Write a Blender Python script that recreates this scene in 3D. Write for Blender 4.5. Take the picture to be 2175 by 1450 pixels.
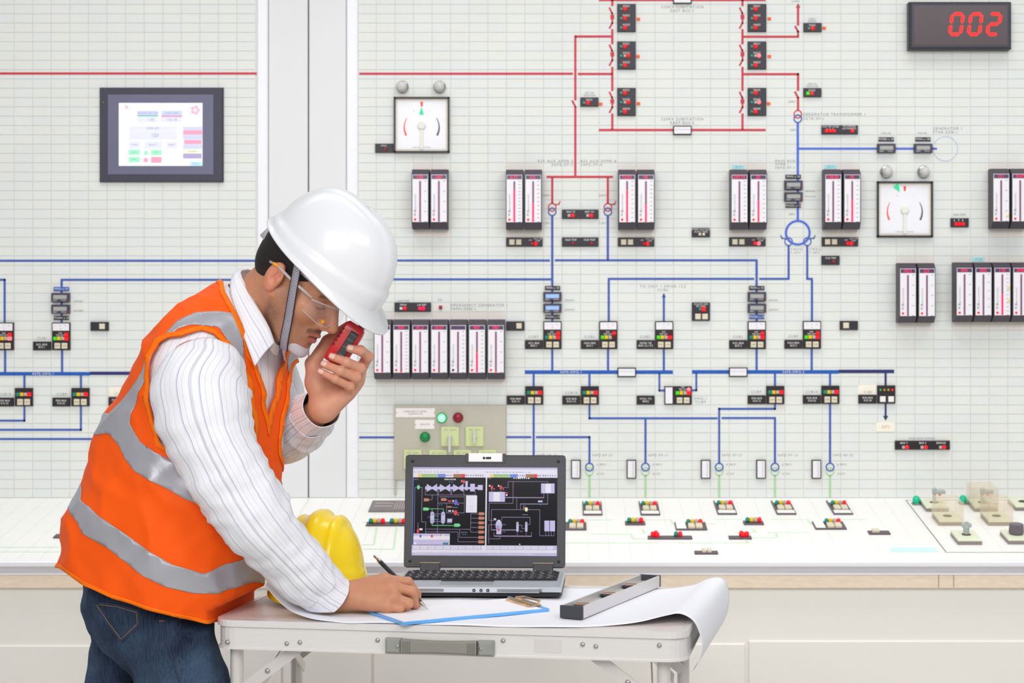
import bpy, bmesh, math, random
import numpy as np
from mathutils import Vector, Matrix, noise as mnoise

for o in list(bpy.data.objects):
    bpy.data.objects.remove(o)
SC = bpy.context.scene
COL = SC.collection
random.seed(7)

# ------------------------------------------------------------------ camera
CAMZ = 1.513                      # eye height of the camera
FPX = 4000.0                      # focal length in pixels of the 2175 px frame
X0, Y0 = 1200.0, 640.0            # principal point
cam = bpy.data.cameras.new('camera')
cam_o = bpy.data.objects.new('camera', cam)
COL.objects.link(cam_o)
cam_o.location = (0, 0, CAMZ)
cam_o.rotation_euler = (math.pi / 2, 0, 0)
cam.sensor_width = 36.0
cam.lens = FPX / 2175.0 * 36.0
cam.shift_x = -(X0 - 1087.5) / 2175.0
cam.shift_y = -(725.0 - Y0) / 2175.0
cam.clip_end = 60
cam.dof.use_dof = True
cam.dof.focus_distance = 3.72
cam.dof.aperture_fstop = 9.0
SC.camera = cam_o

# ------------------------------------------------------------------ light
world = bpy.data.worlds.new('world')
SC.world = world
world.use_nodes = True
wb = world.node_tree.nodes['Background']
wb.inputs[0].default_value = (0.97, 0.985, 1.0, 1)
wb.inputs[1].default_value = 0.62


def area_light(name, loc, target, sx, sy, power, color=(1, 1, 1), spread=180):
    l = bpy.data.lights.new(name, 'AREA')
    l.shape = 'RECTANGLE'
    l.size, l.size_y, l.energy, l.color = sx, sy, power, color
    l.spread = math.radians(spread)
    o = bpy.data.objects.new(name, l)
    COL.objects.link(o)
    o.location = loc
    d = Vector(target) - Vector(loc)
    o.rotation_euler = d.to_track_quat('-Z', 'Y').to_euler()
    return o


area_light('added_light_front', (-0.9, -0.6, 3.2), (-0.3, 5.0, 1.2), 2.8, 1.6, 156, (1.0, 0.985, 0.96))  # added unseen area light, soft brightening from the camera side
area_light('added_light_side', (1.9, 0.9, 3.4), (0.3, 5.2, 1.0), 2.4, 1.2, 70, (1.0, 0.99, 0.97))  # added unseen area light from the right
area_light('added_light_back', (0.1, 4.6, 3.5), (0.1, 5.0, 0.6), 4.6, 0.8, 31, (1.0, 0.99, 0.97), 100)  # added unseen area light, narrowed to brighten the desk from above

SC.view_settings.view_transform = 'Standard'
SC.view_settings.look = 'None'
SC.view_settings.gamma = 1.0
SC.view_settings.use_curve_mapping = False
SC.view_settings.exposure = -0.53

# ------------------------------------------------------------------ materials
MATS = {}


def lin(c):
    c = c / 255.0
    return c / 12.92 if c <= 0.04045 else ((c + 0.055) / 1.055) ** 2.4


def rgb(c):
    return (lin(c[0]), lin(c[1]), lin(c[2]), 1)


def mat(name, c, rough=0.5, metal=0.0, emit=0.0, spec=0.5, noise=0.0, scale=40.0, bump=0.0, bscale=200.0,
        trans=0.0, alpha=1.0, coat=0.0, stretch=None, sss=0.0, ior=1.45):
    if name in MATS:
        return MATS[name]
    m = bpy.data.materials.new(name)
    m.use_nodes = True
    nt = m.node_tree
    b = nt.nodes['Principled BSDF']
    col = rgb(c)
    b.inputs['Base Color'].default_value = col
    b.inputs['Roughness'].default_value = rough
    b.inputs['Metallic'].default_value = metal
    b.inputs['Specular IOR Level'].default_value = spec
    b.inputs['IOR'].default_value = ior
    if trans:
        b.inputs['Transmission Weight'].default_value = trans
    if alpha < 1:
        b.inputs['Alpha'].default_value = alpha
    if coat:
        b.inputs['Coat Weight'].default_value = coat
        b.inputs['Coat Roughness'].default_value = 0.08
    if sss:
        b.inputs['Subsurface Weight'].default_value = sss
        b.inputs['Subsurface Radius'].default_value = (0.012, 0.004, 0.002)
    if emit:
        b.inputs['Emission Color'].default_value = col
        b.inputs['Emission Strength'].default_value = emit
    if noise or bump:
        tc = nt.nodes.new('ShaderNodeTexCoord')
        vec = tc.outputs['Object']
        if stretch:
            mp = nt.nodes.new('ShaderNodeMapping')
            mp.inputs['Scale'].default_value = stretch
            nt.links.new(vec, mp.inputs[0])
            vec = mp.outputs[0]
    if noise:
        n = nt.nodes.new('ShaderNodeTexNoise')
        n.inputs['Scale'].default_value = scale
        n.inputs['Detail'].default_value = 4
        nt.links.new(vec, n.inputs['Vector'])
        r = nt.nodes.new('ShaderNodeValToRGB')
        r.color_ramp.elements[0].position = 0.3
        r.color_ramp.elements[1].position = 0.7
        k = 1 - noise
        r.color_ramp.elements[0].color = (col[0] * k, col[1] * k, col[2] * k, 1)
        r.color_ramp.elements[1].color = (min(1, col[0] * (1 + noise * .5)), min(1, col[1] * (1 + noise * .5)), min(1, col[2] * (1 + noise * .5)), 1)
        nt.links.new(n.outputs['Fac'], r.inputs['Fac'])
        nt.links.new(r.outputs['Color'], b.inputs['Base Color'])
    if bump:
        n2 = nt.nodes.new('ShaderNodeTexNoise')
        n2.inputs['Scale'].default_value = bscale
        n2.inputs['Detail'].default_value = 3
        nt.links.new(vec, n2.inputs['Vector'])
        bp = nt.nodes.new('ShaderNodeBump')
        bp.inputs['Strength'].default_value = bump
        bp.inputs['Distance'].default_value = 0.002
        nt.links.new(n2.outputs['Fac'], bp.inputs['Height'])
        nt.links.new(bp.outputs['Normal'], b.inputs['Normal'])
    MATS[name] = m
    return m


# panel
M_TILE = [mat('tile_white', (226, 229, 226), .45, noise=.02, scale=9), mat('tile_cool', (224, 228, 227), .45, noise=.02, scale=9),
          mat('tile_warm', (227, 229, 225), .45, noise=.02, scale=9), mat('tile_beige', (228, 222, 216), .5, noise=.02, scale=9)]
M_GROUT = mat('tile_joint', (217, 220, 217), .8, noise=.03)
M_CREAM = mat('cream_plate', (244, 238, 222), .5, noise=.02)
M_DOOR = mat('cabinet_grey', (226, 227, 229), .45, noise=.015, scale=6)
M_WHITE = mat('white_enamel', (240, 240, 246), .35, noise=.01)
M_SEAM = mat('dark_seam', (120, 120, 118), .8, noise=.05)
M_RED = mat('mimic_red', (206, 46, 70), .5, noise=.05)
M_BLUE = mat('mimic_blue', (58, 92, 178), .5, noise=.05)
M_BUS = mat('bus_blue', (20, 88, 180), .5, noise=.05)
M_NAVY = mat('bus_navy', (38, 42, 108), .5, noise=.05)
M_BRBLUE = mat('mimic_bright_blue', (66, 104, 214), .5, noise=.05)
M_PALEBLUE = mat('mimic_pale_blue', (190, 206, 226), .5, noise=.03)
M_GREEN = mat('mimic_pale_green', (168, 214, 160), .5, noise=.05)
M_MINT = mat('desk_mint', (206, 236, 204), .5, noise=.05)
M_PRINT = mat('grey_print', (150, 148, 152), .7, noise=.05)
M_BLK = mat('black_plastic', (44, 40, 50), .42, noise=.08, scale=60)
M_BLK2 = mat('brown_black_plastic', (38, 30, 34), .45, noise=.08, scale=60)
M_CHAR = mat('charcoal_housing', (74, 68, 78), .5, noise=.06)
M_FACE = mat('meter_face', (236, 234, 240), .4, noise=.01)
M_WIN = mat('display_window', (88, 70, 104), .25, noise=.03)
M_MAUVE = mat('bar_groove', (134, 84, 118), .4, noise=.04)
M_LITBAR = mat('lit_bar', (255, 22, 92), .4, emit=.55, noise=.01)
M_DIGIT = mat('lit_digit', (255, 20, 80), .4, emit=.8)
M_LRED = mat('lamp_red', (250, 14, 30), .3, emit=.45, noise=.02)
M_LRED2 = mat('lamp_red_dim', (176, 22, 44), .3, noise=.04)
M_LHOT = mat('lamp_red_glow', (255, 120, 130), .3, emit=1.0)
M_TEAL = mat('lamp_teal', (14, 140, 126), .3, noise=.04)
M_LGRN = mat('lamp_green', (60, 214, 20), .3, emit=.3, noise=.02)
M_YEL = mat('lamp_yellow', (238, 196, 10), .35, noise=.03)
M_LGREY = mat('lamp_grey', (186, 176, 168), .4, noise=.03)
M_LWHITE = mat('lamp_white', (214, 222, 232), .4, noise=.02)
M_BTN = mat('button_beige', (222, 212, 188), .5, noise=.03)
M_BTNW = mat('button_white', (240, 236, 234), .5, noise=.02)
M_TXTW = mat('white_print', (232, 230, 232), .6, noise=.02)
M_TXTD = mat('dark_print', (96, 92, 100), .6, noise=.04)
M_ORANGE = mat('orange_tag', (255, 96, 10), .5, noise=.04)
M_LCD = mat('lcd_grey', (168, 170, 166), .3, noise=.03)
M_LCDB = mat('lcd_blue', (150, 184, 236), .3, emit=.25, noise=.05, scale=8)
M_SLATE = mat('counter_slate', (66, 66, 84), .45, noise=.05)
M_TAGB = mat('tag_blue', (62, 104, 186), .45, noise=.05)
M_CYAN = mat('cyan_sticker', (170, 228, 238), .6, noise=.03)
M_CHROME = mat('chrome', (200, 198, 196), .16, metal=1.0, noise=.05)
M_GLASSL = mat('lamp_lens_clear', (206, 204, 204), .12, noise=.08, scale=60, coat=.5)


# ------------------------------------------------------------------ mesh builder
class MB:
    def __init__(s):
        s.v, s.f, s.m, s.uv = [], [], [], None

    def add(s, vs, fs, mi=0):
        k = len(s.v)
        s.v.extend(vs)
        for f in fs:
            s.f.append(tuple(i + k for i in f))
            s.m.append(mi)

    def box(s, x0, x1, y0, y1, z0, z1, mi=0):
        s.add([(x0, y0, z0), (x1, y0, z0), (x1, y1, z0), (x0, y1, z0), (x0, y0, z1), (x1, y0, z1), (x1, y1, z1), (x0, y1, z1)],
              [(3, 2, 1, 0), (4, 5, 6, 7), (0, 1, 5, 4), (1, 2, 6, 5), (2, 3, 7, 6), (3, 0, 4, 7)], mi)

    def bbox(s, x0, x1, y0, y1, z0, z1, b, mi=0):
        """box whose +z edges are chamfered by b"""
        zb = z1 - min(b, (z1 - z0) * .9)
        vs = [(x0, y0, z0), (x1, y0, z0), (x1, y1, z0), (x0, y1, z0),
              (x0, y0, zb), (x1, y0, zb), (x1, y1, zb), (x0, y1, zb),
              (x0 + b, y0 + b, z1), (x1 - b, y0 + b, z1), (x1 - b, y1 - b, z1), (x0 + b, y1 - b, z1)]
        fs = [(3, 2, 1, 0), (8, 9, 10, 11)]
        for k in (0, 4):
            for i in range(4):
                j = (i + 1) % 4
                fs.append((k + i, k + j, k + 4 + j, k + 4 + i))
        s.add(vs, fs, mi)

    def prism(s, poly, z0, z1, mi=0):
        """polygon in x,y (counter-clockwise) extruded in z"""
        n = len(poly)
        vs = [(p[0], p[1], z0) for p in poly] + [(p[0], p[1], z1) for p in poly]
        fs = [tuple(range(n - 1, -1, -1)), tuple(range(n, 2 * n))]
        for i in range(n):
            j = (i + 1) % n
            fs.append((i, j, n + j, n + i))
        s.add(vs, fs, mi)

    def ring(s, cx, cy, r0, r1, z0, z1, n=40, mi=0, a0=0.0, a1=2 * math.pi):
        full = abs(a1 - a0 - 2 * math.pi) < 1e-6
        k = n if full else n + 1
        vs = []
        for i in range(k):
            a = a0 + (a1 - a0) * i / n
            c, q = math.cos(a), math.sin(a)
            vs += [(cx + r0 * c, cy + r0 * q, z0), (cx + r1 * c, cy + r1 * q, z0), (cx + r1 * c, cy + r1 * q, z1), (cx + r0 * c, cy + r0 * q, z1)]
        fs = []
        for i in range(n):
            a, b = 4 * i, 4 * ((i + 1) % k)
            for q in range(4):
                w = (q + 1) % 4
                fs.append((a + q, a + w, b + w, b + q))
        if not full:
            fs += [(0, 3, 2, 1), (4 * n, 4 * n + 1, 4 * n + 2, 4 * n + 3)]
        s.add(vs, fs, mi)

    def lathe(s, cx, cy, prof, n=24, mi=0, sx=1.0, sy=1.0):
        """profile [(r,z)] turned about z at cx,cy"""
        vs, fs = [], []
        for r, z in prof:
            for i in range(n):
                a = 2 * math.pi * i / n
                vs.append((cx + r * sx * math.cos(a), cy + r * sy * math.sin(a), z))
        for k in range(len(prof) - 1):
            for i in range(n):
                j = (i + 1) % n
                fs.append((k * n + i, k * n + j, (k + 1) * n + j, (k + 1) * n + i))
        fs.append(tuple(range(n - 1, -1, -1)))
        fs.append(tuple((len(prof) - 1) * n + i for i in range(n)))
        s.add(vs, fs, mi)

    def tube(s, pts, r, n=10, mi=0, caps=True):
        pts = [Vector(p) for p in pts]
        rs = r if isinstance(r, (list, tuple)) else [r] * len(pts)
        up = None
        vs, fs = [], []
        for i, p in enumerate(pts):
            t = (pts[min(i + 1, len(pts) - 1)] - pts[max(i - 1, 0)]).normalized()
            if up is None:
                up = Vector((0, 0, 1)) if abs(t.z) < .9 else Vector((1, 0, 0))
            a = t.cross(up).normalized()
            up = a.cross(t).normalized()
            for k in range(n):
                q = 2 * math.pi * k / n
                vs.append(tuple(p + (a * math.cos(q) + up * math.sin(q)) * rs[i]))
        for i in range(len(pts) - 1):
            for k in range(n):
                j = (k + 1) % n
                fs.append((i * n + k, i * n + j, (i + 1) * n + j, (i + 1) * n + k))
        if caps:
            fs.append(tuple(range(n - 1, -1, -1)))
            fs.append(tuple((len(pts) - 1) * n + k for k in range(n)))
        s.add(vs, fs, mi)

    def bar(s, p0, p1, w, t, up=(0, 0, 1), mi=0):
        """flat bar between two points: width w along up, thickness t across"""
        p0, p1 = Vector(p0), Vector(p1)
        d = (p1 - p0).normalized()
        a = d.cross(Vector(up)).normalized()
        u = a.cross(d).normalized()
        vs = []
        for p in (p0, p1):
            for i, j in ((-1, -1), (1, -1), (1, 1), (-1, 1)):
                vs.append(tuple(p + a * (i * t / 2) + u * (j * w / 2)))
        s.add(vs, [(0, 1, 2, 3), (7, 6, 5, 4), (0, 4, 5, 1), (1, 5, 6, 2), (2, 6, 7, 3), (3, 7, 4, 0)], mi)

    def grid(s, P, mi=0, closeu=False, closev=False):
        """P[i][j] points"""
        nu, nv = len(P), len(P[0])
        vs = [tuple(P[i][j]) for i in range(nu) for j in range(nv)]
        fs = []
        for i in range(nu if closeu else nu - 1):
            for j in range(nv if closev else nv - 1):
                a, b = (i + 1) % nu, (j + 1) % nv
                fs.append((i * nv + j, i * nv + b, a * nv + b, a * nv + j))
        s.add(vs, fs, mi)

    def build(s, name, mats, parent=None, smooth=False, loc=None, rot=None):
        if not isinstance(mats, (list, tuple)):
            mats = [mats]
        me = bpy.data.meshes.new(name)
        me.from_pydata(s.v, [], s.f)
        for m in mats:
            me.materials.append(m)
        if len(mats) > 1:
            me.polygons.foreach_set('material_index', s.m)
        bm = bmesh.new()
        bm.from_mesh(me)
        bmesh.ops.recalc_face_normals(bm, faces=bm.faces)
        bm.to_mesh(me)
        bm.free()
        if smooth:
            me.polygons.foreach_set('use_smooth', [True] * len(me.polygons))
        me.update()
        return link(name, me, parent, loc, rot)


def link(name, data, parent=None, loc=None, rot=None):
    o = bpy.data.objects.new(name, data)
    COL.objects.link(o)
    if parent is not None:
        o.parent = parent
    if loc is not None:
        o.location = loc
    if rot is not None:
        o.rotation_euler = rot
    return o


def tag(o, label=None, cat=None, group=None, kind=None):
    if label:
        o['label'] = label
    if cat:
        o['category'] = cat
    if group:
        o['group'] = group
    if kind:
        o['kind'] = kind
    return o


def empty(name, loc=(0, 0, 0), rot=(0, 0, 0), label=None, cat=None, group=None):
    o = link(name, None, None, loc, rot)
    o.empty_display_size = .05
    return tag(o, label, cat, group)


def smooth_by_angle(o, deg=40):
    me = o.data
    me.polygons.foreach_set('use_smooth', [True] * len(me.polygons))
    try:
        me.set_sharp_from_angle(angle=math.radians(deg))
    except Exception:
        pass
    return o


TXT = {}


def text_mesh(s, size, align='CENTER', spacing=1.0, shear=0.0):
    key = (s, round(size, 5), align, spacing, shear)
    if key in TXT:
        return TXT[key]
    c = bpy.data.curves.new('lettering', 'FONT')
    c.body = s
    c.size = size
    c.align_x = align
    c.align_y = 'CENTER'
    c.space_character = spacing
    c.space_line = .95
    c.shear = shear
    c.resolution_u = 2
    o = bpy.data.objects.new('tmp_lettering', c)
    me = bpy.data.meshes.new_from_object(o)
    bpy.data.objects.remove(o)
    bpy.data.curves.remove(c)
    TXT[key] = me
    return me


def P(px, py, Y):
    """point at depth Y that shows at pixel px,py (used to measure positions off the photograph)"""
    return Vector(((px - X0) * Y / FPX, Y, CAMZ - (py - Y0) * Y / FPX))
# ------------------------------------------------------------------ the wall of mosaic tiles
YW = 5.714                        # face of the tiles
U = YW / FPX                      # metres on the wall per photograph pixel


def wx(px):
    return (px - X0) * U


def wz(py):
    return CAMZ - (py - Y0) * U


WROT = (math.pi / 2, 0, 0)        # local x right, y up, z out of the wall


class Dev:
    """a device on a panel: local x right, y up, z out; coordinates given on the wall grid"""

    def __init__(s, name, label, cat, cx, cy, group=None, loc=None, rot=WROT, e=None):
        s.cx, s.cy = cx, cy
        s.e = e if e is not None else empty(name, loc or (wx(cx), YW, wz(cy)), rot, label, cat, group)

    def xy(s, px, py):
        return (px - s.cx) * U, -(py - s.cy) * U

    def box(s, name, px0, py0, px1, py1, w0, w1, m, bev=0.0, parent=None):
        b = MB()
        x0, y1 = s.xy(px0, py0)
        x1, y0 = s.xy(px1, py1)
        if bev:
            b.bbox(x0, x1, y0, y1, w0 * U, w1 * U, bev * U)
        else:
            b.box(x0, x1, y0, y1, w0 * U, w1 * U)
        return b.build(name, m, parent or s.e)

    def lamp(s, px, py, r, w, m, h=4.0, name='lamp', round_=False, parent=None):
        b = MB()
        x, y = s.xy(px, py)
        r *= U
        if round_:
            b.lathe(x, y, [(r, w * U), (r, (w + h * .45) * U), (r * .86, (w + h * .8) * U), (r * .5, (w + h) * U), (r * .05, (w + h * 1.06) * U)], 18)
            o = b.build(name, m, parent or s.e, smooth=True)
        else:
            b.bbox(x - r, x + r, y - r, y + r, w * U, (w + h) * U, r * .35)
            o = b.build(name, m, parent or s.e)
        return o

    def button(s, px, py, hw, hh, w=6.0, m=None, h=3.0, txt=None):
        o = s.box('button', px - hw, py - hh, px + hw, py + hh, w, w + h, m or M_BTN, 1.2)
        if txt:
            s.text(txt, px, py, 3.4, w + h + .2, M_TXTD, parent=o)
        return o

    def text(s, t, px, py, size, w, m, align='CENTER', spacing=1.0, shear=0.0, parent=None, rotz=0.0, name='lettering'):
        key = (t, round(size, 3), align, spacing, shear, m.name)
        me = TXT.get(key)
        if me is None:
            me = text_mesh(t, size * 1.35 * U, align, spacing, shear).copy()
            me.materials.clear()
            me.materials.append(m)
            TXT[key] = me
        x, y = s.xy(px, py)
        o = link(name, me, parent or s.e, (x, y, w * U), (0, 0, rotz))
        return o


TW, TH = 39.44, 19.77
DEVRECTS = []                     # wall rectangles covered by devices (for choosing which tiles show)


def wall_section(name, px0, px1, py0, py1):
    b = MB()
    b.box(wx(px0), wx(px1), YW + .0016, YW + .06, wz(py1), wz(py0))
    o = b.build(name, M_GROUT)
    tag(o, kind='structure')
    return o


wall_left = wall_section('wall_left', -883, 546, -260, 1057)
tag(wall_left, 'white mosaic tile control wall left of the grey cabinet doors', 'wall')
wall_right = wall_section('wall_right', 761, 2960, -260, 1057)
tag(wall_right, 'white mosaic tile control wall carrying the generator mimic diagram', 'wall')

BEIGE = []


def beige(px0, py0, px1, py1):
    BEIGE.append((px0, py0, px1, py1))


# warm blank filler tiles above and below the bar meters
for a, b_ in ((877, 954), (1075, 1153), (1312, 1391), (1548, 1627), (1745, 1824), (2098, 2178)):
    beige(a, 345, b_, 362)
    beige(a, 487, b_, 503)
beige(797, 662, 1075, 680)
beige(797, 803, 1075, 820)
for a, b_ in ((1900, 1982), (2018, 2178)):
    beige(a, 541, b_, 560)
    beige(a, 683, b_, 700)


def tiles(wall, gx0, n0, n1, pxmin, pxmax, seed):
    rnd = random.Random(seed)
    cells = []
    for k in range(-13, 54):
        for i in range(n0, n1):
            a, c = gx0 + TW * i, gx0 + TW * (i + 1)
            a, c = max(a, pxmin), min(c, pxmax)
            if c - a < 6:
                continue
            r0, r1 = 9.5 + TH * k, min(9.5 + TH * (k + 1), 1056.5)
            if r1 - r0 < 5:
                continue
            cells.append((a, r0, c, r1))
    g = .55

    def cm(c):
        mx, my = (c[0] + c[2]) / 2, (c[1] + c[3]) / 2
        for q in BEIGE:
            if q[0] < mx < q[2] and q[1] < my < q[3]:
                return 3
        return rnd.choice((0, 0, 1, 2))

    def free(c):
        return not any(c[2] > q[0] + 2 and c[0] < q[2] - 2 and c[3] > q[1] + 2 and c[1] < q[3] - 2 for q in DEVRECTS)

    cols = [cm(c) for c in cells]
    order = sorted(range(len(cells)), key=lambda i: (not free(cells[i]), ((cells[i][0] + cells[i][2]) / 2 - X0) ** 2 + ((cells[i][1] + cells[i][3]) / 2 - 430) ** 2))
    ind = set(order[:300])
    rest = MB()
    shared = {}
    for i, c in enumerate(cells):
        w, h = (c[2] - c[0] - 2 * g) * U, (c[3] - c[1] - 2 * g) * U
        cx, cz = wx((c[0] + c[2]) / 2), wz((c[1] + c[3]) / 2)
        if i in ind:
            key = (round(w, 4), round(h, 4), cols[i])
            if key not in shared:
                b = MB()
                b.bbox(-w / 2, w / 2, -h / 2, h / 2, -.002, 0, .0005)
                o = b.build('tile', M_TILE[cols[i]], wall, None, (cx, YW, cz), WROT)
                shared[key] = o.data
            else:
                link('tile', shared[key], wall, (cx, YW, cz), WROT)
        else:
            vs = [(cx - w / 2, YW, cz - h / 2), (cx + w / 2, YW, cz - h / 2), (cx + w / 2, YW, cz + h / 2), (cx - w / 2, YW, cz + h / 2)]
            vs += [(x, YW + .002, z) for x, _, z in vs]
            rest.add(vs, [(0, 1, 2, 3), (0, 4, 5, 1), (1, 5, 6, 2), (2, 6, 7, 3), (3, 7, 4, 0)], cols[i])
    o = rest.build('tiles', M_TILE, wall)
    tag(o, kind='stuff')


# grey cabinet column between the two walls
wc = empty('wall_center', (wx(654), YW, 0))
tag(wc, 'pale grey cabinet doors between the two tiled walls', 'wall', kind='structure')


def wc_box(name, px0, px1, d0, d1, m, py0=-260, py1=1057, bev=.002):
    b = MB()
    b.bbox(wx(px0) - wx(654), wx(px1) - wx(654), wz(py1), wz(py0), -d1, -d0, bev)
    return b.build(name, m, wc, None, (0, 0, 0), WROT)


wc_box('backing', 546, 761, .012, .06, M_SEAM)
wc_box('edge_post', 546, 569.5, -.004, .05, M_WHITE, bev=.004)
wc_box('edge_post', 736, 761, -.004, .05, M_WHITE, bev=.004)
wc_box('door_leaf', 570.5, 653.6, 0, .012, M_DOOR)
wc_box('door_leaf', 656.4, 735, 0, .012, M_DOOR)

# ------------------------------------------------------------------ mimic diagram inlaid in the tiles
LT = .9                           # thickness of the strips in wall pixels


def mline(pts, w, m, wall=None, name='mimic_line'):
    wall = wall or wall_right
    b = MB()
    for (xa, ya), (xb, yb) in zip(pts[:-1], pts[1:]):
        dx, dy = xb - xa, yb - ya
        L = math.hypot(dx, dy)
        dx, dy = dx / L * w / 2, dy / L * w / 2
        nx, ny = -dy, dx
        q = [(xa - dx + nx, ya - dy + ny), (xa - dx - nx, ya - dy - ny), (xb + dx - nx, yb + dy - ny), (xb + dx + nx, yb + dy + ny)]
        b.prism([(wx(p[0]), wz(p[1])) for p in q], 0, LT * U)
    return b.build(name, m, wall, None, (0, YW, 0), WROT)


def seg(px0, py0, px1, py1, w=5.0, m=None, wall=None):
    """straight strip that ends exactly at its ends"""
    b = MB()
    if abs(py1 - py0) < .01:
        b.box(wx(min(px0, px1)), wx(max(px0, px1)), wz(py0 + w / 2), wz(py0 - w / 2), 0, LT * U)
    else:
        b.box(wx(px0 - w / 2), wx(px0 + w / 2), wz(max(py0, py1)), wz(min(py0, py1)), 0, LT * U)
    return b.build('mimic_line', m, wall or wall_right, None, (0, YW, 0), WROT)


def circ(px, py, r, m, w=2.6, wall=None, lift=0.0):
    b = MB()
    b.ring(wx(px), wz(py), (r - w / 2) * U, (r + w / 2) * U, 0, (LT + lift) * U, 40)
    return b.build('mimic_symbol', m, wall or wall_right, None, (0, YW, 0), WROT)


def wtext(t, px, py, size=6.6, m=None, align='CENTER', spacing=1.25, wall=None, w=.35):
    key = (t, size, align, spacing, m.name if m else '')
    me = TXT.get(key)
    if me is None:
        me = text_mesh(t, size * 1.35 * U, align, spacing).copy()
        me.materials.clear()
        me.materials.append(m or M_PRINT)
        TXT[key] = me
    return link('lettering', me, wall or wall_right, (wx(px), YW - w * U, wz(py)), WROT)


R_, B_ = M_RED, M_BLUE
WL = wall_left
# red 220 kV side
seg(-883, 156, 545, 156, 4.6, R_, WL)
seg(763, 156.5, 1217, 156.5, 4.6, R_)
seg(1227.5, 157, 1300, 157, 4.6, R_)
for x in (1300.5, 1577):
    d = 1 if x < 1400 else 0
    seg(x, -200, x, 13, 4.6, R_)
    seg(x, 62, x, 94, 4.6, R_)
    seg(x, 142, x, 193, 4.6, R_)
    seg(x, 241, x, 275, 4.6, R_)
    for y in (16, 95, 195):
        mline([(x - 5.5, y + 1.5), (x - .5, y + 12), (x, y + 15)], 3.6, R_, name='breaker_symbol')
        b = MB()
        b.box(wx(x - 4), wx(x + 4), wz(y + 24.5), wz(y + 15.5), 0, LT * 1.2 * U)
        b.build('breaker_symbol', R_, wall_right, None, (0, YW, 0), WROT)
        mline([(x, y + 25), (x, y + 33), (x - 5.5, y + 43)], 3.6, R_, name='breaker_symbol')
seg(1222, 77.5, 1298, 77.5, 4.6, R_)
seg(1222, 75.2, 1222, 213, 4.6, R_)
mline([(1216, 215), (1222, 226)], 4, R_, name='breaker_symbol')
seg(1222, 226, 1222, 373, 4.6, R_)
seg(1272, 276, 1626, 276, 4.6, R_)
seg(1272, 0, 1626, 0, 4.6, R_)
seg(1579, 78, 1697, 78, 4.6, R_)
seg(1695, 14, 1695, 54, 4.6, R_)
mline([(1692, 15), (1695, 10), (1698, 15)], 2.4, R_, name='mimic_arrow')
mline([(1689.5, 57), (1695, 67), (1695, 75)], 4, R_, name='breaker_symbol')
seg(1579, 157.5, 1697, 157.5, 4.6, R_)
seg(1695, 155.2, 1695, 193, 4.6, R_)
mline([(1689, 196), (1695, 207)], 4, R_, name='breaker_symbol')
seg(1695, 206, 1695, 234, 4.6, R_)
circ(1694.5, 242.5, 8, R_, 2.4)
circ(1694.5, 252, 8, B_, 2.4, lift=.3)
seg(1161, 375.5, 1302, 375.5, 4.6, R_)
for x in (1173, 1291):
    seg(x, 377, x, 432, 4.6, R_)
    circ(x, 440, 8, R_, 2.4)
    circ(x, 449.5, 8, B_, 2.4, lift=.3)
    mline([(x + 7, 434), (x + 14, 433.5), (x + 16.5, 428)], 2.2, R_, name='earth_symbol')
# blue 7.2 kV side
BB = M_BRBLUE
seg(1173, 457.5, 1173, 607, 4.8, B_)
seg(1291, 457.5, 1291, 552, 4.8, B_)
seg(763, 553, 1168, 553, 4.4, B_)
seg(1178.5, 552.6, 1609, 552.6, 4.4, B_)
seg(1607, 554.8, 1607, 607, 4.8, B_)
seg(763, 593, 1171, 593, 4.4, B_)
seg(1173, 615, 1173, 682, 4.8, B_)
seg(1607, 615, 1607, 682, 4.8, B_)
for x in (1173, 1291.5, 1410, 1607, 1724):
    seg(x, 740, x, 786, 4.6, B_)
seg(1694.5, 260, 1694.5, 469, 4.8, BB)
seg(1697, 315.6, 1990, 315.6, 4.2, BB)
circ(2008, 315.5, 26, M_PALEBLUE, 1.6)
circ(1694.5, 494, 25, BB, 4.4, lift=.3)
for x, d in ((1675, -1), (1714.5, 1)):
    circ(x, 513, 8, B_, 2.2)
    mline([(x + d * 6, 506.5), (x + d * 14, 506), (x + d * 16.5, 500.5)], 2.2, B_, name='earth_symbol')
seg(1675, 521, 1675, 594, 4.4, B_)
seg(1612.5, 592, 1673, 592, 4.4, B_)
seg(1291, 592, 1602, 592, 4.4, B_)
seg(1293, 594, 1293, 682, 4.6, B_)
seg(1714.5, 521, 1714.5, 594, 4.4, B_)
seg(1716, 592, 1726.5, 592, 4.4, B_)
seg(1724.5, 594, 1724.5, 682, 4.6, B_)
seg(1410, 628, 1410, 682, 4.4, B_)
mline([(1407.5, 630), (1410, 624.5), (1412.5, 630)], 2.2, B_, name='mimic_arrow')
seg(1115, 790, 1429, 790, 7.6, M_BUS)
seg(1470, 789.5, 1781, 789.5, 7.6, M_BUS)
seg(1781, 788.5, 1899, 788.5, 7.2, M_NAVY)
seg(1133.5, 794, 1133.5, 820, 4.4, B_)
seg(1133.5, 858, 1133.5, 1040, 4.4, B_)
seg(1252, 794, 1252, 820, 4.4, B_)
mline([(1252, 858), (1252, 888), (1522, 888)], 4.2, B_)
seg(1532.5, 887.5, 1648, 887.5, 4.2, B_)
seg(1646, 889, 1646, 983, 4.4, B_)
seg(1371, 890, 1371, 983, 4.4, B_)
mline([(1400.5, 794), (1400.5, 829), (1411, 829)], 4, B_)
mline([(1479, 794), (1479, 828.5), (1468, 828.5)], 4, B_)
seg(1646, 793, 1646, 819, 4.4, B_)
mline([(1646, 857), (1646, 868), (1527.5, 868), (1527.5, 983)], 4.2, B_)
seg(1763, 793, 1763, 818, 4.4, B_)
seg(1763, 857, 1763, 982, 4.4, B_)
seg(1881, 792, 1881, 818, 4.4, M_NAVY)
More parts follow.
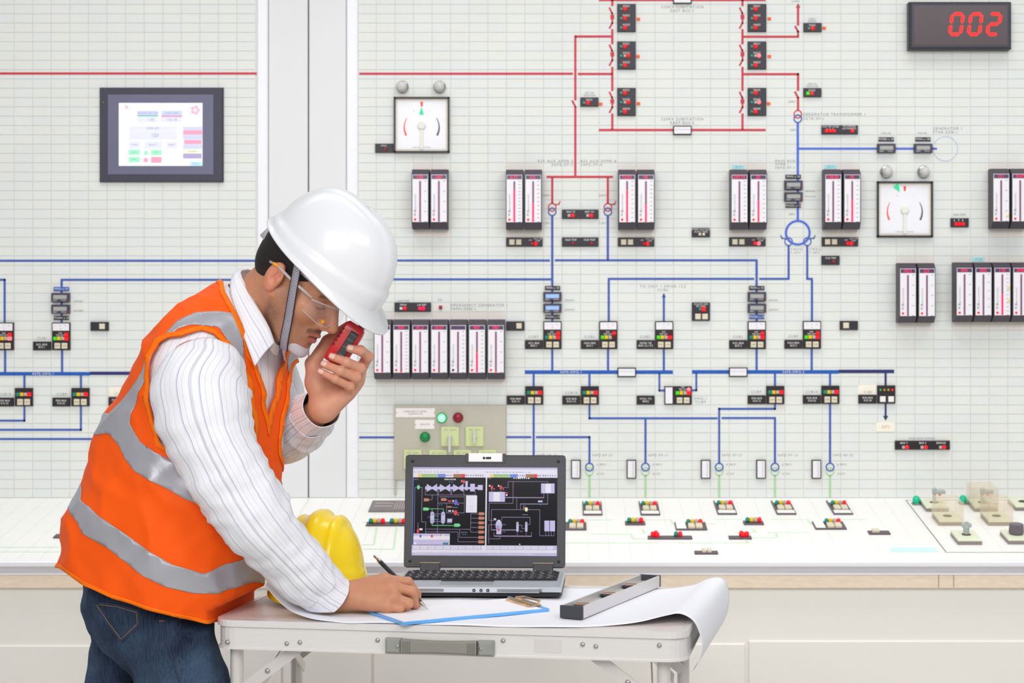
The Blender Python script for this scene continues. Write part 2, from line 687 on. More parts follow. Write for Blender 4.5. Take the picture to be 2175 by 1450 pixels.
seg(1881, 856, 1881, 886, 4.0, M_NAVY)
mline([(1877.5, 884), (1881, 890), (1884.5, 884)], 2.6, M_NAVY, name='mimic_arrow')
seg(763, 928.5, 838, 928.5, 4.2, B_)
seg(1075, 928, 1128.5, 928, 4.2, B_)
mline([(1140.5, 928), (1252, 928), (1252, 983)], 4.2, B_)
for x in (1252, 1371, 1527.5, 1646, 1763):
    circ(x, 1001, 8.2, M_GREEN, 2.2)
    circ(x, 991.5, 8.2, B_, 2.4, lift=.3)
    seg(x, 1009, x, 1056, 4.4, M_GREEN)
# left wall
seg(-883, 553.5, 546, 553.5, 4.4, B_, WL)
seg(129, 594, 546, 594, 4.4, B_, WL)
seg(131, 596, 131, 685, 4.6, B_, WL)
seg(132, 743, 132, 790, 4.6, B_, WL)
mline([(-100, 594), (10, 594), (10, 685)], 4.4, B_, WL)
seg(11, 742, 11, 790, 4.6, B_, WL)
seg(-883, 793.5, 191, 793.5, 7.4, M_BUS, WL)
seg(191, 792.5, 420, 792.5, 7.0, M_NAVY, WL)
mline([(-100, 893), (52, 893), (52, 862)], 4.2, B_, WL)
seg(52, 797, 52, 823, 4.4, B_, WL)
mline([(-100, 912.5), (172, 912.5), (172, 862)], 4.2, B_, WL)
seg(172, 797, 172, 823, 4.4, B_, WL)
seg(-883, 932, 546, 932, 4.2, B_, WL)

# printed words on the tiles
wtext('220KV SUBSTATION\nEAST BUS 1', 1449, 19, 6.2)
wtext('220KV SUBSTATION\nEAST BUS 2', 1449, 257, 6.2)
wtext('LINE', 1690, 3, 5)
wtext('GENERATOR TRANSFORMER 1', 1705, 243, 6.0, None, 'LEFT')
wtext('3GTB-XF-1', 1705, 252, 6.0, None, 'LEFT')
wtext('GENERATOR 1\n3TAB-GEN-1', 1981, 277, 6.0, None, 'LEFT')
wtext('RSV AUX XFMR 3\n3APZ-XF-3', 1217, 346, 6.0, None, 'RIGHT')
wtext('RSV AUX XFMR A\n3APZ-XF-A', 1233, 346, 6.0, None, 'LEFT')
wtext('MAIN AUX\nXFMR 1\n3APZ-XF-1', 1646, 349, 5.6, None, 'LEFT')
wtext('EMERGENCY GENERATOR 1\n3APH-GEN-1', 957, 652, 6.0, None, 'LEFT')
wtext('TO UNIT 1 SWGR 1C2\nCUB2', 1408, 612, 6.0)
for t, x, y in (('220KV', 1682, 216), ('22KV', 1685, 276), ('22KV', 1682, 455), ('220KV', 1161, 415), ('7.2KV', 1161, 474), ('220KV', 1280, 415), ('7.2KV', 1280, 474)):
    wtext(t, x, y, 4.6, spacing=1.0)
for x in (1679, 1719):
    wtext('TWDG\n7.2KV', x, 533, 5.4, None, 'LEFT')
wtext('MWHR\n\nMVAHR', 1721, 412, 4.2)
for x, l in ((1210, wall_right), (1643, wall_right), (167, WL)):
    wtext('IMPORT', x, 638 if l is wall_right else 640, 4.2, wall=l, spacing=1.0)
    wtext('EXPORT', x, 658 if l is wall_right else 660, 4.2, wall=l, spacing=1.0)
wtext('MVA HR', 1882, 283, 4.2, spacing=1.0)
wtext('MW HR', 1959, 283, 4.2, spacing=1.0)
for t, x, y in (('CUB7', 1133, 715), ('CUB3', 1252, 715), ('CUB2', 1370, 715), ('CUB1', 1567, 715), ('CUB3', 1685, 714), ('CUB10', 1213, 834), ('CUB9', 1606, 832), ('CUB10', 1724, 832)):
    wtext(t, x, y, 5.6)
wtext('SWG-1\nCUB9', 1488, 850, 5.6)
wtext('CUB1', 90, 718, 5.6, wall=WL)
wtext('CUB9', 131, 837, 5.6, wall=WL)
wtext('CUB10', 10, 837, 5.6, wall=WL)
for x, t in ((1133.5, '3APZ-XF-13'), (1252, '3APZ-XF-23'), (1371, '3APZ-XF-11'), (1527.5, '3APZ-XF-21'), (1646, '3APZ-XF-12'), (1763, '3APZ-XF-22')):
    wtext(t, x + 5, 966.5, 5.2, None, 'LEFT')
    if x > 1200:
        wtext('6.9KV', x + 15, 986.5, 5.0, None, 'LEFT')
        wtext('415V', x + 15, 1006, 5.0, None, 'LEFT')
wtext('3APE-SWG-1', 1213, 790.2, 5.4, M_TXTW, spacing=1.2, w=LT + .4)
wtext('3APE-SWG-2', 1685, 789.7, 5.4, M_TXTW, spacing=1.2, w=LT + .4)
wtext('4APE-SWG-1', 92, 793.7, 5.4, M_TXTW, spacing=1.2, wall=WL, w=LT + .4)
wtext('220KV\nFEEDER', 1725, 43, 4.0, spacing=1.0)
wtext('GEN TX\nISOLATOR', 1725, 181, 4.0, spacing=1.0)
wtext('BUS TIE\nISOLATOR', 1252, 200, 4.0, spacing=1.0)
wtext('GEN TEMP', 2038, 456, 4.2, spacing=1.0)
wtext('MCB LOCK SYSTEM', 1958, 931, 4.4, spacing=1.1)
wtext('LAMP TEST', 857, 639, 4.2, spacing=1.0)
wtext('EG', 935, 637, 5.0)
# ------------------------------------------------------------------ devices on the wall
def rect(*r):
    DEVRECTS.append(r)


def breaker_block(x0, y0, label, names, mid_grey, hot=()):
    x1, y1 = x0 + 39, y0 + 59
    rect(x0, y0, x1, y1)
    d = Dev('breaker_indicator', label, 'indicator panel', (x0 + x1) / 2, (y0 + y1) / 2)
    d.box('body', x0, y0, x1, y1, 0, 6, M_BLK, 1)
    for k in range(3):
        y = y0 + 11 + 19.8 * k
        d.text(names[k], x0 + 19, y - 6, 4.6, 6.2, M_TXTW)
        d.lamp(x0 + 8.2, y, 2.9, 6, M_TEAL, 3)
        if k == 1 and mid_grey:
            d.lamp(x0 + 16, y, 2.9, 6, M_LGREY, 3)
            d.lamp(x0 + 23.5, y, 4.4, 6, M_LHOT if k in hot else M_LRED, 5, round_=True)
        else:
            d.lamp(x0 + 16, y, 4.6, 6, M_LHOT if k in hot else M_LRED, 5, round_=True)
    return d


for col, x0, nm in ((0, 1311, 'left'), (1, 1588, 'right')):
    for k, y0 in enumerate((9, 88.5, 187)):
        where = ('beside the %s red riser under east bus one', 'halfway down the %s red riser', 'at the foot of the %s red riser above east bus two')[k]
        where = where % ('crossing-line' if col == 0 else 'generator-feeder')
        n = 500 + col * 100 + k * 20
        breaker_block(x0, y0, 'three-row breaker indicator ' + where, ['W%d' % (n + q + 1) for q in range(3)], k > 0,
                      hot=((1,) if (col == 1 and k > 0) else ()))
for i, (x, y, w) in enumerate(((1356, 41, 'east bus one crossing-line riser'), (1355, 120, 'crossing-line riser middle block'), (1356, 220, 'crossing-line riser lowest block'), (1634, 40, 'east bus one generator-feeder riser'),
                               (1634, 120, 'generator-feeder riser middle block'), (1632.5, 220, 'generator-feeder riser lowest block'), (1276, 221, 'bus tie isolator indicator'), (1750.5, 60, 'feeder isolator indicator at the arrow line'))):
    b = MB()
    b.bbox(-3.6 * U, 3.6 * U, -3.1 * U, 3.1 * U, 0, 2.4 * U, .6 * U)
    tag(b.build('orange_tag', M_ORANGE, None, None, (wx(x), YW, wz(y)), WROT), 'small orange square tag beside the ' + w, 'tag', 'orange tags on the tiled wall')


def small_ind(x0, y0, label, lamps, texts=(), w=39, h=19.5, name='indicator_unit', cat='indicator panel', buttons=(), body=None):
    rect(x0, y0, x0 + w, y0 + h)
    d = Dev(name, label, cat, x0 + w / 2, y0 + h / 2)
    d.box('body', x0 + .4, y0 + .3, x0 + w - .4, y0 + h - .3, 0, 6, body or M_BLK, .9)
    for t, x, y, s in texts:
        d.text(t, x0 + x, y0 + y, s, 6.2, M_TXTW)
    for x, y, r, m, rd in lamps:
        d.lamp(x0 + x, y0 + y, r, 6, m, 4, round_=rd)
    for x, y, hw, hh in buttons:
        d.button(x0 + x, y0 + y, hw, hh)
    return d


TR = M_LRED
small_ind(1706, 49, 'black indicator with teal and red lamps at the red arrow line', [(11, 12, 2.9, M_TEAL, 0), (19, 12, 4.6, TR, 1)], [('W601', 19, 5.5, 4.4)])
small_ind(1705.5, 187, 'black indicator with bright green and red lamps above the generator transformer', [(9.5, 12, 3.6, M_LGRN, 0), (18, 12, 3.6, TR, 0)], [('W625', 18, 5.5, 4.4)])
small_ind(1232.5, 207, 'black indicator with teal and red lamps beside the long red feeder line', [(8, 12, 2.9, M_TEAL, 0), (16, 12, 4.6, TR, 1)], [('W501', 19, 5.5, 4.4)])
small_ind(1744, 266, 'wide black alarm indicator with four red lamps beside the generator transformer label', [(10.5, 12.5, 3.4, TR, 0), (18.5, 12.5, 3.4, TR, 0), (26.5, 12.5, 3.4, TR, 0), (65, 12.5, 3.4, TR, 0)],
          [('OLR TAP CHGR', 19, 3.6, 3.8), ('1   2   3', 18, 7.8, 3.2), ('IN CHARGE\nAUTOMATIC', 59, 5.2, 3.8)], 78)
small_ind(797, 305, 'black indicator with one dim red lamp at the corner of the synchroscope', [(22.5, 12.5, 3.2, M_LRED2, 1)], [('SYNC', 19, 5, 3.8)])
for x0, w in ((1075, 'under the bar meters left of the reserve transformers'), (1312, 'under the bar meters right of the reserve transformers'), (1548, 'under the bar meters left of the main transformer ring'), (1744.5, 'under the bar meters right of the main transformer ring')):
    hot = x0 in (1548, 1744.5)
    d = small_ind(x0, 504 if x0 < 1500 else 503.5, 'two-button lamp strip ' + w,
                  [(55, 13, 3.4, TR if hot else M_LRED2, 0), (63, 13.5, 4.4, M_LHOT if x0 == 1548 else TR, 1)], [('L/R', 51.5, 6, 3.6), ('OUT OF\nSTEP', 67.5, 5.4, 3.6)], 78, buttons=[(12.5, 10, 5.6, 5.8), (27, 10, 5.6, 5.8)])
small_ind(1193.5, 445, 'black strip with two grey and red lamp pairs between the reserve transformers', [(15, 13, 3, M_LGREY, 0), (23, 13, 4.5, TR, 1), (54.5, 13, 3, M_LGREY, 0), (62.5, 13, 4.5, TR, 1)],
          [('BKR T3', 19, 5.2, 4.2), ('BKR TA', 58.5, 5.2, 4.2)], 78)
small_ind(1193.5, 504, 'black strip with two dark red lamps between the reserve transformers', [(23, 13, 3.3, M_LRED2, 1), (63, 13, 3.3, M_LRED2, 1)], [('OLB TRIP', 19, 5.5, 4.4), ('OLB TRIP', 58.5, 5.5, 4.4)], 78)
small_ind(1469, 484, 'black plate with two tiny beige lamps above the blue feeder line', [(17, 13.5, 2.7, M_BTN, 0), (25, 13.5, 2.7, M_BTN, 0)], [('START VOLTAGE\nAUTO  MAN', 19.5, 6, 3.8)])
small_ind(1744, 543, 'black indicator with one dark red lamp below the right main transformer meters', [(25.5, 12.5, 3.4, M_LRED2, 1)], [('OLB TRIP', 19.5, 5.2, 4.2)])
small_ind(2018, 463, 'black indicator showing red lamps in a row beside the synchroscope dial', [(11, 13, 3.4, TR, 0), (18, 13, 3.4, TR, 0), (26, 13, 3.4, TR, 0)], [('S', 8, 5.4, 5), ('T', 17, 5.4, 5), ('S', 25.5, 5.4, 5)])
small_ind(838, 642, 'black strip with white, red and pink lamps above the seven bar meters', [(14.5, 13, 3, M_LWHITE, 0), (22.5, 13, 4.2, TR, 1), (54.5, 13, 3.4, M_DIGIT, 0), (61.5, 13, 4.4, M_DIGIT, 1)], [('MAN', 19, 5.4, 4.6), ('L/R REP', 58.5, 5.4, 4.4)], 78)
b = MB()
b.bbox(-3.4 * U, 3.4 * U, -3.8 * U, 3.8 * U, 0, 4 * U, 1 * U)
tag(b.build('indicator_lamp', M_LRED2, None, None, (wx(936), YW, wz(652.5)), WROT), 'single small dark red square lamp beside the emergency generator print', 'lamp')
small_ind(1075.5, 682, 'black plate with one beige button at the right of the seven bar meters', [], buttons=[(27, 9.8, 5.8, 5.8)])
small_ind(1783, 681, 'black plate with one beige button right of the last feeder module', [], buttons=[(13, 9.8, 6.2, 6)])
small_ind(193, 683, 'black plate with one beige button on the left wall', [], buttons=[(25.5, 9.8, 6, 5.8)])
d = small_ind(1469, 642, 'black two-row plate with teal and red lamps over two beige buttons', [(17, 14, 3, M_TEAL, 0), (25, 14, 4.6, TR, 0)], [('ISOLATE GEN\nSET SYNC', 19.5, 6, 3.6)], 39, 39, buttons=[(13, 30, 6, 6), (28, 30, 6, 6)])
small_ind(1900, 935, 'long black strip with three grey and red lamp pairs at the wall bottom', [(17.5, 14, 3, M_LGREY, 0), (25.5, 14, 4.4, TR, 1), (57, 14, 3, M_LGREY, 0), (65, 14, 4.4, TR, 1), (96, 14, 3, M_LGREY, 0), (104, 14, 4.4, TR, 1)],
          [('BKR T', 19, 5.4, 4.4), ('BKR S', 58.5, 5.4, 4.4), ('BRIDGE', 97.5, 5.2, 4.4)], 117, body=M_BLK2)


# digital counters and their scale plates
def counter(x0, y0, label, lit=False):
    rect(x0, y0, x0 + 39, y0 + 19.5)
    d = Dev('digital_counter', label, 'counter', x0 + 19.5, y0 + 9.8)
    d.box('housing', x0 + .3, y0 + .2, x0 + 38.7, y0 + 19.3, 0, 11, M_SLATE, 1.4)
    d.box('screen', x0 + 5, y0 + 5, x0 + 33.5, y0 + 13.5, 11, 11.5, M_LCDB if lit else M_LCD, .2)
    d.text('RESET', x0 + 9, y0 + 16.4, 2.6, 11.2, M_TXTW)
    d.text('TOTAL', x0 + 27, y0 + 16.4, 2.6, 11.2, M_TXTW)
    d.lamp(x0 + 35, y0 + 15.5, 1.3, 11, M_LRED2, 1.0, name='reset_button')
    d.lamp(x0 + 3, y0 + 2.6, .9, 11, M_LRED2, .8)


def scale_plate(x0, y0, label, t, blue=False):
    rect(x0, y0, x0 + 33, y0 + 9)
    d = Dev('scale_plate', label, 'plate', x0 + 16.3, y0 + 4.3)
    d.box('plate', x0, y0, x0 + 32.6, y0 + 8.6, 0, 3, M_TAGB if blue else M_BLK, .8)
    d.text(t, x0 + 16.3, y0 + 4.4, 4.8, 3.2, M_TXTW)


for x, n in ((1862, 'first'), (1940, 'second')):
    counter(x, 305.5, 'digital counter on the blue generator line, %s' % ('nearer the transformer' if x < 1900 else 'next to the pale circle'))
scale_plate(1866, 291.5, 'black multiplier plate over the generator counter nearer the transformer', 'MVARh x 100')
scale_plate(1944, 291.5, 'black multiplier plate over the generator counter next to the pale circle', 'MWh x 100')
for x0, yt, nm, lit, blu in ((1665, 371, 'main transformer line', (0, 0), (0, 0)), (1154, 607, 'first blue feeder', (1, 1), (0, 0)), (1587.5, 607, 'second switchgear feeder', (0, 0), (0, 1)), (111, 609, 'left wall feeder', (0, 0), (1, 0))):
    scale_plate(x0 + 3.3, yt, ('blue' if blu[0] else 'black') + ' multiplier plate above the counters on the ' + nm, 'MWh x 10', blu[0])
    counter(x0, yt + 12.5, 'upper digital counter on the ' + nm, lit[0])
    counter(x0, yt + 37.3, 'lower digital counter on the ' + nm, lit[1])
    scale_plate(x0 + 3.3, yt + 61.5, ('blue' if blu[1] else 'black') + ' multiplier plate below the counters on the ' + nm, 'MVARh x 10', blu[1])


# synchroscopes
def arc_strip(d, cx, cy, r, a0, a1, w0, w1, w, m, name):
    b = MB()
    n = 16
    x, y = d.xy(cx, cy)
    poly_o, poly_i = [], []
    for i in range(n + 1):
        a = a0 + (a1 - a0) * i / n
        t = (w0 + (w1 - w0) * i / n) * U / 2
        poly_o.append((x + (r * U + t) * math.cos(a), y + (r * U + t) * math.sin(a)))
        poly_i.append((x + (r * U - t) * math.cos(a), y + (r * U - t) * math.sin(a)))
    for i in range(n):
        b.prism([poly_i[i], poly_o[i], poly_o[i + 1], poly_i[i + 1]], w * U, (w + .4) * U)
    return b.build(name, m, d.e)


def synchroscope(x0, y0, label, tri, needle):
    x1, y1 = x0 + 118, y0 + 118
    rect(x0, y0, x1, y1)
    cx, cy = x0 + 59, y0 + 59
    d = Dev('synchroscope', label, 'dial meter', cx, cy)
    b = MB()
    h = 59 * U
    fr = 3.6 * U
    for a, b1, c, e in ((-h, h, h - fr, h), (-h, h, -h, -h + fr), (-h, -h + fr, -h, h), (h - fr, h, -h, h)):
        b.box(a, b1, c, e, 0, 9 * U)
    b.build('frame', M_BLK, d.e)
    d.box('inner_frame', x0 + 3.6, y0 + 3.6, x1 - 3.6, y1 - 3.6, 0, 3, M_CREAM)
    d.box('dial_face', x0 + 7.5, y0 + 8, x1 - 8, y1 - 7, 3, 4, M_WHITE)
    D = math.radians
    arc_strip(d, cx, cy + 5, 37, D(148), D(208), 1.2, 4.2, 4.1, mat('dial_red', (250, 96, 84), .5), 'scale_arc')
    arc_strip(d, cx, cy + 5, 37, D(32), D(-28), 1.2, 4.2, 4.1, mat('dial_grey', (92, 84, 100), .5), 'scale_arc')
    b = MB()
    q = [d.xy(cx - 2.8, y0 + 10), d.xy(cx + 2.8, y0 + 10), d.xy(cx + 1.8, y0 + 20), d.xy(cx - 1.8, y0 + 20)]
    b.prism(q, 4 * U, 4.8 * U)
    b.build('red_index', mat('dial_index', (252, 74, 50), .5), d.e)
    b = MB()
    b.prism([d.xy(*p) for p in tri], 5 * U, 6 * U)
    b.build('green_pointer', mat('dial_pointer', (10, 226, 160), .5, emit=.1), d.e)
    b = MB()
    b.lathe(0, 0, [(9 * U, 4 * U), (9 * U, 7 * U), (7 * U, 8.5 * U)], 20)
    b.box(-3.2 * U, 3.2 * U, -50 * U, 0, 5 * U, 6.6 * U)
    b.build('needle', mat('dial_needle', (232, 232, 222), .5, noise=.02), d.e, loc=(0, -1.5 * U, 0))
    d.text('+', cx - 17, y0 + 30, 5, 4.2, mat('dial_red', (250, 96, 84)))
    d.text('-', cx + 17, y0 + 30, 5, 4.2, M_TXTD)
    d.text('SYNCHRONOSCOPE', cx, y1 - 11, 3, 4.2, M_PRINT)
    return d


synchroscope(837, 206.5, 'black framed white synchroscope with a centred green pointer', [(895.5, 228), (900.5, 243), (891, 243)], 0)
synchroscope(1862, 385.5, 'black framed white synchroscope with a tilted green pointer', [(1896, 397), (1907, 389), (1910.5, 407)], 1)
for x, y, w in ((855, 185, 'left lamp over the synchroscope with the centred pointer'), (934, 185, 'right lamp over the synchroscope with the centred pointer'), (1882, 365, 'left lamp over the synchroscope with the tilted pointer'), (1961, 365, 'right lamp over the synchroscope with the tilted pointer')):
    rect(x - 14, y - 14, x + 14, y + 14)
    d = Dev('signal_lamp', 'clear domed signal lamp with chrome ring, ' + w, 'lamp', x, y)
    b = MB()
    b.lathe(0, 0, [(13.5 * U, 0), (13.5 * U, 4 * U), (11.5 * U, 7 * U)], 28)
    b.build('chrome_ring', M_CHROME, d.e, True)
    b = MB()
    b.lathe(0, 0, [(10.5 * U, 6 * U), (10.5 * U, 20 * U), (9 * U, 26 * U), (5 * U, 29 * U), (.5 * U, 29.6 * U)], 24)
    b.build('lens', M_GLASSL, d.e, True)


# vertical bar meters
def bar_meter(x0, y0, label, digits, level, ticks, lamp=True, arrows=(), grp=None, hot=False):
    w, h = 37.5, 126
    x1, y1 = x0 + w, y0 + h
    rect(x0, y0, x1, y1)
    cx, cy = x0 + w / 2, y0 + h / 2
    d = Dev('bar_meter', label, 'bar meter', cx, cy, grp)
    D = 42
    hw, hh = (w / 2 - .6) * U, h / 2 * U
    f0, f1 = hh - 11.5 * U, -hh + 14 * U
    b = MB()
    z1 = D * U
    vs = []
    for sx in (-1, 1):
        X = sx * hw
        vs += [(X, -hh, 0), (X, hh, 0), (X, hh, z1 * .62), (X, f0, z1), (X, f1, z1), (X, -hh, z1 * .62)]
    fs = [(0, 1, 2, 3, 4, 5), (11, 10, 9, 8, 7, 6)] + [(i, (i + 1) % 6, (i + 1) % 6 + 6, i + 6) for i in range(6)]
    b.add(vs, fs)
    b.build('housing', M_CHAR, d.e)
    d.box('bottom_cap', x0 + .8, y1 - 14.2, x1 - .8, y1 - 13.6, D, D + .5, M_BLK2)
    d.box('face_plate', x0 + 2.4, y0 + 12, x1 - 2.4, y1 - 14.4, D, D + 1, M_FACE)
    d.box('display_window', x0 + 3.4, y0 + 13, x1 - 3.4, y0 + 21.2, D + 1, D + 1.4, M_WIN)
    if digits:
        d.text(digits, cx - 1, y0 + 17.2, 7.2, D + 1.7, M_DIGIT, name='digits', spacing=.95)
    gt, gb = y0 + 25.5, y1 - 15
    bx = x0 + 18.6
    d.box('bar_groove', bx - 1.9, gt, bx + 1.9, gb, D + 1, D + 1.4, M_MAUVE)
    if level > 0:
        d.box('bar_level', bx - 1.9, gb - (gb - gt) * level, bx + 1.9, gb, D + 1.4, D + 1.8, M_LITBAR)
    b = MB()
    for k in range(ticks + 1):
        yy = gt + (gb - gt) * k / ticks
        xa, ya = d.xy(x1 - 10, yy)
        b.box(xa, xa + 4.4 * U, ya - .55 * U, ya + .55 * U, (D + 1) * U, (D + 1.3) * U)
    b.build('scale', M_PRINT, d.e)
    d.text('LOAD FLOW RATE', x0 + 9, (gt + gb) / 2 + 4, 3.4, D + 1.2, M_PRINT, rotz=math.pi / 2)
    d.text('R', x0 + 8.2, gb - 23, 5.4, D + 1.2, M_TXTD, rotz=math.pi / 2)
    d.text('M', x0 + 8.2, gb - 15, 5.4, D + 1.2, M_TXTD, rotz=math.pi / 2)
    d.lamp(x0 + 8.2, gb - 5, 2.5, D + 1, TR if lamp else M_BLK2, 2.0, round_=True)
    for t in arrows:
        yy = gb - (gb - gt) * t
        b = MB()
        b.prism([d.xy(x1 - 9, yy + 1.5), d.xy(x1 - 3, yy - 2), d.xy(x1 - 2.5, yy + 2.2)], (D + 1) * U, (D + 3) * U)
        b.build('limit_marker', mat('marker_yellow', (246, 214, 20), .5), d.e)


BM = [(877, 361.5, 'left of the pair under the synchroscope with the centred pointer', '148', 0, 4), (916.5, 361.5, 'right of the pair under the synchroscope with the centred pointer', '260', 0, 4),
      (1075, 362, 'left of the pair before the first reserve transformer', '6.97', .78, 12), (1114.5, 362, 'right of the pair before the first reserve transformer', '0.5', .46, 10),
      (1312, 362, 'left of the pair after the second reserve transformer', '72.03', .78, 9), (1351.5, 362, 'right of the pair after the second reserve transformer', '40', .44, 10),
      (1548, 362, 'left of the pair before the main transformer ring', '239.74', 0, 10), (1588, 362, 'right of the pair before the main transformer ring', '20', .52, 9),
      (1745, 361.5, 'left of the pair after the main transformer ring', '138.05', 0, 10), (1785, 361.5, 'right of the pair after the main transformer ring', '30', .54, 9),
      (2098, 360, 'left of the pair beside the row of red lamps', '151', 0, 4), (2138, 360, 'right of the pair beside the row of red lamps', '3047', 0, 4)]
for x, y, w, dg, lv, tk in BM:
    bar_meter(x, y, 'vertical bar meter, ' + w, dg, lv, tk, arrows=((.14,) if x == 2098 else (.88,) if x == 2138 else ()))
ORD = ('first of the row of seven, mostly dark', 'second of the row of seven', 'third of the row of seven', 'fourth of the row of seven with a small red dot', 'fifth of the row of seven with blank display', 'sixth of the row of seven with a half red bar', 'last of the row of seven with red digits')
for k in range(7):
    bar_meter(797.5 + 39.8 * k, 678, 'bar meter, ' + ORD[k], ('0.00', '300', '41.2', '10.57', '', '407', '380')[k], (.02, .02, 0, 0, 0, .5, .03)[k], (4, 12, 4, 4, 10, 10, 4)[k], lamp=k != 4)
for k in range(2):
    bar_meter(1902 + 40 * k, 559, 'bar meter of the detached pair under the tilted synchroscope, %s' % ('blue tinted left one' if k == 0 else 'right one'), ('1022', '221')[k], 0, 4)
for k in range(4):
    bar_meter(2021 + 39.7 * k, 557.5, 'bar meter in the row of four, ' + ('outermost beside the detached pair', 'under the cyan sticker', 'with yellow limit markers', 'fourth one after the yellow markers')[k], ('004', '000', '118', '2048')[k], (0, 0, .52, 0)[k], (4, 5, 10, 10)[k], arrows=((.36, .67) if k == 2 else ()))
for x0, y0, t, w in ((1555, 350, 'SA-15', 'above the meters before the main transformer ring'), (1751, 349.5, 'SA-13', 'above the meters after the main transformer ring'), (2065, 546, 'TT-48', 'above the row of four meters')):
    d = Dev('cyan_sticker', 'small cyan sticker ' + w, 'sticker', x0 + 13, y0 + 4.5)
    d.box('label_tape', x0, y0, x0 + 26, y0 + 9, 0, .8, M_CYAN)
    d.text(t, x0 + 13, y0 + 4.6, 4, 1.0, M_PRINT)


# feeder control modules
def lamp_row(d, x0, y, gcol, red, dx=8.1, r=3.7):
    d.lamp(x0, y, r, 6, gcol, 3)
    d.lamp(x0 + dx, y, r, 6, M_YEL, 3)
    d.lamp(x0 + 2 * dx, y, r * .95, 6, M_LGREY, 3)
    d.lamp(x0 + 3 * dx, y, r * 1.12, 6, red, 4)


def tall_feeder(x0, y0, label, g, top, bot):
    rect(x0, y0, x0 + 39, y0 + 59)
    d = Dev('feeder_module', label, 'control module', x0 + 19.5, y0 + 29.5)
    d.box('body', x0 + .3, y0, x0 + 38.7, y0 + 58.5, 0, 6, M_BLK2, 1)
    m = d.box('ammeter', x0 + 2.2, y0 + 2.2, x0 + 36.8, y0 + 17.5, 6, 7, M_FACE, .4)
    d.text("0        50       100", x0 + 19.5, y0 + 7, 2.4, 7.2, M_PRINT, parent=m)
    d.text('A', x0 + 19.5, y0 + 13, 3, 7.2, M_PRINT, parent=m)
    d.text('TRIP\nTRIP ALM\nREADY', x0 + 18, y0 + 27, 3.2, 6.2, M_TXTW)
    d.lamp(x0 + 31.5, y0 + 25.5, 3.8, 6, top, 4)
    lamp_row(d, x0 + 7.2, y0 + 34, g, bot)
    d.button(x0 + 12.2, y0 + 49.5, 6, 6, txt='OFF')
    d.button(x0 + 27.2, y0 + 49.5, 6, 6, txt='ON')
    return d


def name_plate(x0, y0, label, t, w=38.5, h=18.5):
    rect(x0, y0, x0 + w, y0 + h)
    d = Dev('name_plate', label, 'plate', x0 + w / 2, y0 + h / 2)
    d.box('plate', x0 + .3, y0, x0 + w - .3, y0 + h, 0, 5, M_BLK2, .8)
    d.text(t, x0 + w / 2, y0 + h / 2, 4.3, 5.2, M_TXTW)


DIM = mat('lamp_red_off', (84, 14, 26), .35, noise=.05)
TF = [(1154, 682, M_TEAL, TR, TR, 'NCL BKR\nBUS 1', 'under the lit blue counters'), (1272.5, 682, M_LGRN, TR, DIM, 'MAN BKR\nBUS 1', 'under the long blue loop'), (1391, 682, M_LGRN, DIM, TR, 'INTER TIE\nBKR C2-1C2', 'under the blue arrow'),
      (1587.5, 682, M_TEAL, TR, TR, 'NCL BKR\nBUS 2', 'under the second switchgear counters'), (1704.5, 681.5, M_LGRN, TR, TR, 'MAN BKR\nBUS 2', 'under the stepped blue line')]
for x, y, g, t, bt, nm, w in TF:
    tall_feeder(x, y, 'tall black feeder module with white ammeter ' + w, g, t, bt)
    name_plate(x - 39, y + 40, 'black name plate beside the tall feeder module ' + w, nm)
tall_feeder(111.5, 684.5, 'tall black feeder module with white ammeter under the left wall counters', M_LGRN, TR, TR)
tall_feeder(-8.5, 684.5, 'tall black feeder module with a glowing red lamp on the left wall', M_YEL, TR, M_LHOT)
name_plate(71, 725, 'black name plate beside the tall feeder module under the left wall counters', 'NCL BKR\nBUS 1')


def short_feeder(x0, y0, label, white=False):
    rect(x0, y0, x0 + 38.5, y0 + 38.5)
    d = Dev('feeder_module', label, 'control module', x0 + 19, y0 + 19)
    d.box('body', x0 + .3, y0, x0 + 38.3, y0 + 38.5, 0, 6, M_BLK2, 1)
    if white:
        for k, m in enumerate((mat('led_green', (70, 170, 110), .3), mat('led_amber', (206, 140, 20), .3), mat('led_olive', (170, 180, 60), .3), TR)):
            d.lamp(x0 + 6.5 + 8.4 * k, y0 + 9.5, 2.5, 6, m, 2.5, round_=True)
        d.button(x0 + 11.3, y0 + 29, 6, 6, m=M_BTNW)
        d.button(x0 + 29, y0 + 29, 6, 6, m=M_BTNW)
    else:
        lamp_row(d, x0 + 7.5, y0 + 13.3, M_TEAL, TR)
        d.button(x0 + 12.2, y0 + 29.5, 6, 6.4, txt='OFF')
        d.button(x0 + 27.2, y0 + 29.5, 6, 6.4, txt='ON')


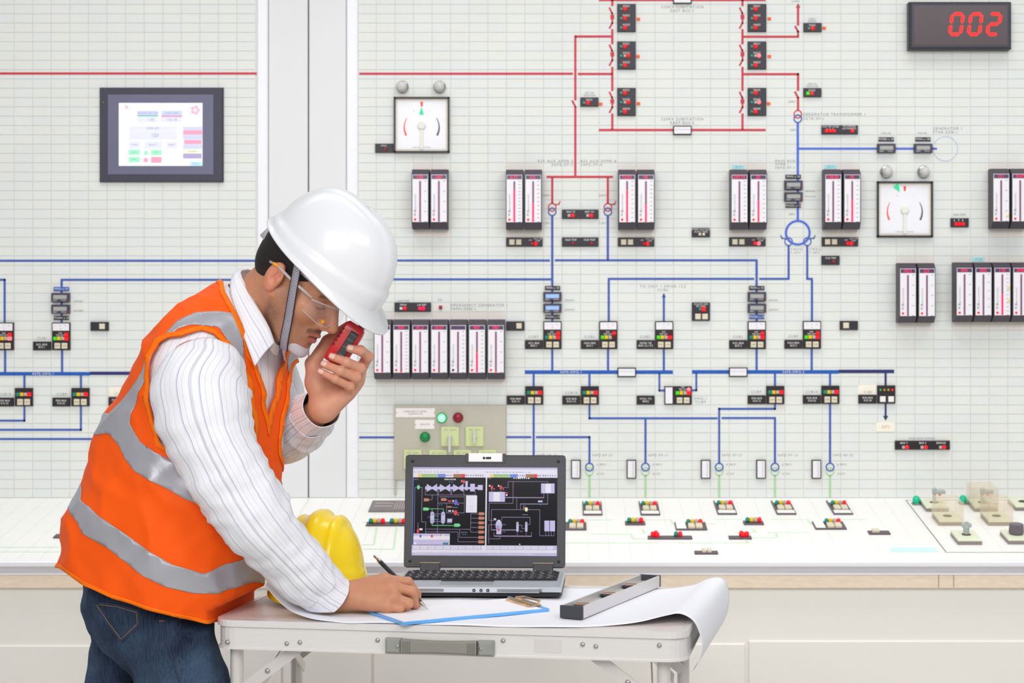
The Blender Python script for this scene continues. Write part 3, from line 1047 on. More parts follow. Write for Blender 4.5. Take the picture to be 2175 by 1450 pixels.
SF = [(1115.5, 820, 'FDR BKR\nSUS-13', 'at the left end of the first bus'), (1233.5, 820, 'FDR BKR\nSUS-112', 'hanging under the middle of the first bus'), (1627, 819, 'FDR BKR\nSUS-12', 'under the second bus before its print'), (1744, 818.5, 'FDR BKR\nSUS-22', 'under the second bus after its print')]
for x, y, nm, w in SF:
    short_feeder(x, y, 'square feeder module with beige buttons ' + w)
    name_plate(x - 39.3, y + 20, 'black name plate beside the square feeder module ' + w, nm)
short_feeder(1862.5, 818, 'square black feeder module with round lamps and two white buttons', True)
name_plate(1822.5, 838, 'black name plate under the cream tile on the navy bus', 'FDR BKR\nSUS-24', 39)
name_plate(1352, 840, 'black name plate standing alone left of the bus coupler module', 'SWG1 TO\nBKR2')
for x, y, w in ((32.5, 823.5, 'at the corner of the upper left wall loop'), (152.5, 823.5, 'on the left wall nearer the engineer')):
    short_feeder(x, y, 'square feeder module with beige buttons ' + w)
    name_plate(x - 40.5, y + 20.5, 'black name plate beside the square module ' + w, 'FDR BKR\nSUS-22')
name_plate(231, 843, 'black name plate under the cream tile behind the orange vest', 'FDR BKR\nSUS-24')
for x, y, w, p in ((1822.5, 818.5, 'beside the round lamp module', 'CUB3'), (231.5, 822.5, 'on the left wall behind the orange vest', 'CUB2')):
    rect(x, y, x + 39, y + 20)
    d = Dev('cream_plate', 'cream blank plate printed with a cubicle number ' + w, 'plate', x + 19.5, y + 10)
    d.box('plate', x, y, x + 39, y + 19.5, 0, 1.2, M_CREAM, .4)
    d.text(p, x + 21, y + 14, 5.4, 1.4, M_PRINT)
d = Dev('cream_plate', 'cream plate with pink letters below the navy arrow', 'plate', 1880.5, 906.5)
d.box('plate', 1861, 897, 1900, 916.5, 0, 1.2, M_CREAM, .4)
d.text('ESP2', 1881, 906.5, 6.6, 1.4, mat('pink_print', (214, 168, 160), .6))
# bus coupler module lying on its side
rect(1411, 820, 1469, 858.5)
d = Dev('bus_coupler_module', 'wide black bus coupler module with an upright white ammeter at its left', 'control module', 1440, 839)
d.box('body', 1411, 820, 1469, 858.5, 0, 6, M_BLK2, 1)
d.box('ammeter', 1413, 822, 1428, 856.5, 6, 7, M_FACE, .4)
d.text('TRIP\nTRIP ALM\nREADY', 1450, 826, 3.2, 6.2, M_TXTW)
d.lamp(1462.5, 826.5, 4.2, 6, M_LHOT, 4, round_=True)
lamp_row(d, 1438.5, 834, M_LGRN, TR)
d.button(1443, 849.5, 6, 6, txt='OFF')
d.button(1458, 849.5, 6, 6, txt='ON')


# white edge meters with dark frames
def edge_meter(x0, y0, x1, y1, label):
    rect(x0, y0, x1, y1)
    d = Dev('edge_meter', label, 'panel meter', (x0 + x1) / 2, (y0 + y1) / 2)
    d.box('frame', x0, y0, x1, y1, 0, 6, M_BLK2, .8)
    o = d.box('face', x0 + 2.1, y0 + 2.1, x1 - 2.1, y1 - 2.1, 6, 6.6, M_FACE)
    b = MB()
    tall = y1 - y0 > x1 - x0
    for k in range(11):
        t = k / 10
        if tall:
            xx, yy = d.xy(x1 - 8, y0 + 5 + (y1 - y0 - 10) * t)
            b.box(xx, xx + 3 * U, yy - .4 * U, yy + .4 * U, 6.6 * U, 6.8 * U)
        else:
            xx, yy = d.xy(x0 + 5 + (x1 - x0 - 10) * t, y0 + 7)
            b.box(xx - .4 * U, xx + .4 * U, yy - 2 * U, yy, 6.6 * U, 6.8 * U)
    b.build('scale', M_PRINT, d.e)


edge_meter(1311.5, 780.5, 1350.5, 800, 'white faced meter in a dark frame set into the first thick blue bus')
edge_meter(1548, 780, 1587, 799.5, 'white faced meter in a dark frame set into the second thick blue bus')
edge_meter(1429.5, 267.5, 1468.5, 286.5, 'white faced meter in a dark frame on red east bus two')
edge_meter(1429.5, -11, 1468.5, 8.5, 'white faced meter in a dark frame on red east bus one')
for x, t in ((1213, '3APZ-XF-23'), (1331, '3APZ-XF-11'), (1488.5, '3APZ-XF-21'), (1606, '3APZ-XF-12'), (1723.5, '3APZ-XF-22')):
    edge_meter(x, 976, x + 20, 1015.5, 'upright white faced meter in a dark frame left of transformer ' + {'3': 'twenty-three', '11': 'eleven', '21': 'twenty-one', '12': 'twelve', '22': 'twenty-two'}.get(t[8:], 'twenty-three'))

# grey relay panel with lamps and rotary switches
rect(838, 860, 1075, 1050)
d = Dev('relay_panel', 'grey relay panel with three lamps and pale green rotary switches', 'control panel', 956, 955)
M_GREY = mat('panel_grey', (188, 184, 170), .5, noise=.03, scale=8)
d.box('panel_plate', 838, 860, 1075, 1018, 0, 8, M_GREY, 1)
d.box('panel_side', 838, 1018, 842, 1050, 0, 5, M_GREY, .5)
for x0, y0, x1, y1 in ((841.5, 866, 924.5, 885.5), (882, 891, 923.5, 910.5)):
    p = d.box('plate', x0, y0, x1, y1, 8, 9.2, mat('white_label', (240, 232, 232), .5, noise=.02), .4)
    d.text('EMERGENCY DIESEL\nGENERATOR' if x1 - x0 > 60 else 'REMOTE', (x0 + x1) / 2, (y0 + y1) / 2, 4, 9.4, M_PRINT, parent=p)
    for xx in (x0 + 1.2, x1 - 1.2):
        d.lamp(xx, (y0 + y1) / 2, 1.6, 9.0, M_GREY, .6, name='screw', round_=True, parent=p)
for x, y, m, rim in ((939, 886.5, mat('lamp_green_lit', (150, 255, 190), .3, emit=1.1), mat('lamp_green_rim', (36, 190, 110), .3)), (973.5, 886, mat('lamp_maroon', (148, 18, 40), .25, noise=.1), mat('lamp_maroon_rim', (120, 20, 40), .3)), (903.5, 927, mat('lamp_emerald', (10, 136, 70), .25, noise=.1), mat('lamp_emerald_rim', (10, 120, 66), .3))):
    o = d.lamp(x, y, 11, 8, rim, 9, name='lamp', round_=True)
    d.lamp(x, y, 8.6, 12, m, 7, name='lens', round_=True, parent=o)
M_SW = mat('switch_green', (206, 216, 160), .5, noise=.03)
for x, y, t in ((956.5, 926, 0), (1008.5, 926, 1), (877.5, 975, 1), (931, 975, 0), (982.5, 975, 1), (1035.5, 975, 1)):
    o = d.box('rotary_switch', x - 19, y - 20.5, x + 19, y + 20.5, 8, 13, M_SW, .8)
    d.text('OFF   AUTO', x, y - 14, 3.6, 13.2, M_PRINT, parent=o)
    b = MB()
    xx, yy = d.xy(x, y)
    b.lathe(xx, yy, [(5 * U, 13 * U), (5 * U, 20 * U), (3.5 * U, 22 * U)], 18)
    if t:
        b.bbox(xx - 2.6 * U, xx + 2.6 * U, yy - 15 * U, yy + 15 * U, 18 * U, 26 * U, 1 * U)
    else:
        b.bbox(xx - 2.6 * U, xx + 2.6 * U, yy - 32 * U, yy + 4 * U, 18 * U, 30 * U, 1 * U)
    b.build('switch_handle', mat('switch_lever', (206, 206, 202), .4, noise=.03), o)

# red number display
rect(1926, 8, 2142, 108)
d = Dev('number_display', 'large black display box showing 002 in red digits', 'display', 2034, 58)
d.box('housing', 1926, 8, 2142, 108, 0, 26, M_BLK, 2)
d.box('bezel', 1930, 11.5, 2138, 104.5, 26, 28, mat('display_bezel', (58, 56, 70), .4, noise=.05), 1.5)
d.box('screen', 1936, 16, 2133, 99.5, 28, 28.6, mat('display_screen', (54, 34, 44), .25, noise=.04))
SEGS = {'0': 'abcdef', '2': 'abged'}


def seven(d, ch, x0, y0, w, h, t, sl, W, m):
    b = MB()
    g = 1.2
    S = {'a': ((0, 0), (w, 0)), 'd': ((0, h), (w, h)), 'g': ((0, h / 2), (w, h / 2)), 'f': ((0, 0), (0, h / 2)), 'e': ((0, h / 2), (0, h)), 'b': ((w, 0), (w, h / 2)), 'c': ((w, h / 2), (w, h))}
    for s in SEGS[ch]:
        (xa, ya), (xb, yb) = S[s]
        if xa == xb:
            ya, yb = ya + g, yb - g
            poly = [(xa - t / 2, ya + t / 2), (xa, ya), (xa + t / 2, ya + t / 2), (xb + t / 2, yb - t / 2), (xb, yb), (xb - t / 2, yb - t / 2)]
        else:
            xa, xb = xa + g, xb - g
            poly = [(xa, ya), (xa + t / 2, ya - t / 2), (xb - t / 2, yb - t / 2), (xb, yb), (xb - t / 2, yb + t / 2), (xa + t / 2, ya + t / 2)]
        poly = [d.xy(x0 + p[0] + (h - p[1]) * sl, y0 + p[1]) for p in poly]
        b.prism(poly, W * U, (W + .6) * U)
    return b.build('digit', m, d.e)


M_SEG = mat('segment_red', (255, 12, 10), .4, emit=.9)
for ch, x in (('0', 2011), ('0', 2050.5), ('2', 2090)):
    seven(d, ch, x, 34, 23, 43, 7.2, .14, 28.6, M_SEG)

# touch screen on the left wall
rect(212, 186, 476, 387)
d = Dev('touch_screen', 'dark framed touch screen with a bright white page on the left wall', 'screen', 344, 286.5)
d.box('housing', 213, 186.5, 475.5, 387, 0, 8, mat('hmi_bezel', (62, 60, 76), .45, noise=.05, scale=20), 2.5)
d.box('inner_bezel', 231, 201.5, 455, 371, 8, 9, mat('hmi_inner', (104, 104, 132), .4, noise=.05, scale=10), .5)
d.box('screen', 254.5, 219.5, 432, 353, 9, 9.6, mat('hmi_screen', (240, 243, 252), .4, emit=.18), 0)
d.lamp(221, 218, 1.4, 8, mat('hmi_led', (130, 150, 40), .4), 1, round_=True)


def flat(d, name, x0, y0, x1, y1, w, m):
    return d.box(name, x0, y0, x1, y1, w, w + .25, m)


HB, HP, HG, HC = mat('page_blue', (214, 220, 250), .5, emit=.08), mat('page_pink', (255, 168, 196), .5, emit=.08), mat('page_green', (168, 250, 206), .5, emit=.08), mat('page_cyan', (196, 238, 255), .5, emit=.08)
HL = mat('page_lilac', (184, 170, 220), .5, emit=.08)
HY = mat('page_yellow', (246, 248, 214), .5, emit=.08)
HT = mat('page_text', (160, 168, 216), .6)
HPL = mat('page_pale', (234, 236, 253), .5, emit=.08)
for r in ((294, 236, 338, 247, HB), (294, 246, 338, 249, HG), (294, 250, 337, 260, HPL), (345, 236, 389, 247, HB), (345, 246.5, 389, 249.5, HP), (344, 250, 388, 260, HPL),
          (277, 269, 378, 278, HPL), (277, 279, 378, 297, HPL), (277, 301, 300, 316, HPL), (309, 301, 346, 316, HPL), (356, 301, 379, 316, HPL), (275.5, 318.5, 299, 329.5, HG), (323, 319, 345, 330, HG),
          (275.5, 334, 299, 345, HG), (323, 334, 345, 346, HP), (391, 270, 431.5, 277, HB), (391, 277.5, 431.5, 286.5, HP), (391, 287, 431.5, 297, HB), (393, 298, 430, 306.5, HP), (391, 307, 431, 317, HB), (392, 318, 428, 326.5, HY), (391, 327, 430, 337, HL), (406, 344, 431.5, 353, HC)):
    flat(d, 'screen_tile', r[0], r[1], r[2], r[3], 9.6, r[4])
for x, y, m in ((312, 325, HG), (312, 340.5, HP)):
    d.lamp(x, y, 4.6, 9.6, m, .3, name='screen_dot', round_=True)
b = MB()
for k in range(5):
    a = 2 * math.pi * k / 5
    xx, yy = d.xy(416.5 + 6.5 * math.cos(a), 235 + 6.5 * math.sin(a))
    b.ring(xx, yy, 1.2 * U, 3.4 * U, 9.6 * U, 9.9 * U, 10)
b.build('screen_icon', HP, d.e)
b = MB()
b.prism([d.xy(266, 223), d.xy(277, 228), d.xy(270, 234)], 9.6 * U, 9.9 * U)
b.build('screen_icon', mat('page_peach', (255, 206, 196), .5, emit=.08), d.e)
for t, x, y, s in (('POWER FACTOR', 316, 241.5, 4.2), ('LOAD LIMIT', 367, 241.5, 4.2), ('1.02', 323, 255, 6), ('162.18', 367, 255, 6), ('SPEED SET', 327, 273.5, 4.4), ('120', 331, 288.5, 8), ('START', 288, 308.5, 3.8), ('SELECT', 327, 308.5, 3.8), ('RESET', 367, 308.5, 3.8), ('AUTO', 287, 324, 3.8), ('ON', 334, 324.5, 3.8), ('MAN', 287, 339.5, 3.8), ('MENU', 418, 348.5, 3.8), ('ALARM', 411, 322.5, 3.8)):
    d.text(t, x, y, s, 9.95, HT)

tiles(wall_left, 545 - 37 * 39.5, 0, 37, -883, 546, 3)
tiles(wall_right, 1075.5 - 8 * TW, 0, 56, 761, 2960, 5)
# ------------------------------------------------------------------ floor
b = MB()
b.box(-4.5, 4.5, -1.5, YW + .1, -.04, 0)
tag(b.build('floor', mat('floor_vinyl', (206, 204, 198), .4, noise=.05, scale=3)), 'pale grey vinyl floor of the control room', 'floor', kind='structure')

# ------------------------------------------------------------------ control console below the wall
SL = .1282                        # slope of the desk
SANG = math.atan(SL)


def desk_pt(px, py):
    Y = 4000 * (.596 + YW * SL) / (py - Y0 + 4000 * SL)
    return Vector(((px - X0) * Y / FPX, Y, CAMZ - .596 - (YW - Y) * SL))


ZB = CAMZ - .596
YF = 5.0                          # front edge of the desk
ZF = ZB - (YW - YF) * SL
XL, XR = -2.98, 2.5
con = empty('control_console', (0, YF, 0), (0, 0, 0), 'long white control console desk with sloping top and wooden front rail', 'console')
M_DESK = mat('desk_white', (247, 246, 243), .4, noise=.012, scale=6)
M_CAB = mat('cabinet_cream', (238, 235, 229), .5, noise=.015, scale=4)


def desk_loc(X, Y, lift=0.0):
    """console-local position of a desk point"""
    return Vector((X, Y - YF, ZB - (YW - Y) * SL + lift))


b = MB()
for xa, xb in ((XL, -.7755), (-.7745, XR)):
    pts = [(0, ZF), (YW - YF, ZB), (YW - YF, ZB - .12), (0, ZF - .02)]
    vs = [(xa, p[0], p[1]) for p in pts] + [(xb, p[0], p[1]) for p in pts]
    b.add(vs, [(0, 1, 2, 3), (7, 6, 5, 4), (0, 4, 5, 1), (1, 5, 6, 2), (2, 6, 7, 3), (3, 7, 4, 0)])
b.build('desk_top', M_DESK, con)
# thin tile joints of the desk top
b = MB()
x = -2.92
while x < 2.46:
    b.box(x - .0005, x + .0005, .02, (YW - YF) / math.cos(SANG) - .004, -.0004, .0001)
    x += .0563
for k in range(1, 25):
    y = .028 * k
    b.box(XL + .02, XR - .02, y - .0003, y + .0003, -.0004, .0001)
tag(b.build('tile_joints', mat('desk_joint', (222, 224, 216), .7, noise=.03), con, None, (0, 0, ZF), (SANG, 0, 0)), kind='stuff')


def con_box(name, x0, x1, y0, y1, z0, z1, m, bev=0.0, parent=None):
    b = MB()
    if bev:
        b.bbox(x0, x1, z0, z1, -y1, -y0, bev)
        return b.build(name, m, parent or con, None, (0, 0, 0), WROT)
    b.box(x0, x1, y0, y1, z0, z1)
    return b.build(name, m, parent or con)


con_box('nosing', XL, XR, -.018, .01, ZF - .016, ZF + .001, M_WHITE, .004)
con_box('metal_strip', XL, XR, -.010, .01, ZF - .032, ZF - .016, mat('satin_metal', (222, 218, 220), .3, metal=.4, noise=.04, scale=3, stretch=(6, 1, 40)))
con_box('bead', XL, XR, -.014, .01, ZF - .036, ZF - .032, M_WHITE)
M_WOOD = mat('pale_wood', (240, 222, 200), .45, noise=.08, scale=14, stretch=(2, 8, 30))
xs = [XL, -1.03, .99, 1.03, XR]
for a, c in zip(xs[:-1], xs[1:]):
    con_box('wood_rail', a + .0006, c - .0006, -.012, .02, ZF - .072, ZF - .036, M_WOOD, .002)
con_box('body', XL, XR, .004, YW - YF, .08, ZF - .06, M_CAB)
con_box('plinth', XL, XR, .04, YW - YF, 0, .08, mat('plinth_grey', (150, 148, 144), .6, noise=.04))


def cx_at(px):
    return (px - X0) * YF / FPX


def cz_at(py):
    return CAMZ - (py - Y0) * YF / FPX


for a, c, top in ((-1100, -404, 1370), (-400, 199, 1370), (203, 597, 1370), (601, 788, 1372), (793, 1583, 1366), (1590, 2600, 1360), (2606, 3150, 1360)):
    dr = con_box('door', cx_at(a), cx_at(c), -.004, .004, .1, cz_at(top), M_CAB, .003)
    lk = (a + 58 if a == 1590 else c - 215 if a == 793 else c - 40)
    con_box('lock_plate', cx_at(lk - 13), cx_at(lk + 13), -.008, -.004, cz_at(1470), cz_at(1440), M_CAB, .001, dr)
    if c - a > 500:
        h0 = 1820 if a == 1590 else (1110 if a == 793 else -200)
        con_box('handle', cx_at(h0), cx_at(h0 + 188), -.022, -.004, cz_at(1480), cz_at(1444), M_BLK2, .004, dr)

# ------------------------------------------------------------------ devices on the desk
DROT = (SANG, 0, 0)


def desk_dev(name, label, cat, px, py, group=None):
    p = desk_pt(px, py) + Vector((0, 0, .0004))
    return Dev(name, label, cat, 0, 0, group, loc=p, rot=DROT)


M_DKGREY = mat('desk_module_grey', (96, 84, 92), .5, noise=.05)


def dome(d, x, y, m, r=4.6, h=9.0):
    d.lamp(x, y, r, 4, m, h, round_=True)


def dmodule(px, py, kind, label, name='desk_module', cat='control module'):
    """kind: 'tall' framed with labels, 'strip' four lamps, 'wide' with plate at left, 'btn' lamps over two buttons"""
    d = desk_dev(name, label, cat, px, py)
    if kind == 'tall':
        w, h0, h1 = 20, -58, 58
        d.box('frame', -w, h0, w, h1, 0, 3, M_DKGREY, .5)
        d.box('plate', -w + 2.2, h0 + 3, w - 2.2, h0 + 22, 3, 3.8, M_DESK)
        d.box('plate', -w + 2.2, h1 - 26, w - 2.2, h1 - 3, 3, 3.8, M_DESK)
        y, yb = -14, 16
    elif kind == 'wide':
        d.box('frame', -31, -28, 31, 30, 0, 3, M_DKGREY, .5)
        d.box('plate', -29, -25, -10, 27, 3, 3.8, M_DESK)
        y, yb = -10, 14
    elif kind == 'btn':
        d.box('frame', -22, -28, 20, 30, 0, 3, M_DKGREY, .5)
        y, yb = -10, 14
    else:
        d.box('frame', -20, -12, 20, 14, 0, 3, M_DKGREY, .5)
        y, yb = 2, None
    ox = 8 if kind == 'wide' else 0
    for k, m in enumerate((M_TEAL, M_YEL, M_LGREY, TR)):
        dome(d, ox - 12 + 8 * k, y, m)
    if yb is not None:
        for k in (-1, 1):
            d.box('button', ox + k * 7.4 - 6.6, yb - 12, ox + k * 7.4 + 6.6, yb + 12, 3, 9, M_BTN, 1.4)
    return d


for px, py, w in ((1258, 1080.5, 'twenty-three'), (1379, 1080.5, 'eleven'), (1540, 1079, 'twenty-one'), (1664, 1079, 'twelve'), (1783, 1079, 'twenty-two')):
    dmodule(px, py, 'tall', 'framed desk module with dome lamps below the green line of transformer ' + w)
dmodule(1224, 1118.5, 'btn', 'dark desk module with two buttons at the right edge of the laptop')
dmodule(1349, 1112, 'strip', 'low lamp strip on the desk under the transformer eleven module')
dmodule(1467, 1118.5, 'wide', 'wide desk module with white plate in the middle of the desk')
dmodule(1600, 1111.5, 'strip', 'low lamp strip on the desk under the transformer twenty-one module')
dmodule(1761, 1117, 'wide', 'wide desk module with white plate under the transformer twenty-two module')
d = desk_dev('desk_module', 'long dark strip with red lamp cluster and teal lamp on the desk', 'control module', 1423, 1143)
d.box('frame', -43, -10, 43, 10, 0, 3, M_DKGREY, .5)
for x, y, m, r in ((-33, -1, TR, 4.8), (-27, -8, TR, 4.8), (-25, 3, TR, 4.6), (12, -2, M_TEAL, 4.4), (20, -2, TR, 4.4)):
    dome(d, x, y, m, r)
d = desk_dev('desk_module', 'short dark strip with a cluster of red lamps on the desk', 'control module', 1572, 1143)
d.box('frame', -22, -10, 22, 10, 0, 3, M_DKGREY, .5)
for x, y, r in ((3, -7, 4.6), (6, 2, 4.4), (13, -2, 5)):
    dome(d, x, y, TR, r)
d = desk_dev('desk_module', 'short dark strip with one beige button near the switch area', 'control module', 1867, 1132.5)
d.box('frame', -21, -11, 21, 12, 0, 3, M_DKGREY, .5)
d.box('button', -14, -6, 0, 6, 3, 9, M_BTN, 1.4)
d = desk_dev('desk_module', 'small dark strip with two beige buttons at the desk front', 'control module', 1500, 1175)
d.box('frame', -22, -9, 22, 9, 0, 3, M_DKGREY, .5)
d.box('button', -8, -7, 0, 5, 3, 9, M_BTN, 1.2)
d.box('button', 2, -7, 10, 5, 3, 9, M_BTN, 1.2)
d = desk_dev('desk_module', 'dark strip with two sets of dome lamps left of the laptop', 'control module', 823, 1114)
d.box('frame', -42, -13, 42, 14, 0, 3, M_DKGREY, .5)
for x, m in ((-33, M_TEAL), (-25, M_YEL), (-17, M_LGREY), (-9, TR), (9, M_TEAL), (17, M_YEL), (25, M_LGREY), (33, TR)):
    dome(d, x, 1, m)
d = desk_dev('annunciator_plate', 'dark grey annunciator plate with pale lines left of the laptop', 'plate', 826, 1077)
d.box('plate', -38, -44, 38, 44, 0, 4, mat('annunciator_grey', (128, 118, 122), .5, noise=.05), .6)
for k in range(2):
    d.box('label_bar', -30, -22 + 26 * k, 8, -14 + 26 * k, 4, 4.4, mat('annunciator_line', (176, 168, 168), .5))
b = MB()
for k in range(5):
    b.box((12 + 5 * k) * U, (14 + 5 * k) * U, -34 * U, 34 * U, 4 * U, 4.3 * U)
b.build('label_bar', MATS['annunciator_line'], d.e)
d = desk_dev('desk_module', 'small dark strip on the desk behind the vest hem', 'control module', 140, 1140)
d.box('frame', -22, -12, 22, 12, 0, 3, M_DKGREY, .5)
d.box('button', 4, -7, 16, 7, 3, 7, M_BTN, 1)
d = desk_dev('cyan_sticker', 'pale cyan strip of tape lying on the desk beside the switch area', 'sticker', 1941, 1168)
d.box('label_tape', -43, -14, 43, 14, 0, .8, mat('cyan_tape', (206, 246, 244), .6, noise=.02))

# pale green mimic lines on the desk (one strip each)
for pts in ([(1235, 1104), (1300, 1104)], [(1340, 1104), (1425, 1104)], [(1515, 1103), (1580, 1103)], [(1640, 1103), (1715, 1103)], [(1765, 1103), (1840, 1103)], [(1425, 1104), (1430, 1113)],
            [(1255, 1134), (1340, 1134)], [(1340, 1134), (1345, 1144)], [(1345, 1144), (1395, 1144)], [(1200, 1153), (1400, 1153)], [(1440, 1153), (1590, 1153)], [(1365, 1124), (1370, 1134)], [(1630, 1131), (1718, 1131)], [(1560, 1131), (1610, 1131)],
            [(1500, 1112), (1520, 1112)], [(1715, 1103), (1722, 1113)], [(1600, 1124), (1604, 1131)], [(1590, 1153), (1580, 1143)], [(1648, 1131), (1651, 1142)], [(1580, 1142), (1651, 1142)], [(770, 1109), (848, 1109)], [(800, 1121), (794, 1157)],
            [(842, 1121), (836, 1166)], [(770, 1157), (794, 1157)], [(770, 1166), (836, 1166)], [(0, 1162), (190, 1162)], [(0, 1172), (190, 1172)]):
    a, c = desk_pt(*pts[0]), desk_pt(*pts[1])
    b = MB()
    b.bar(a - Vector((0, YF, 0)) + Vector((0, 0, .0004)), c - Vector((0, YF, 0)) + Vector((0, 0, .0004)), .0012, .0062)
    b.build('mimic_line', M_MINT, con)

# switch area at the right end
p0, p1 = desk_pt(1915, 1062), desk_pt(2020, 1173)
Xs = (p0.x + p1.x) / 2
b = MB()
for (xa, ya), (xb, yb) in (((Xs, p0.y), (Xs, p1.y)), ((Xs, p0.y), (Xs + .42, p0.y)), ((Xs, p1.y), (Xs + .8, p1.y)), ((Xs + .42, p0.y), (Xs + .42, p1.y + .18))):
    b.bar(desk_loc(xa, ya, .0004), desk_loc(xb, yb, .0004), .0012, .0028)
b.build('outline', mat('outline_grey', (140, 132, 134), .6), con)
M_PLATE = mat('switch_plate', (228, 232, 206), .5, noise=.03)
M_EDGE = mat('switch_base', (140, 132, 130), .5, noise=.04)
M_COVER = mat('clear_cover', (240, 222, 190), .08, alpha=.17, spec=.6)
M_LEVER = mat('lever_grey', (168, 176, 176), .4, noise=.04)


def desk_switch(px, py, label, lever='pistol', cover=False, lamp=False):
    d = desk_dev('control_switch', label, 'switch', px, py)
    d.box('base', -23, -36, 23, 36, 0, 7, M_EDGE, .5)
    d.box('plate', -23, -36, 23, 36, 7, 11, M_PLATE, .8)
    b = MB()
    b.lathe(0, 0, [(9 * U, 11 * U), (9 * U, 12 * U), (6 * U, 13 * U)], 20)
    b.build('collar', mat('collar_dark', (58, 50, 34), .4), d.e, True)
    b = MB()
    if lever == 'pistol':
        b.lathe(0, 0, [(3.4 * U, 12 * U), (3.4 * U, 28 * U), (5 * U, 30 * U), (5 * U, 40 * U), (3 * U, 42 * U)], 16)
        b.bbox(-4 * U, 22 * U, -5 * U, 5 * U, 30 * U, 38 * U, 2 * U)
        b.build('lever', M_LEVER, d.e)
    elif lever == 'small':
        b.lathe(0, 0, [(6 * U, 12 * U), (6 * U, 26 * U), (4 * U, 30 * U), (4 * U, 36 * U)], 16)
        b.bbox(-9 * U, 9 * U, -4 * U, 4 * U, 26 * U, 34 * U, 1.5 * U)
        b.build('lever', M_LEVER, d.e)
    elif lever == 'knob':
        n = 28
        pr = []
        for z, r in ((12, 12), (14, 13.5), (30, 12.5), (32, 11)):
            pr.append([((r + (1.0 if i % 2 else -.6)) * U * math.cos(2 * math.pi * i / n), (r + (1.0 if i % 2 else -.6)) * U * math.sin(2 * math.pi * i / n), z * U) for i in range(n)])
        b.grid(pr, closev=True)
        b.add(pr[-1], [tuple(range(n))])
        b.build('knob', mat('knob_grey', (112, 102, 112), .45, noise=.05), d.e)
    if lamp:
        d.lamp(12, -6, 3.4, 24, mat('tip_red', (255, 86, 60), .4, emit=.3), 5, name='tip', round_=True)
    if cover:
        b = MB()
        t = .8 * U
        x, y, z = 25 * U, 37 * U, 46 * U
        for q in ((-x, x, -y, -y + t, 0, z), (-x, x, y - t, y, 0, z), (-x, -x + t, -y, y, 0, z), (x - t, x, -y, y, 0, z), (-x, x, -y, y, z - t, z)):
            b.box(*q)
        b.build('cover', M_COVER, d.e)
    return d


def teal_lamp(px, py, label):
    d = desk_dev('pilot_lamp', label, 'lamp', px, py)
    d.box('base', -8, -10, 8, 8, 0, 3, M_EDGE)
    d.lamp(0, 0, 8, 3, mat('pilot_teal', (6, 192, 150), .25, emit=.08), 15, name='lens', round_=True)


teal_lamp(1946, 1071, 'teal pilot lamp at the corner of the outlined switch area')
teal_lamp(2045, 1070, 'teal pilot lamp beside the second covered switch')
desk_switch(1984, 1078, 'pistol grip control switch with red tip beside the corner teal lamp', 'pistol', False, True)
desk_switch(2012, 1107, 'small control switch under a clear cover next to the outline', 'none', True)
desk_switch(2052, 1147, 'uncovered control switch with small grey lever', 'small')
desk_switch(2086, 1078, 'pistol grip control switch under a tall clear cover', 'pistol', True, True)
desk_switch(2116, 1107, 'small control switch under a clear cover behind the ribbed knob', 'none', True)
desk_switch(2158, 1146, 'control switch with ribbed grey knob', 'knob')
desk_switch(2172, 1076, 'pale switch plate at the far end of the desk back row', 'none')
# ------------------------------------------------------------------ folding table
ZT = .900                         # height of the table top
TA = math.radians(-9)
TLOC = Vector((-.227, 3.555, 0))  # middle of the front edge
TWD, TDP = .917, .54
tab = empty('folding_table', TLOC, (0, 0, TA), 'silver aluminium folding table with a grey carrying handle on its front', 'table')


def t2w(x, y, z=ZT):
    c, s = math.cos(TA), math.sin(TA)
    return Vector((TLOC.x + x * c - y * s, TLOC.y + x * s + y * c, z))


def w2t(p):
    c, s = math.cos(TA), math.sin(TA)
    dx, dy = p[0] - TLOC.x, p[1] - TLOC.y
    return dx * c + dy * s, -dx * s + dy * c


def plane_pt(px, py, z):
    """where the sight line through a photograph pixel meets the height z"""
    Y = (CAMZ - z) * FPX / (py - Y0)
    return Vector(((px - X0) * Y / FPX, Y, z))


def front_x(px):
    """local x of a spot on the table front seen at px"""
    k = (px - X0) / FPX
    c, s = math.cos(TA), math.sin(TA)
    return (k * TLOC.y - TLOC.x) / (c - k * s)


def front_z(px, py):
    x = front_x(px)
    Y = t2w(x, 0).y
    return CAMZ - (py - Y0) * Y / FPX


def rrect(x0, x1, y0, y1, r, n=6):
    pts = []
    for cx, cy, a in ((x1 - r, y0 + r, -90), (x1 - r, y1 - r, 0), (x0 + r, y1 - r, 90), (x0 + r, y0 + r, 180)):
        for i in range(n + 1):
            t = math.radians(a + 90 * i / n)
            pts.append((cx + r * math.cos(t), cy + r * math.sin(t)))
    return pts


def ring_prism(b, outer, inner, z0, z1):
    n = len(outer)
    vs = [(p[0], p[1], z) for z in (z0, z1) for p in outer] + [(p[0], p[1], z) for z in (z0, z1) for p in inner]
    fs = []
    for i in range(n):
        j = (i + 1) % n
        fs += [(i, j, n + j, n + i), (2 * n + j, 2 * n + i, 3 * n + i, 3 * n + j), (n + i, n + j, 3 * n + j, 3 * n + i), (j, i, 2 * n + i, 2 * n + j)]
    b.add(vs, fs)


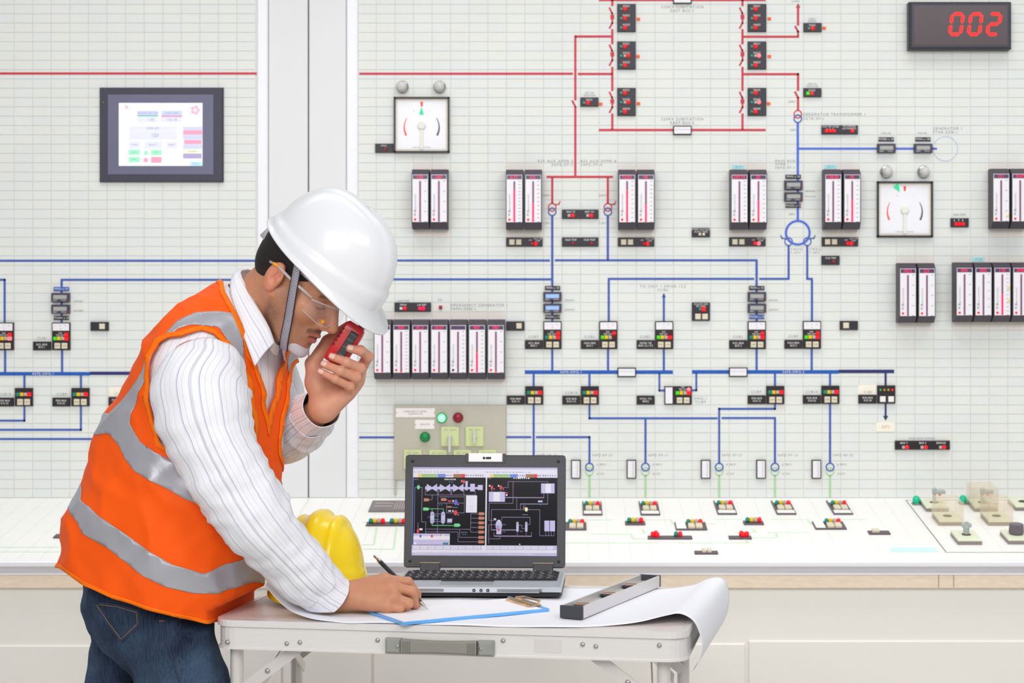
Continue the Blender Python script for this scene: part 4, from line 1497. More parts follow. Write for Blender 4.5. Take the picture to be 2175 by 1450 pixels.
M_ALU = mat('brushed_aluminium', (232, 229, 228), .32, metal=.2, noise=.05, scale=10, stretch=(2, 2, 120))
M_ALU2 = mat('aluminium_tube', (224, 219, 216), .3, metal=.25, noise=.04, scale=10)
M_TOP = mat('table_top_grain', (226, 215, 212), .38, noise=.07, scale=16, stretch=(2, 16, 1))
M_RIVET = mat('rivet_steel', (186, 184, 178), .28, metal=.8, noise=.05)
hw = TWD / 2
b = MB()
ring_prism(b, rrect(-hw, hw, 0, TDP, .04), rrect(-hw + .012, hw - .012, .012, TDP - .012, .03), ZT - .012, ZT + .0006)
b.build('rim', M_ALU, tab)
b = MB()
ring_prism(b, rrect(-hw + .004, hw - .004, .004, TDP - .004, .04), rrect(-hw + .007, hw - .007, .007, TDP - .007, .037), ZT - .052, ZT - .012)
ring_prism(b, rrect(-hw + .001, hw - .001, .001, TDP - .001, .04), rrect(-hw + .012, hw - .012, .012, TDP - .012, .034), ZT - .0555, ZT - .052)
b.build('apron', M_ALU, tab)
ys = [.0125, .2, .36, TDP - .0125]
for a, c in zip(ys[:-1], ys[1:]):
    b = MB()
    x1 = hw - .0125
    if a < .05:
        poly = [p for p in rrect(-x1, x1, a, c + .06, .03) if p[1] < c - .02] + []
        poly = [p for p in rrect(-x1, x1, a, a + .2, .03)[:7]] + [(x1, c - .0008), (-x1, c - .0008)] + rrect(-x1, x1, a, a + .2, .03)[21:]
    elif c > TDP - .05:
        q = rrect(-x1, x1, c - .2, c, .03)
        poly = [(-x1, a), (x1, a)] + q[7:21]
    else:
        poly = [(-x1, a), (x1, a), (x1, c - .0008), (-x1, c - .0008)]
    b.prism(poly, ZT - .008, ZT)
    b.build('top_panel', M_TOP, tab)
for px, py in ((482, 1364), (608, 1367), (636, 1364.5), (801, 1360), (1068, 1361), (1237, 1369), (1265, 1373), (1400, 1371)):
    b = MB()
    r = .0046
    b.lathe(0, 0, [(r, 0), (r, .0012), (r * .8, .003), (r * .3, .0042)], 14)
    b.build('rivet', M_RIVET, tab, True, (front_x(px), .004, front_z(px, py)), WROT)
# carrying handle
hx0, hx1 = front_x(820), front_x(1050)
hz = front_z(935, 1373)
hnd = empty('handle', (0, 0, 0))
hnd.parent = tab
hnd.location = ((hx0 + hx1) / 2, .004, hz)
hnd.rotation_euler = WROT
L = (hx1 - hx0) / 2
M_GRIP = mat('handle_grey', (150, 152, 146), .5, noise=.05)
for s in (-1, 1):
    b = MB()
    xa, xb = sorted((s * L, s * (L - .031)))
    b.bbox(xa, xb, -.0145, .0145, 0, .014, .004)
    o = b.build('handle_mount', M_GRIP, hnd)
    b = MB()
    b.lathe(s * (L - .024), .0, [(.0034, .014), (.0034, .015), (.002, .0162)], 12)
    b.build('screw', M_RIVET, o)
    b = MB()
    for k in range(4):
        x = s * (L - .036 - .0042 * k)
        b.box(x - .0007, x + .0007, -.0105, .0105, .0165, .0176)
    b.build('grip_ribs', mat('rib_grey', (118, 118, 110), .6), hnd)
P_ = []
for i in range(13):
    t = i / 12 * 2 - 1
    x = t * (L - .032)
    k = .0135 - .002 * math.cos(t * math.pi / 2)
    P_.append([(x, -k, .003), (x, -k, .0135), (x, -k + .003, .0165), (x, k - .003, .0165), (x, k, .0135), (x, k, .003)])
b = MB()
b.grid(P_, closev=True)
b.build('grip', mat('grip_grey', (140, 138, 130), .55, noise=.05), hnd)
b = MB()
b.bbox(front_x(1134), front_x(1192), -.0127, .0127, 0, .0008, .0004)
b.build('maker_plate', mat('plate_silver', (224, 220, 218), .4, metal=.3, noise=.02), tab, None, (0, .004, front_z(1160, 1372)), WROT)
# legs and braces
lx0, lx1 = front_x(489) + .0, front_x(1405)
for x in (lx0, lx1):
    for y in (.04, .43):
        b = MB()
        b.lathe(x, y, [(.0128, .02), (.0128, ZT - .05)], 20)
        b.lathe(x, y, [(.0105, .0), (.0105, .02)], 20)
        smooth_by_angle(b.build('leg', M_ALU2, tab))
        b = MB()
        b.lathe(x, y, [(.016, 0), (.016, .012), (.013, .03)], 16)
        b.build('leg_foot', mat('foot_rubber', (60, 60, 60), .7), tab)
for s, x in ((1, lx0), (-1, lx1)):
    for y in (.028, .415):
        b = MB()
        b.bar((x, y, ZT - .15), (x + s * .135, y, ZT - .048), .022, .003, (0, 1, 0) if False else (0, 0, 1))
        o = b.build('brace', M_ALU2, tab)
        b = MB()
        b.lathe(0, 0, [(.0052, 0), (.0052, .0015), (.003, .004)], 14)
        b.build('bolt', M_RIVET, o, True, (x + s * .066, y - .0016, ZT - .1), WROT)
    b = MB()
    b.bar((x + s * .02, .05, ZT - .17), (x + s * .055, .30, ZT - .05), .02, .003)
    b.build('side_brace', M_ALU2, tab)
    b = MB()
    b.bar((x + s * .02, .42, ZT - .17), (x + s * .055, .16, ZT - .05), .02, .003)
    b.build('side_brace', M_ALU2, tab)
    b = MB()
    b.tube([(x, .04, .25), (x, .43, .25)], .008, 12)
    b.build('stretcher', M_ALU2, tab)

# ------------------------------------------------------------------ large drawing sheet on the table
def crom(pts, n):
    """Catmull-Rom resampling of rows of numbers"""
    A = np.array(pts, float)
    out = []
    m = len(A)
    for k in range(n):
        u = k / (n - 1) * (m - 1)
        i = min(int(u), m - 2)
        t = u - i
        p0, p1, p2, p3 = A[max(i - 1, 0)], A[i], A[i + 1], A[min(i + 2, m - 1)]
        out.append(.5 * (2 * p1 + (p2 - p0) * t + (2 * p0 - 5 * p1 + 4 * p2 - p3) * t * t + (3 * p1 - p0 - 3 * p2 + p3) * t ** 3))
    return np.array(out)


cols = [(-.366, .045, .092, .060, .080), (-.342, .038, .098, .036, .046), (-.308, .026, .110, .015, .018), (-.265, .012, .15, .004, .004), (-.220, .004, .30, .0012, .0012), (-.180, -.004, .49, .0008, .0008),
        (-.12, .004, .50, .0008, .0008), (0, .002, .50, .0008, .0008), (.12, .002, .50, .0008, .0008), (.22, .012, .50, .0008, .0008), (.30, .040, .51, .0008, .0006), (.36, .060, .515, .006, .0008), (.41, .075, .52, .017, .009), (.437, .085, .525, .020, .024),
        (.460, .09, .525, .008, .026), (.472, .095, .525, -.014, .014), (.477, .10, .525, -.040, -.018), (.474, .10, .525, -.062, -.044), (.466, .10, .525, -.082, -.066), (.458, .10, .525, -.092, -.080)]
cc = crom(cols, 110)
nv = 26
Pg = []
for lx, yf, yb, zf, zb in cc:
    row = []
    for j in range(nv):
        t = j / (nv - 1)
        z = zf + (zb - zf) * t
        x = lx + (.022 * t if lx > .44 else .022 * t * max(0, (lx - .38) / .06) if lx > .38 else 0)
        z += .0005 * math.sin(lx * 40 + t * 5) if abs(lx) < .3 else 0
        row.append((x, yf + (yb - yf) * t, ZT + .0012 + z))
    Pg.append(row)
b = MB()
b.grid(Pg)
sheet = b.build('drawing_sheet', mat('paper_white', (240, 241, 248), .6, noise=.012, scale=5), None, True, TLOC, (0, 0, TA))
md = sheet.modifiers.new('solid', 'SOLIDIFY')
md.thickness = .0006
md.offset = 1
tag(sheet, 'large white drawing sheet curling off both ends of the table', 'paper')
ZP = ZT + .0028                   # top of the sheet

# ------------------------------------------------------------------ laptop
LAPW, LAPD, LAPH = .352, .235, .024
lp = plane_pt(1010, 1272, ZP)
lap = empty('laptop', (lp.x, lp.y, ZP + .0008), (0, 0, math.radians(-2)), 'open dark grey laptop showing a plant control diagram', 'laptop')
M_LSIL = mat('laptop_silver', (196, 202, 208), .35, metal=.4, noise=.03)
M_LBLK = mat('laptop_black', (34, 32, 36), .5, noise=.06, scale=60)
M_LGR = mat('laptop_grey', (72, 72, 78), .5, noise=.06, scale=80, bump=.05, bscale=900)
b = MB()
b.bbox(-LAPW / 2, LAPW / 2, 0, LAPD, .014, LAPH, .002)
b.build('palm_rest', M_LSIL, lap)
b = MB()
b.prism([(-LAPW / 2 + .004, .006), (LAPW / 2 - .004, .006), (LAPW / 2, .02), (LAPW / 2, LAPD), (-LAPW / 2, LAPD), (-LAPW / 2, .02)], .004, .014)
b.build('base_tray', M_LBLK, lap)
for x in (-.13, .13):
    for y in (.02, .2):
        b = MB()
        b.bbox(x - .015, x + .015, y, y + .015, 0, .004, .0005)
        b.build('foot', M_LBLK, lap)
b = MB()
b.bbox(-LAPW / 2 + .008, LAPW / 2 - .045, .0125, .022, -.001, .0022, .001)
fs = b.build('front_strip', mat('strip_silver', (214, 216, 224), .35, metal=.3), lap, None, (0, 0, 0), WROT)
for x0, n in ((-.115, 22), (.045, 40)):
    b = MB()
    for i in range(n):
        for k in range(3):
            x = x0 + i * .0023 + (k % 2) * .0011
            z = .0152 + k * .0022
            b.box(x - .0007, x + .0007, -.0032, -.0021, z - .0006, z + .0006)
    tag(b.build('speaker_grille', M_LBLK, lap), kind='stuff')
b = MB()
for x in (-.003, .0115, .0255):
    b.ring(x, .0175, .0014, .0033, .0018, .0034, 16)
b.build('audio_jack', M_LBLK, lap, None, (0, 0, 0), WROT)
b = MB()
b.bbox(-LAPW / 2 + .012, LAPW / 2 - .012, .092, LAPD - .012, LAPH - .001, LAPH + .0008, .0005)
b.build('keyboard_bed', M_LBLK, lap)
kb = MB()
kb.bbox(-.0085, .0085, -.0085, .0085, 0, .0042, .0018)
km = None
for r in range(6):
    for c in range(17):
        x = -.150 + c * .0185 + (.004 if r % 2 else 0)
        y = .104 + r * .0192
        if km is None:
            o = kb.build('key', M_LBLK, lap, None, (x, y, LAPH + .0008))
            km = o.data
        else:
            o = link('key', km, lap, (x, y, LAPH + .0008))
gl = MB()
rk = random.Random(2)
for r in range(6):
    for c in range(17):
        x = -.150 + c * .0185 + (.004 if r % 2 else 0) - .004
        y = .104 + r * .0192 + .001
        gl.box(x, x + rk.uniform(.002, .006), y, y + .003, LAPH + .005, LAPH + .0052)
gl.build('key_print', mat('key_legend', (196, 196, 200), .6), lap)
b = MB()
b.bbox(-.078, .032, .026, .074, LAPH - .0002, LAPH + .0006, .0003)
b.build('touchpad', mat('touchpad_grey', (150, 156, 162), .4, noise=.03), lap)
b = MB()
b.bbox(-.078, .032, .078, .089, LAPH - .0002, LAPH + .0022, .001)
b.build('touchpad_button', M_LBLK, lap)
# lid
LH = .249
lid = empty('lid')
lid.parent = lap
lid.location = (0, LAPD - .006, LAPH + .003)
lid.rotation_euler = (math.radians(90 - 9), 0, 0)     # local x right, y up the lid, z to the viewer
b = MB()
b.prism(rrect(-LAPW / 2, LAPW / 2, .004, LH, .008), -.009, -.002)
b.build('lid_shell', M_LBLK, lid)
sx0, sx1, sy0, sy1 = -.159, .158, .030, .222
b = MB()
q = rrect(-LAPW / 2 + .001, LAPW / 2 - .001, .005, LH - .001, .007)
b2 = [(sx0, sy0), (sx1, sy0), (sx1, sy1), (sx0, sy1)]
for x0, x1, y0, y1 in ((-LAPW / 2 + .001, sx0, .006, LH - .002), (sx1, LAPW / 2 - .001, .006, LH - .002), (sx0, sx1, .006, sy0), (sx0, sx1, sy1, LH - .002)):
    b.box(x0, x1, y0, y1, -.002, .0012)
b.build('bezel', M_LGR, lid)
b = MB()
b.bbox(-.044, .044, LH - .018, LH + .003, -.008, .0022, .001)
b.build('camera_housing', M_LGR, lid)
b = MB()
b.bbox(-.0375, .0375, LH - .0155, LH + .0035, -.006, .0032, .001)
cm_ = b.build('camera_bar', mat('camera_silver', (206, 204, 206), .35, metal=.3), lid)
b = MB()
b.lathe(-.003, LH - .007, [(.003, .003), (.003, .0036), (.0016, .0038)], 14)
b.box(.001, .0125, LH - .0095, LH - .0045, .003, .0036)
b.build('camera_lens', M_LBLK, cm_)
for x, y in ((-.160, LH - .014), (.160, LH - .014), (.162, .018), (-.162, .018)):
    b = MB()
    b.lathe(x, y, [(.0032, .0012), (.0032, .0024), (.002, .003)], 12)
    b.build('bumper', M_LBLK, lid, True)
for x in (-.118, .128):
    b = MB()
    b.bbox(x - .022, x + .022, -.006, .014, -.009, .004, .002)
    b.build('hinge_cover', M_LGR, lid)
    b = MB()
    b.bar((x - .022, .0145, .0042), (x + .022, .0145, .0042), .0009, .0009)
    b.build('hinge_trim', mat('trim_gold', (200, 178, 140), .3, metal=.6), lid)
b = MB()
b.box(sx0, sx1, sy0, sy1, -.003, -.0005)
b.build('screen', mat('screen_black', (7, 5, 16), .12, emit=.15), lid)

# what the screen shows, in the pixels of an enlarged crop
ZX0, ZX1, ZY0, ZY1 = 203, 1540, 203, 1012


def scr(x, y):
    return sx0 + (x - ZX0) / (ZX1 - ZX0) * (sx1 - sx0), sy1 - (y - ZY0) / (ZY1 - ZY0) * (sy1 - sy0)


S = {}
for k, c, e in (('white', (242, 240, 255), .75), ('lav', (206, 200, 246), .7), ('lav2', (150, 150, 205), .5), ('grn', (110, 224, 150), .8), ('lgrn', (168, 214, 128), .7), ('yel', (250, 216, 120), .7), ('blu', (110, 140, 232), .7), ('brn', (176, 112, 78), .6),
                ('red', (236, 24, 40), .8), ('line', (170, 150, 200), .7), ('cyan', (30, 130, 160), .7), ('sal', (206, 124, 98), .7), ('dblu', (90, 90, 214), .7), ('edge', (70, 130, 255), .9), ('ylw', (244, 246, 190), .8), ('pink', (240, 120, 150), .7)):
    S[k] = mat('screen_' + k, tuple(int(v * .82) for v in c), .35, emit=e * .62)
SK = list(S)
SM = [S[k] for k in SK]
sb = MB()


def srect(x0, y0, x1, y1, k, lay=0):
    a, c = scr(x0, y1), scr(x1, y0)
    z = -.0004 + .00012 * lay
    sb.add([(a[0], a[1], z), (c[0], a[1], z), (c[0], c[1], z), (a[0], c[1], z)], [(0, 1, 2, 3)], SK.index(k))


def spoly(pts, k, lay=1):
    z = -.0004 + .00012 * lay
    q = [scr(*p) for p in pts]
    sb.add([(p[0], p[1], z) for p in q], [tuple(range(len(q)))], SK.index(k))


def sline(pts, k='line', w=3.0, lay=1):
    for (xa, ya), (xb, yb) in zip(pts[:-1], pts[1:]):
        srect(min(xa, xb) - w / 2, min(ya, yb) - w / 2, max(xa, xb) + w / 2, max(ya, yb) + w / 2, k, lay)


def sell(cx, cy, rx, ry, k, lay=2, n=14):
    spoly([(cx + rx * math.cos(2 * math.pi * i / n), cy + ry * math.sin(2 * math.pi * i / n)) for i in range(n)], k, lay)


def spill(x0, y0, x1, y1, k, lay=2):
    r = (y1 - y0) / 2
    pts = [(x0, y0), (x1 - r, y0), (x1, y0 + r), (x1 - r, y1), (x0, y1)]
    spoly(pts, k, lay)


def srand(x0, y0, n, dx, k, h=5, lay=2, seed=1):
    r = random.Random(seed + int(x0))
    for i in range(n):
        srect(x0 + i * dx, y0, x0 + i * dx + dx * r.uniform(.4, .8), y0 + h, k, lay)


srect(203, 203, 1540, 297, 'white')
srect(203, 203, 1540, 222, 'lav', 1)
srect(203, 918, 1540, 1012, 'white')
srect(203, 921, 1540, 958, 'lav', 1)
srect(203, 985, 1540, 1012, 'lav', 1)
srect(203, 297, 209, 918, 'edge')
srect(878, 280, 890, 918, 'white', 1)
srect(848, 918, 885, 958, 'white', 2)
for ox in (0, 668):
    for x0, x1, k in ((250, 283, 'yel'), (283, 428, 'lgrn'), (432, 504, 'blu'), (578, 656, 'brn'), (656, 686, 'red')):
        srect(x0 + ox, 265, x1 + ox, 297, k, 2)
    srand(214 + ox, 245, 14, 30, 'lav2', 5)
    srand(505 + ox, 272, 4, 18, 'lav2', 12)
    srand(690 + ox, 272, 8, 22, 'lav2', 12)
    srand(290 + ox, 275, 9, 24, 'blu', 4, 3)
    for k in range(9):
        srect(216 + ox + k * 70, 926, 216 + ox + k * 70 + 58, 951, 'white', 2)
        srand(222 + ox + k * 70, 936, 3, 16, 'lav2', 4, 3)
    srand(230 + ox, 995, 20, 22, 'white', 6, 3)
srand(497, 309, 6, 18, 'white', 12)
srand(1135, 297, 8, 19, 'white', 12)
srand(215, 312, 3, 14, 'lav2', 6)
srand(893, 302, 3, 12, 'lav2', 6)
# left diagram
for x in (318, 440, 562):
    spoly([(x, 380), (x + 15, 380), (x + 15, 358), (x + 65, 388), (x + 110, 356), (x + 110, 428), (x + 65, 403), (x + 15, 430), (x + 15, 408), (x, 408)], 'lav', 2)
    sline([(x + 2, 400), (x + 2, 458)])
    sline([(x + 115, 400), (x + 115, 458)])
srect(318, 385, 850, 405, 'lav', 1)
srect(690, 330, 712, 415, 'lav', 2)
srect(735, 355, 778, 425, 'lav', 2)
srect(805, 366, 851, 412, 'lav', 2)
sline([(318, 458), (783, 458)])
sline([(783, 425), (783, 458)])
sline([(437, 458), (437, 830)])
sline([(452, 475), (683, 475)])
sline([(683, 458), (683, 620)])
sline([(437, 533), (683, 533)])
sline([(520, 533), (520, 622), (683, 622)])
sline([(223, 390), (295, 390)])
sline([(223, 390), (223, 812)])
sline([(290, 390), (290, 706), (328, 706), (328, 812)])
sell(256, 388, 14, 20, 'grn')
spill(308, 490, 362, 517, 'sal')
sline([(362, 503), (384, 503), (384, 462)])
spill(467, 488, 523, 513, 'sal')
srect(530, 508, 562, 521, 'red', 2)
sell(604, 526, 18, 26, 'dblu')
srect(572, 506, 584, 522, 'white', 2)
srect(524, 562, 566, 574, 'sal', 2)
srand(572, 570, 3, 18, 'lav2', 6)
sell(603, 621, 17, 24, 'red')
srect(536, 598, 560, 611, 'white', 2)
srect(572, 598, 584, 612, 'white', 2)
sell(628, 640, 6, 6, 'pink')
sell(626, 546, 6, 6, 'pink')
srect(698, 462, 800, 619, 'white', 2)
srand(735, 560, 2, 18, 'lav2', 5, 3)
srand(735, 585, 2, 18, 'lav2', 5, 3)
spill(303, 575, 360, 602, 'grn')
sline([(360, 586), (490, 586), (490, 616)], 'grn', 4)
sline([(385, 586), (385, 616)], 'grn', 4)
for x in (370, 470):
    sell(x + 18, 630, 18, 18, 'lav')
    srect(x, 628, x + 37, 705, 'lav', 2)
    sell(x + 18, 704, 18, 16, 'lav')
sline([(405, 632), (470, 632)])
sline([(405, 702), (470, 702)])
for y in (645, 679):
    srand(412, y, 2, 22, 'cyan', 9)
srand(450, 545, 2, 20, 'cyan', 8)
srand(538, 335, 2, 20, 'cyan', 8)
sline([(387, 718), (387, 738), (592, 738)], 'grn', 5)
sline([(487, 718), (487, 738)], 'grn', 4)
spill(592, 720, 652, 749, 'grn')
srect(527, 676, 572, 708, 'lav', 2)
srect(524, 672, 534, 686, 'cyan', 3)
srect(566, 672, 577, 686, 'cyan', 3)
srand(526, 712, 3, 15, 'lav2', 5)
sline([(328, 772), (744, 772), (744, 630), (815, 630)])
for y in (670, 712, 755, 797):
    sline([(744, y), (815, y)])
sline([(328, 797), (628, 797), (628, 886), (815, 886)])
sline([(643, 772), (643, 846), (815, 846)])
sline([(744, 755), (744, 797)])
for y in (630, 670, 713, 754, 797, 846, 886):
    spill(816, y - 14, 874, y + 13, 'sal')
srand(655, 797, 4, 17, 'lav2', 6)
srand(668, 815, 2, 22, 'cyan', 8)
srect(217, 812, 553, 914, 'lav', 2)
srect(217, 835, 553, 868, 'white', 3)
sell(258, 790, 11, 22, 'red')
srect(272, 765, 300, 782, 'white', 2)
sline([(258, 715), (258, 770)])
sell(283, 836, 10, 14, 'dblu', 4)
sell(388, 835, 10, 14, 'red', 4)
sell(492, 830, 10, 12, 'ylw', 4)
sell(470, 822, 6, 8, 'pink', 4)
srect(490, 893, 540, 912, 'cyan', 4)
srect(217, 893, 245, 913, 'white', 4)
sell(676, 336, 12, 16, 'red')
sell(656, 330, 8, 12, 'sal')
# right diagram
for x in (935, 1018):
    sell(x, 388, 12, 20, 'red')
    srect(x - 28, 366, x - 14, 380, 'white', 2)
    sell(x + 22, 402, 5, 7, 'pink')
    sline([(x, 402), (x, 430)])
srect(908, 428, 1057, 519, 'lav', 2)
srect(950, 432, 1010, 516, 'white', 3)
sline([(1030, 388), (1085, 388), (1085, 333), (1452, 333), (1452, 350)])
sline([(1131, 333), (1131, 533), (912, 533), (912, 690), (978, 690)])
srect(1390, 350, 1514, 440, 'lav', 2)
srect(1430, 354, 1480, 436, 'white', 3)
sline([(1057, 482), (1415, 478), (1415, 440)])
sline([(1452, 440), (1452, 537), (1200, 540), (1200, 590)])
sline([(1166, 482), (1166, 590)])
sline([(934, 590), (1380, 590), (1380, 828), (1512, 828)])
sline([(934, 595), (934, 778), (1160, 774)])
sell(1255, 588, 15, 20, 'ylw')
srect(1226, 568, 1240, 580, 'pink', 2)
srect(1362, 506, 1404, 522, 'lav', 2)
sell(1385, 540, 9, 8, 'cyan')
srect(1060, 432, 1082, 444, 'red', 2)
srect(1064, 450, 1080, 464, 'white', 2)
srand(1222, 633, 3, 18, 'lav2', 6)
sell(1003, 735, 30, 50, 'lav')
srect(982, 735, 1027, 816, 'lav', 2)
srect(994, 685, 1014, 700, 'white', 3)
sell(1003, 775, 9, 12, 'red', 4)
srect(956, 672, 978, 684, 'white', 2)
sline([(1030, 690), (1030, 661), (1290, 660), (1290, 726), (1268, 726)])
for x in (1164, 1245):
    sell(x + 11, 715, 11, 14, 'lav')
    srect(x, 712, x + 22, 790, 'lav', 2)
    sline([(x + 11, 790), (x + 11, 822)])
sline([(1186, 732), (1216, 732), (1216, 764), (1245, 764)])
sline([(912, 728), (975, 728)])
sline([(912, 728), (912, 900)])
sline([(960, 800), (960, 835), (1304, 830), (1304, 797)])
sline([(1015, 835), (1015, 858), (914, 858)])
for k in range(2):
    srect(1423 + 51 * k, 690, 1423 + 51 * k + 46, 787, 'lav', 2)
for k in range(4):
    sline([(1436 + 25 * k, 787), (1436 + 25 * k, 828)])
sell(1197, 907, 6, 6, 'white')
for x, y in ((1040, 725), (1036, 790), (1198, 785), (346, 660), (1225, 553)):
    srand(x, y, 2, 16, 'lav2', 6)
sb.build('screen_image', SM, lid)

# ------------------------------------------------------------------ clipboard with a white sheet
ca = math.radians(30)
CL, CW = .322, .158
cp = Vector((-.307, 3.546, ZP + .0006))
clip = empty('clipboard', cp, (0, 0, ca), 'blue clipboard with a blank white sheet under the writing hand', 'clipboard')
b = MB()
b.prism(rrect(0, CL, 0, CW, .008), 0, .0050)
b.build('board', mat('clip_blue', (96, 172, 238), .35, noise=.04, coat=.3), clip)
b = MB()
b.prism(rrect(.006, CL - .016, .006, CW - .006, .001, 1), .0051, .0060)
b.build('blank_sheet', mat('sheet_white', (244, 244, 250), .6, noise=.01), clip)
b = MB()
b.bbox(CL - .034, CL - .004, .03, .125, .0061, .0105, .002)
b.tube([(CL - .012, .032, .0115), (CL + .001, .045, .014), (CL + .001, .110, .014), (CL - .012, .123, .0115)], .0022, 8)
o = b.build('clip', mat('clip_chrome_painted_reflection', (226, 186, 150), .15, metal=.85, noise=.3, scale=30), clip)  # chrome with an orange reflection put into its base colour
b = MB()
b.tube([(CL - .025, .027, .0115), (CL - .025, .128, .0115)], .003, 10)
b.build('spring', M_CHROME, clip)

# ------------------------------------------------------------------ spirit level lying on its side
p0 = plane_pt(1213, 1315, ZP)
p1 = P(1381, 1246, 4.03)
la = math.atan2(p1.y - p0.y, p1.x - p0.x) - math.pi / 2
lv = empty('spirit_level', (p0.x, p0.y, ZP + .0016), (0, 0, la), 'silver spirit level with black end caps lying on the drawing sheet', 'level')
LL, LW_, LHH = .45, .0455, .0235
M_LEV = mat('level_aluminium', (216, 213, 214), .3, metal=.2, noise=.05, stretch=(40, 2, 40))
b = MB()
for s in (-1, 1):
    xa, xb = sorted((s * LW_ / 2, s * (LW_ / 2 - .0035)))
    b.box(xa, xb, .003, LL - .003, 0, LHH)
b.build('flange', M_LEV, lv)
b = MB()
b.box(-LW_ / 2 + .003, LW_ / 2 - .003, .003, LL - .003, .009, .0115)
b.build('web', mat('level_web', (200, 196, 192), .35, metal=.2, noise=.05), lv)
for y0, y1 in ((0, .006), (LL - .006, LL)):
    b = MB()
    b.box(-LW_ / 2 - .0005, LW_ / 2 + .0005, y0, y1, 0, LHH + .0005)
    b.build('end_cap', mat('level_cap', (62, 62, 70), .5, noise=.05), lv)
for y in (.06, .205, .33):
    b = MB()
    b.lathe(0, y, [(.018, .0115), (.018, .017), (.015, .018)], 24)
    o = b.build('vial_housing', M_LBLK, lv)
    b = MB()
    b.tube([(-.012, y - .003, .0185), (.012, y + .003, .0185)], .0035, 12)
    b.build('vial', mat('vial_amber', (150, 110, 80), .15, noise=.1), o)

# ------------------------------------------------------------------ safety helmets
def helmet_shell(name, m, parent, a=.134, bb=.107, h=.150, ridges=(), peak=.045, lip=.009, nphi=96, nt=44, full=.78, step=0.0):
    """local x forward, z up, rim in the plane z=0"""
    rows = []
    for i in range(nt + 1):
        tau = math.pi / 2 * i / nt
        r = max(math.cos(tau), 1e-4) ** full
        z = h * math.sin(tau) ** .96
        row = []
        for k in range(nphi):
            p = 2 * math.pi * k / nphi
            sk = 1 - step / (1 + math.exp(-(z - .030 - .012 * math.cos(p)) / .0018))
            x, y = a * r * sk * math.cos(p), bb * r * sk * math.sin(p)
            zz = z
            for yc, wd, hh in ridges:
                g = math.exp(-((y - yc) / wd) ** 4) * min(1, max(0, (z - .035) / .02))
                if p < math.pi / 2 or p > 3 * math.pi / 2 or True:
                    zz += hh * g
                    x *= 1 + .6 * hh * g / a
            row.append((x, y, zz))
        rows.append(row)
    # rolled lip and drip edge below the dome
    low = []
    for dz, out in ((-.002, lip * .9), (-.0055, lip), (-.0075, lip * .55), (-.006, 0)):
        row = []
        for k in range(nphi):
            p = 2 * math.pi * k / nphi
            f = max(0, math.cos(p)) ** 1.3
            o = out + (peak * f * (1 if out > lip * .3 else .0))
            d = -.012 * f * (o / (peak + lip)) if peak else 0
            row.append(((a + o) * math.cos(p), (bb + o * (.55 if f > 0 else 1)) * math.sin(p), dz + d - .004 * f))
        low.append(row)
    b = MB()
    b.grid(list(reversed(low)) + rows, closev=True)
    o = b.build(name, m, parent, True)
    sd = o.modifiers.new('solid', 'SOLIDIFY')
    sd.thickness = .0025
    sd.offset = -1
    return o


M_HY = mat('helmet_yellow', (255, 220, 4), .28, noise=.015, scale=5, coat=.4)
M_HW = mat('helmet_white', (234, 235, 240), .3, noise=.01, scale=5, coat=.35)
yh = empty('safety_helmet', (0, 0, 0), (0, 0, 0), 'yellow safety helmet resting on the table behind the writing arm', 'helmet')
q = P(682, 1262, 3.905)
yh.location = (q.x, q.y, ZP + .026)
yh.rotation_euler = (0, 0, math.radians(-100))
helmet_shell('shell', M_HY, yh, a=.112, bb=.094, h=.144, ridges=((0, .015, .009), (.044, .009, .007), (-.044, .009, .007)), peak=.04, step=.03)
b = MB()
b.tube([(.112 * math.cos(t) * .93, .094 * math.sin(t) * .93, -.006) for t in [2 * math.pi * k / 40 for k in range(41)]], .006, 8, caps=False)
b.build('headband', mat('headband_orange', (246, 150, 20), .5), yh, True)
b = MB()
b.bbox(-.02, .02, -.004, .004, 0, .012, .002)
b.build('slot_cap', M_HY, yh, None, (0, -.100, .016), (math.radians(80), 0, 0))

# ------------------------------------------------------------------ pen in the writing hand
pa, pb = P(795, 1180, 3.765), plane_pt(909, 1294, ZP + .0085)
pen = empty('pen', pb, (0, 0, 0), 'black ballpoint pen with silver tip held in the writing hand', 'pen')
dv = pa - pb
ln = dv.length
pen.rotation_euler = dv.to_track_quat('Z', 'Y').to_euler()
b = MB()
b.lathe(0, 0, [(.0045, .022), (.0045, ln - .020)], 16)
smooth_by_angle(b.build('barrel', mat('pen_black', (40, 40, 46), .3, noise=.05), pen))
b = MB()
b.lathe(0, 0, [(.0006, 0), (.0009, .003), (.0022, .008), (.0042, .022)], 16)
smooth_by_angle(b.build('tip', M_CHROME, pen))
b = MB()
b.lathe(0, 0, [(.0045, ln - .020), (.0045, ln - .014), (.003, ln - .012), (.0026, ln)], 16)
smooth_by_angle(b.build('push_button', M_CHROME, pen))
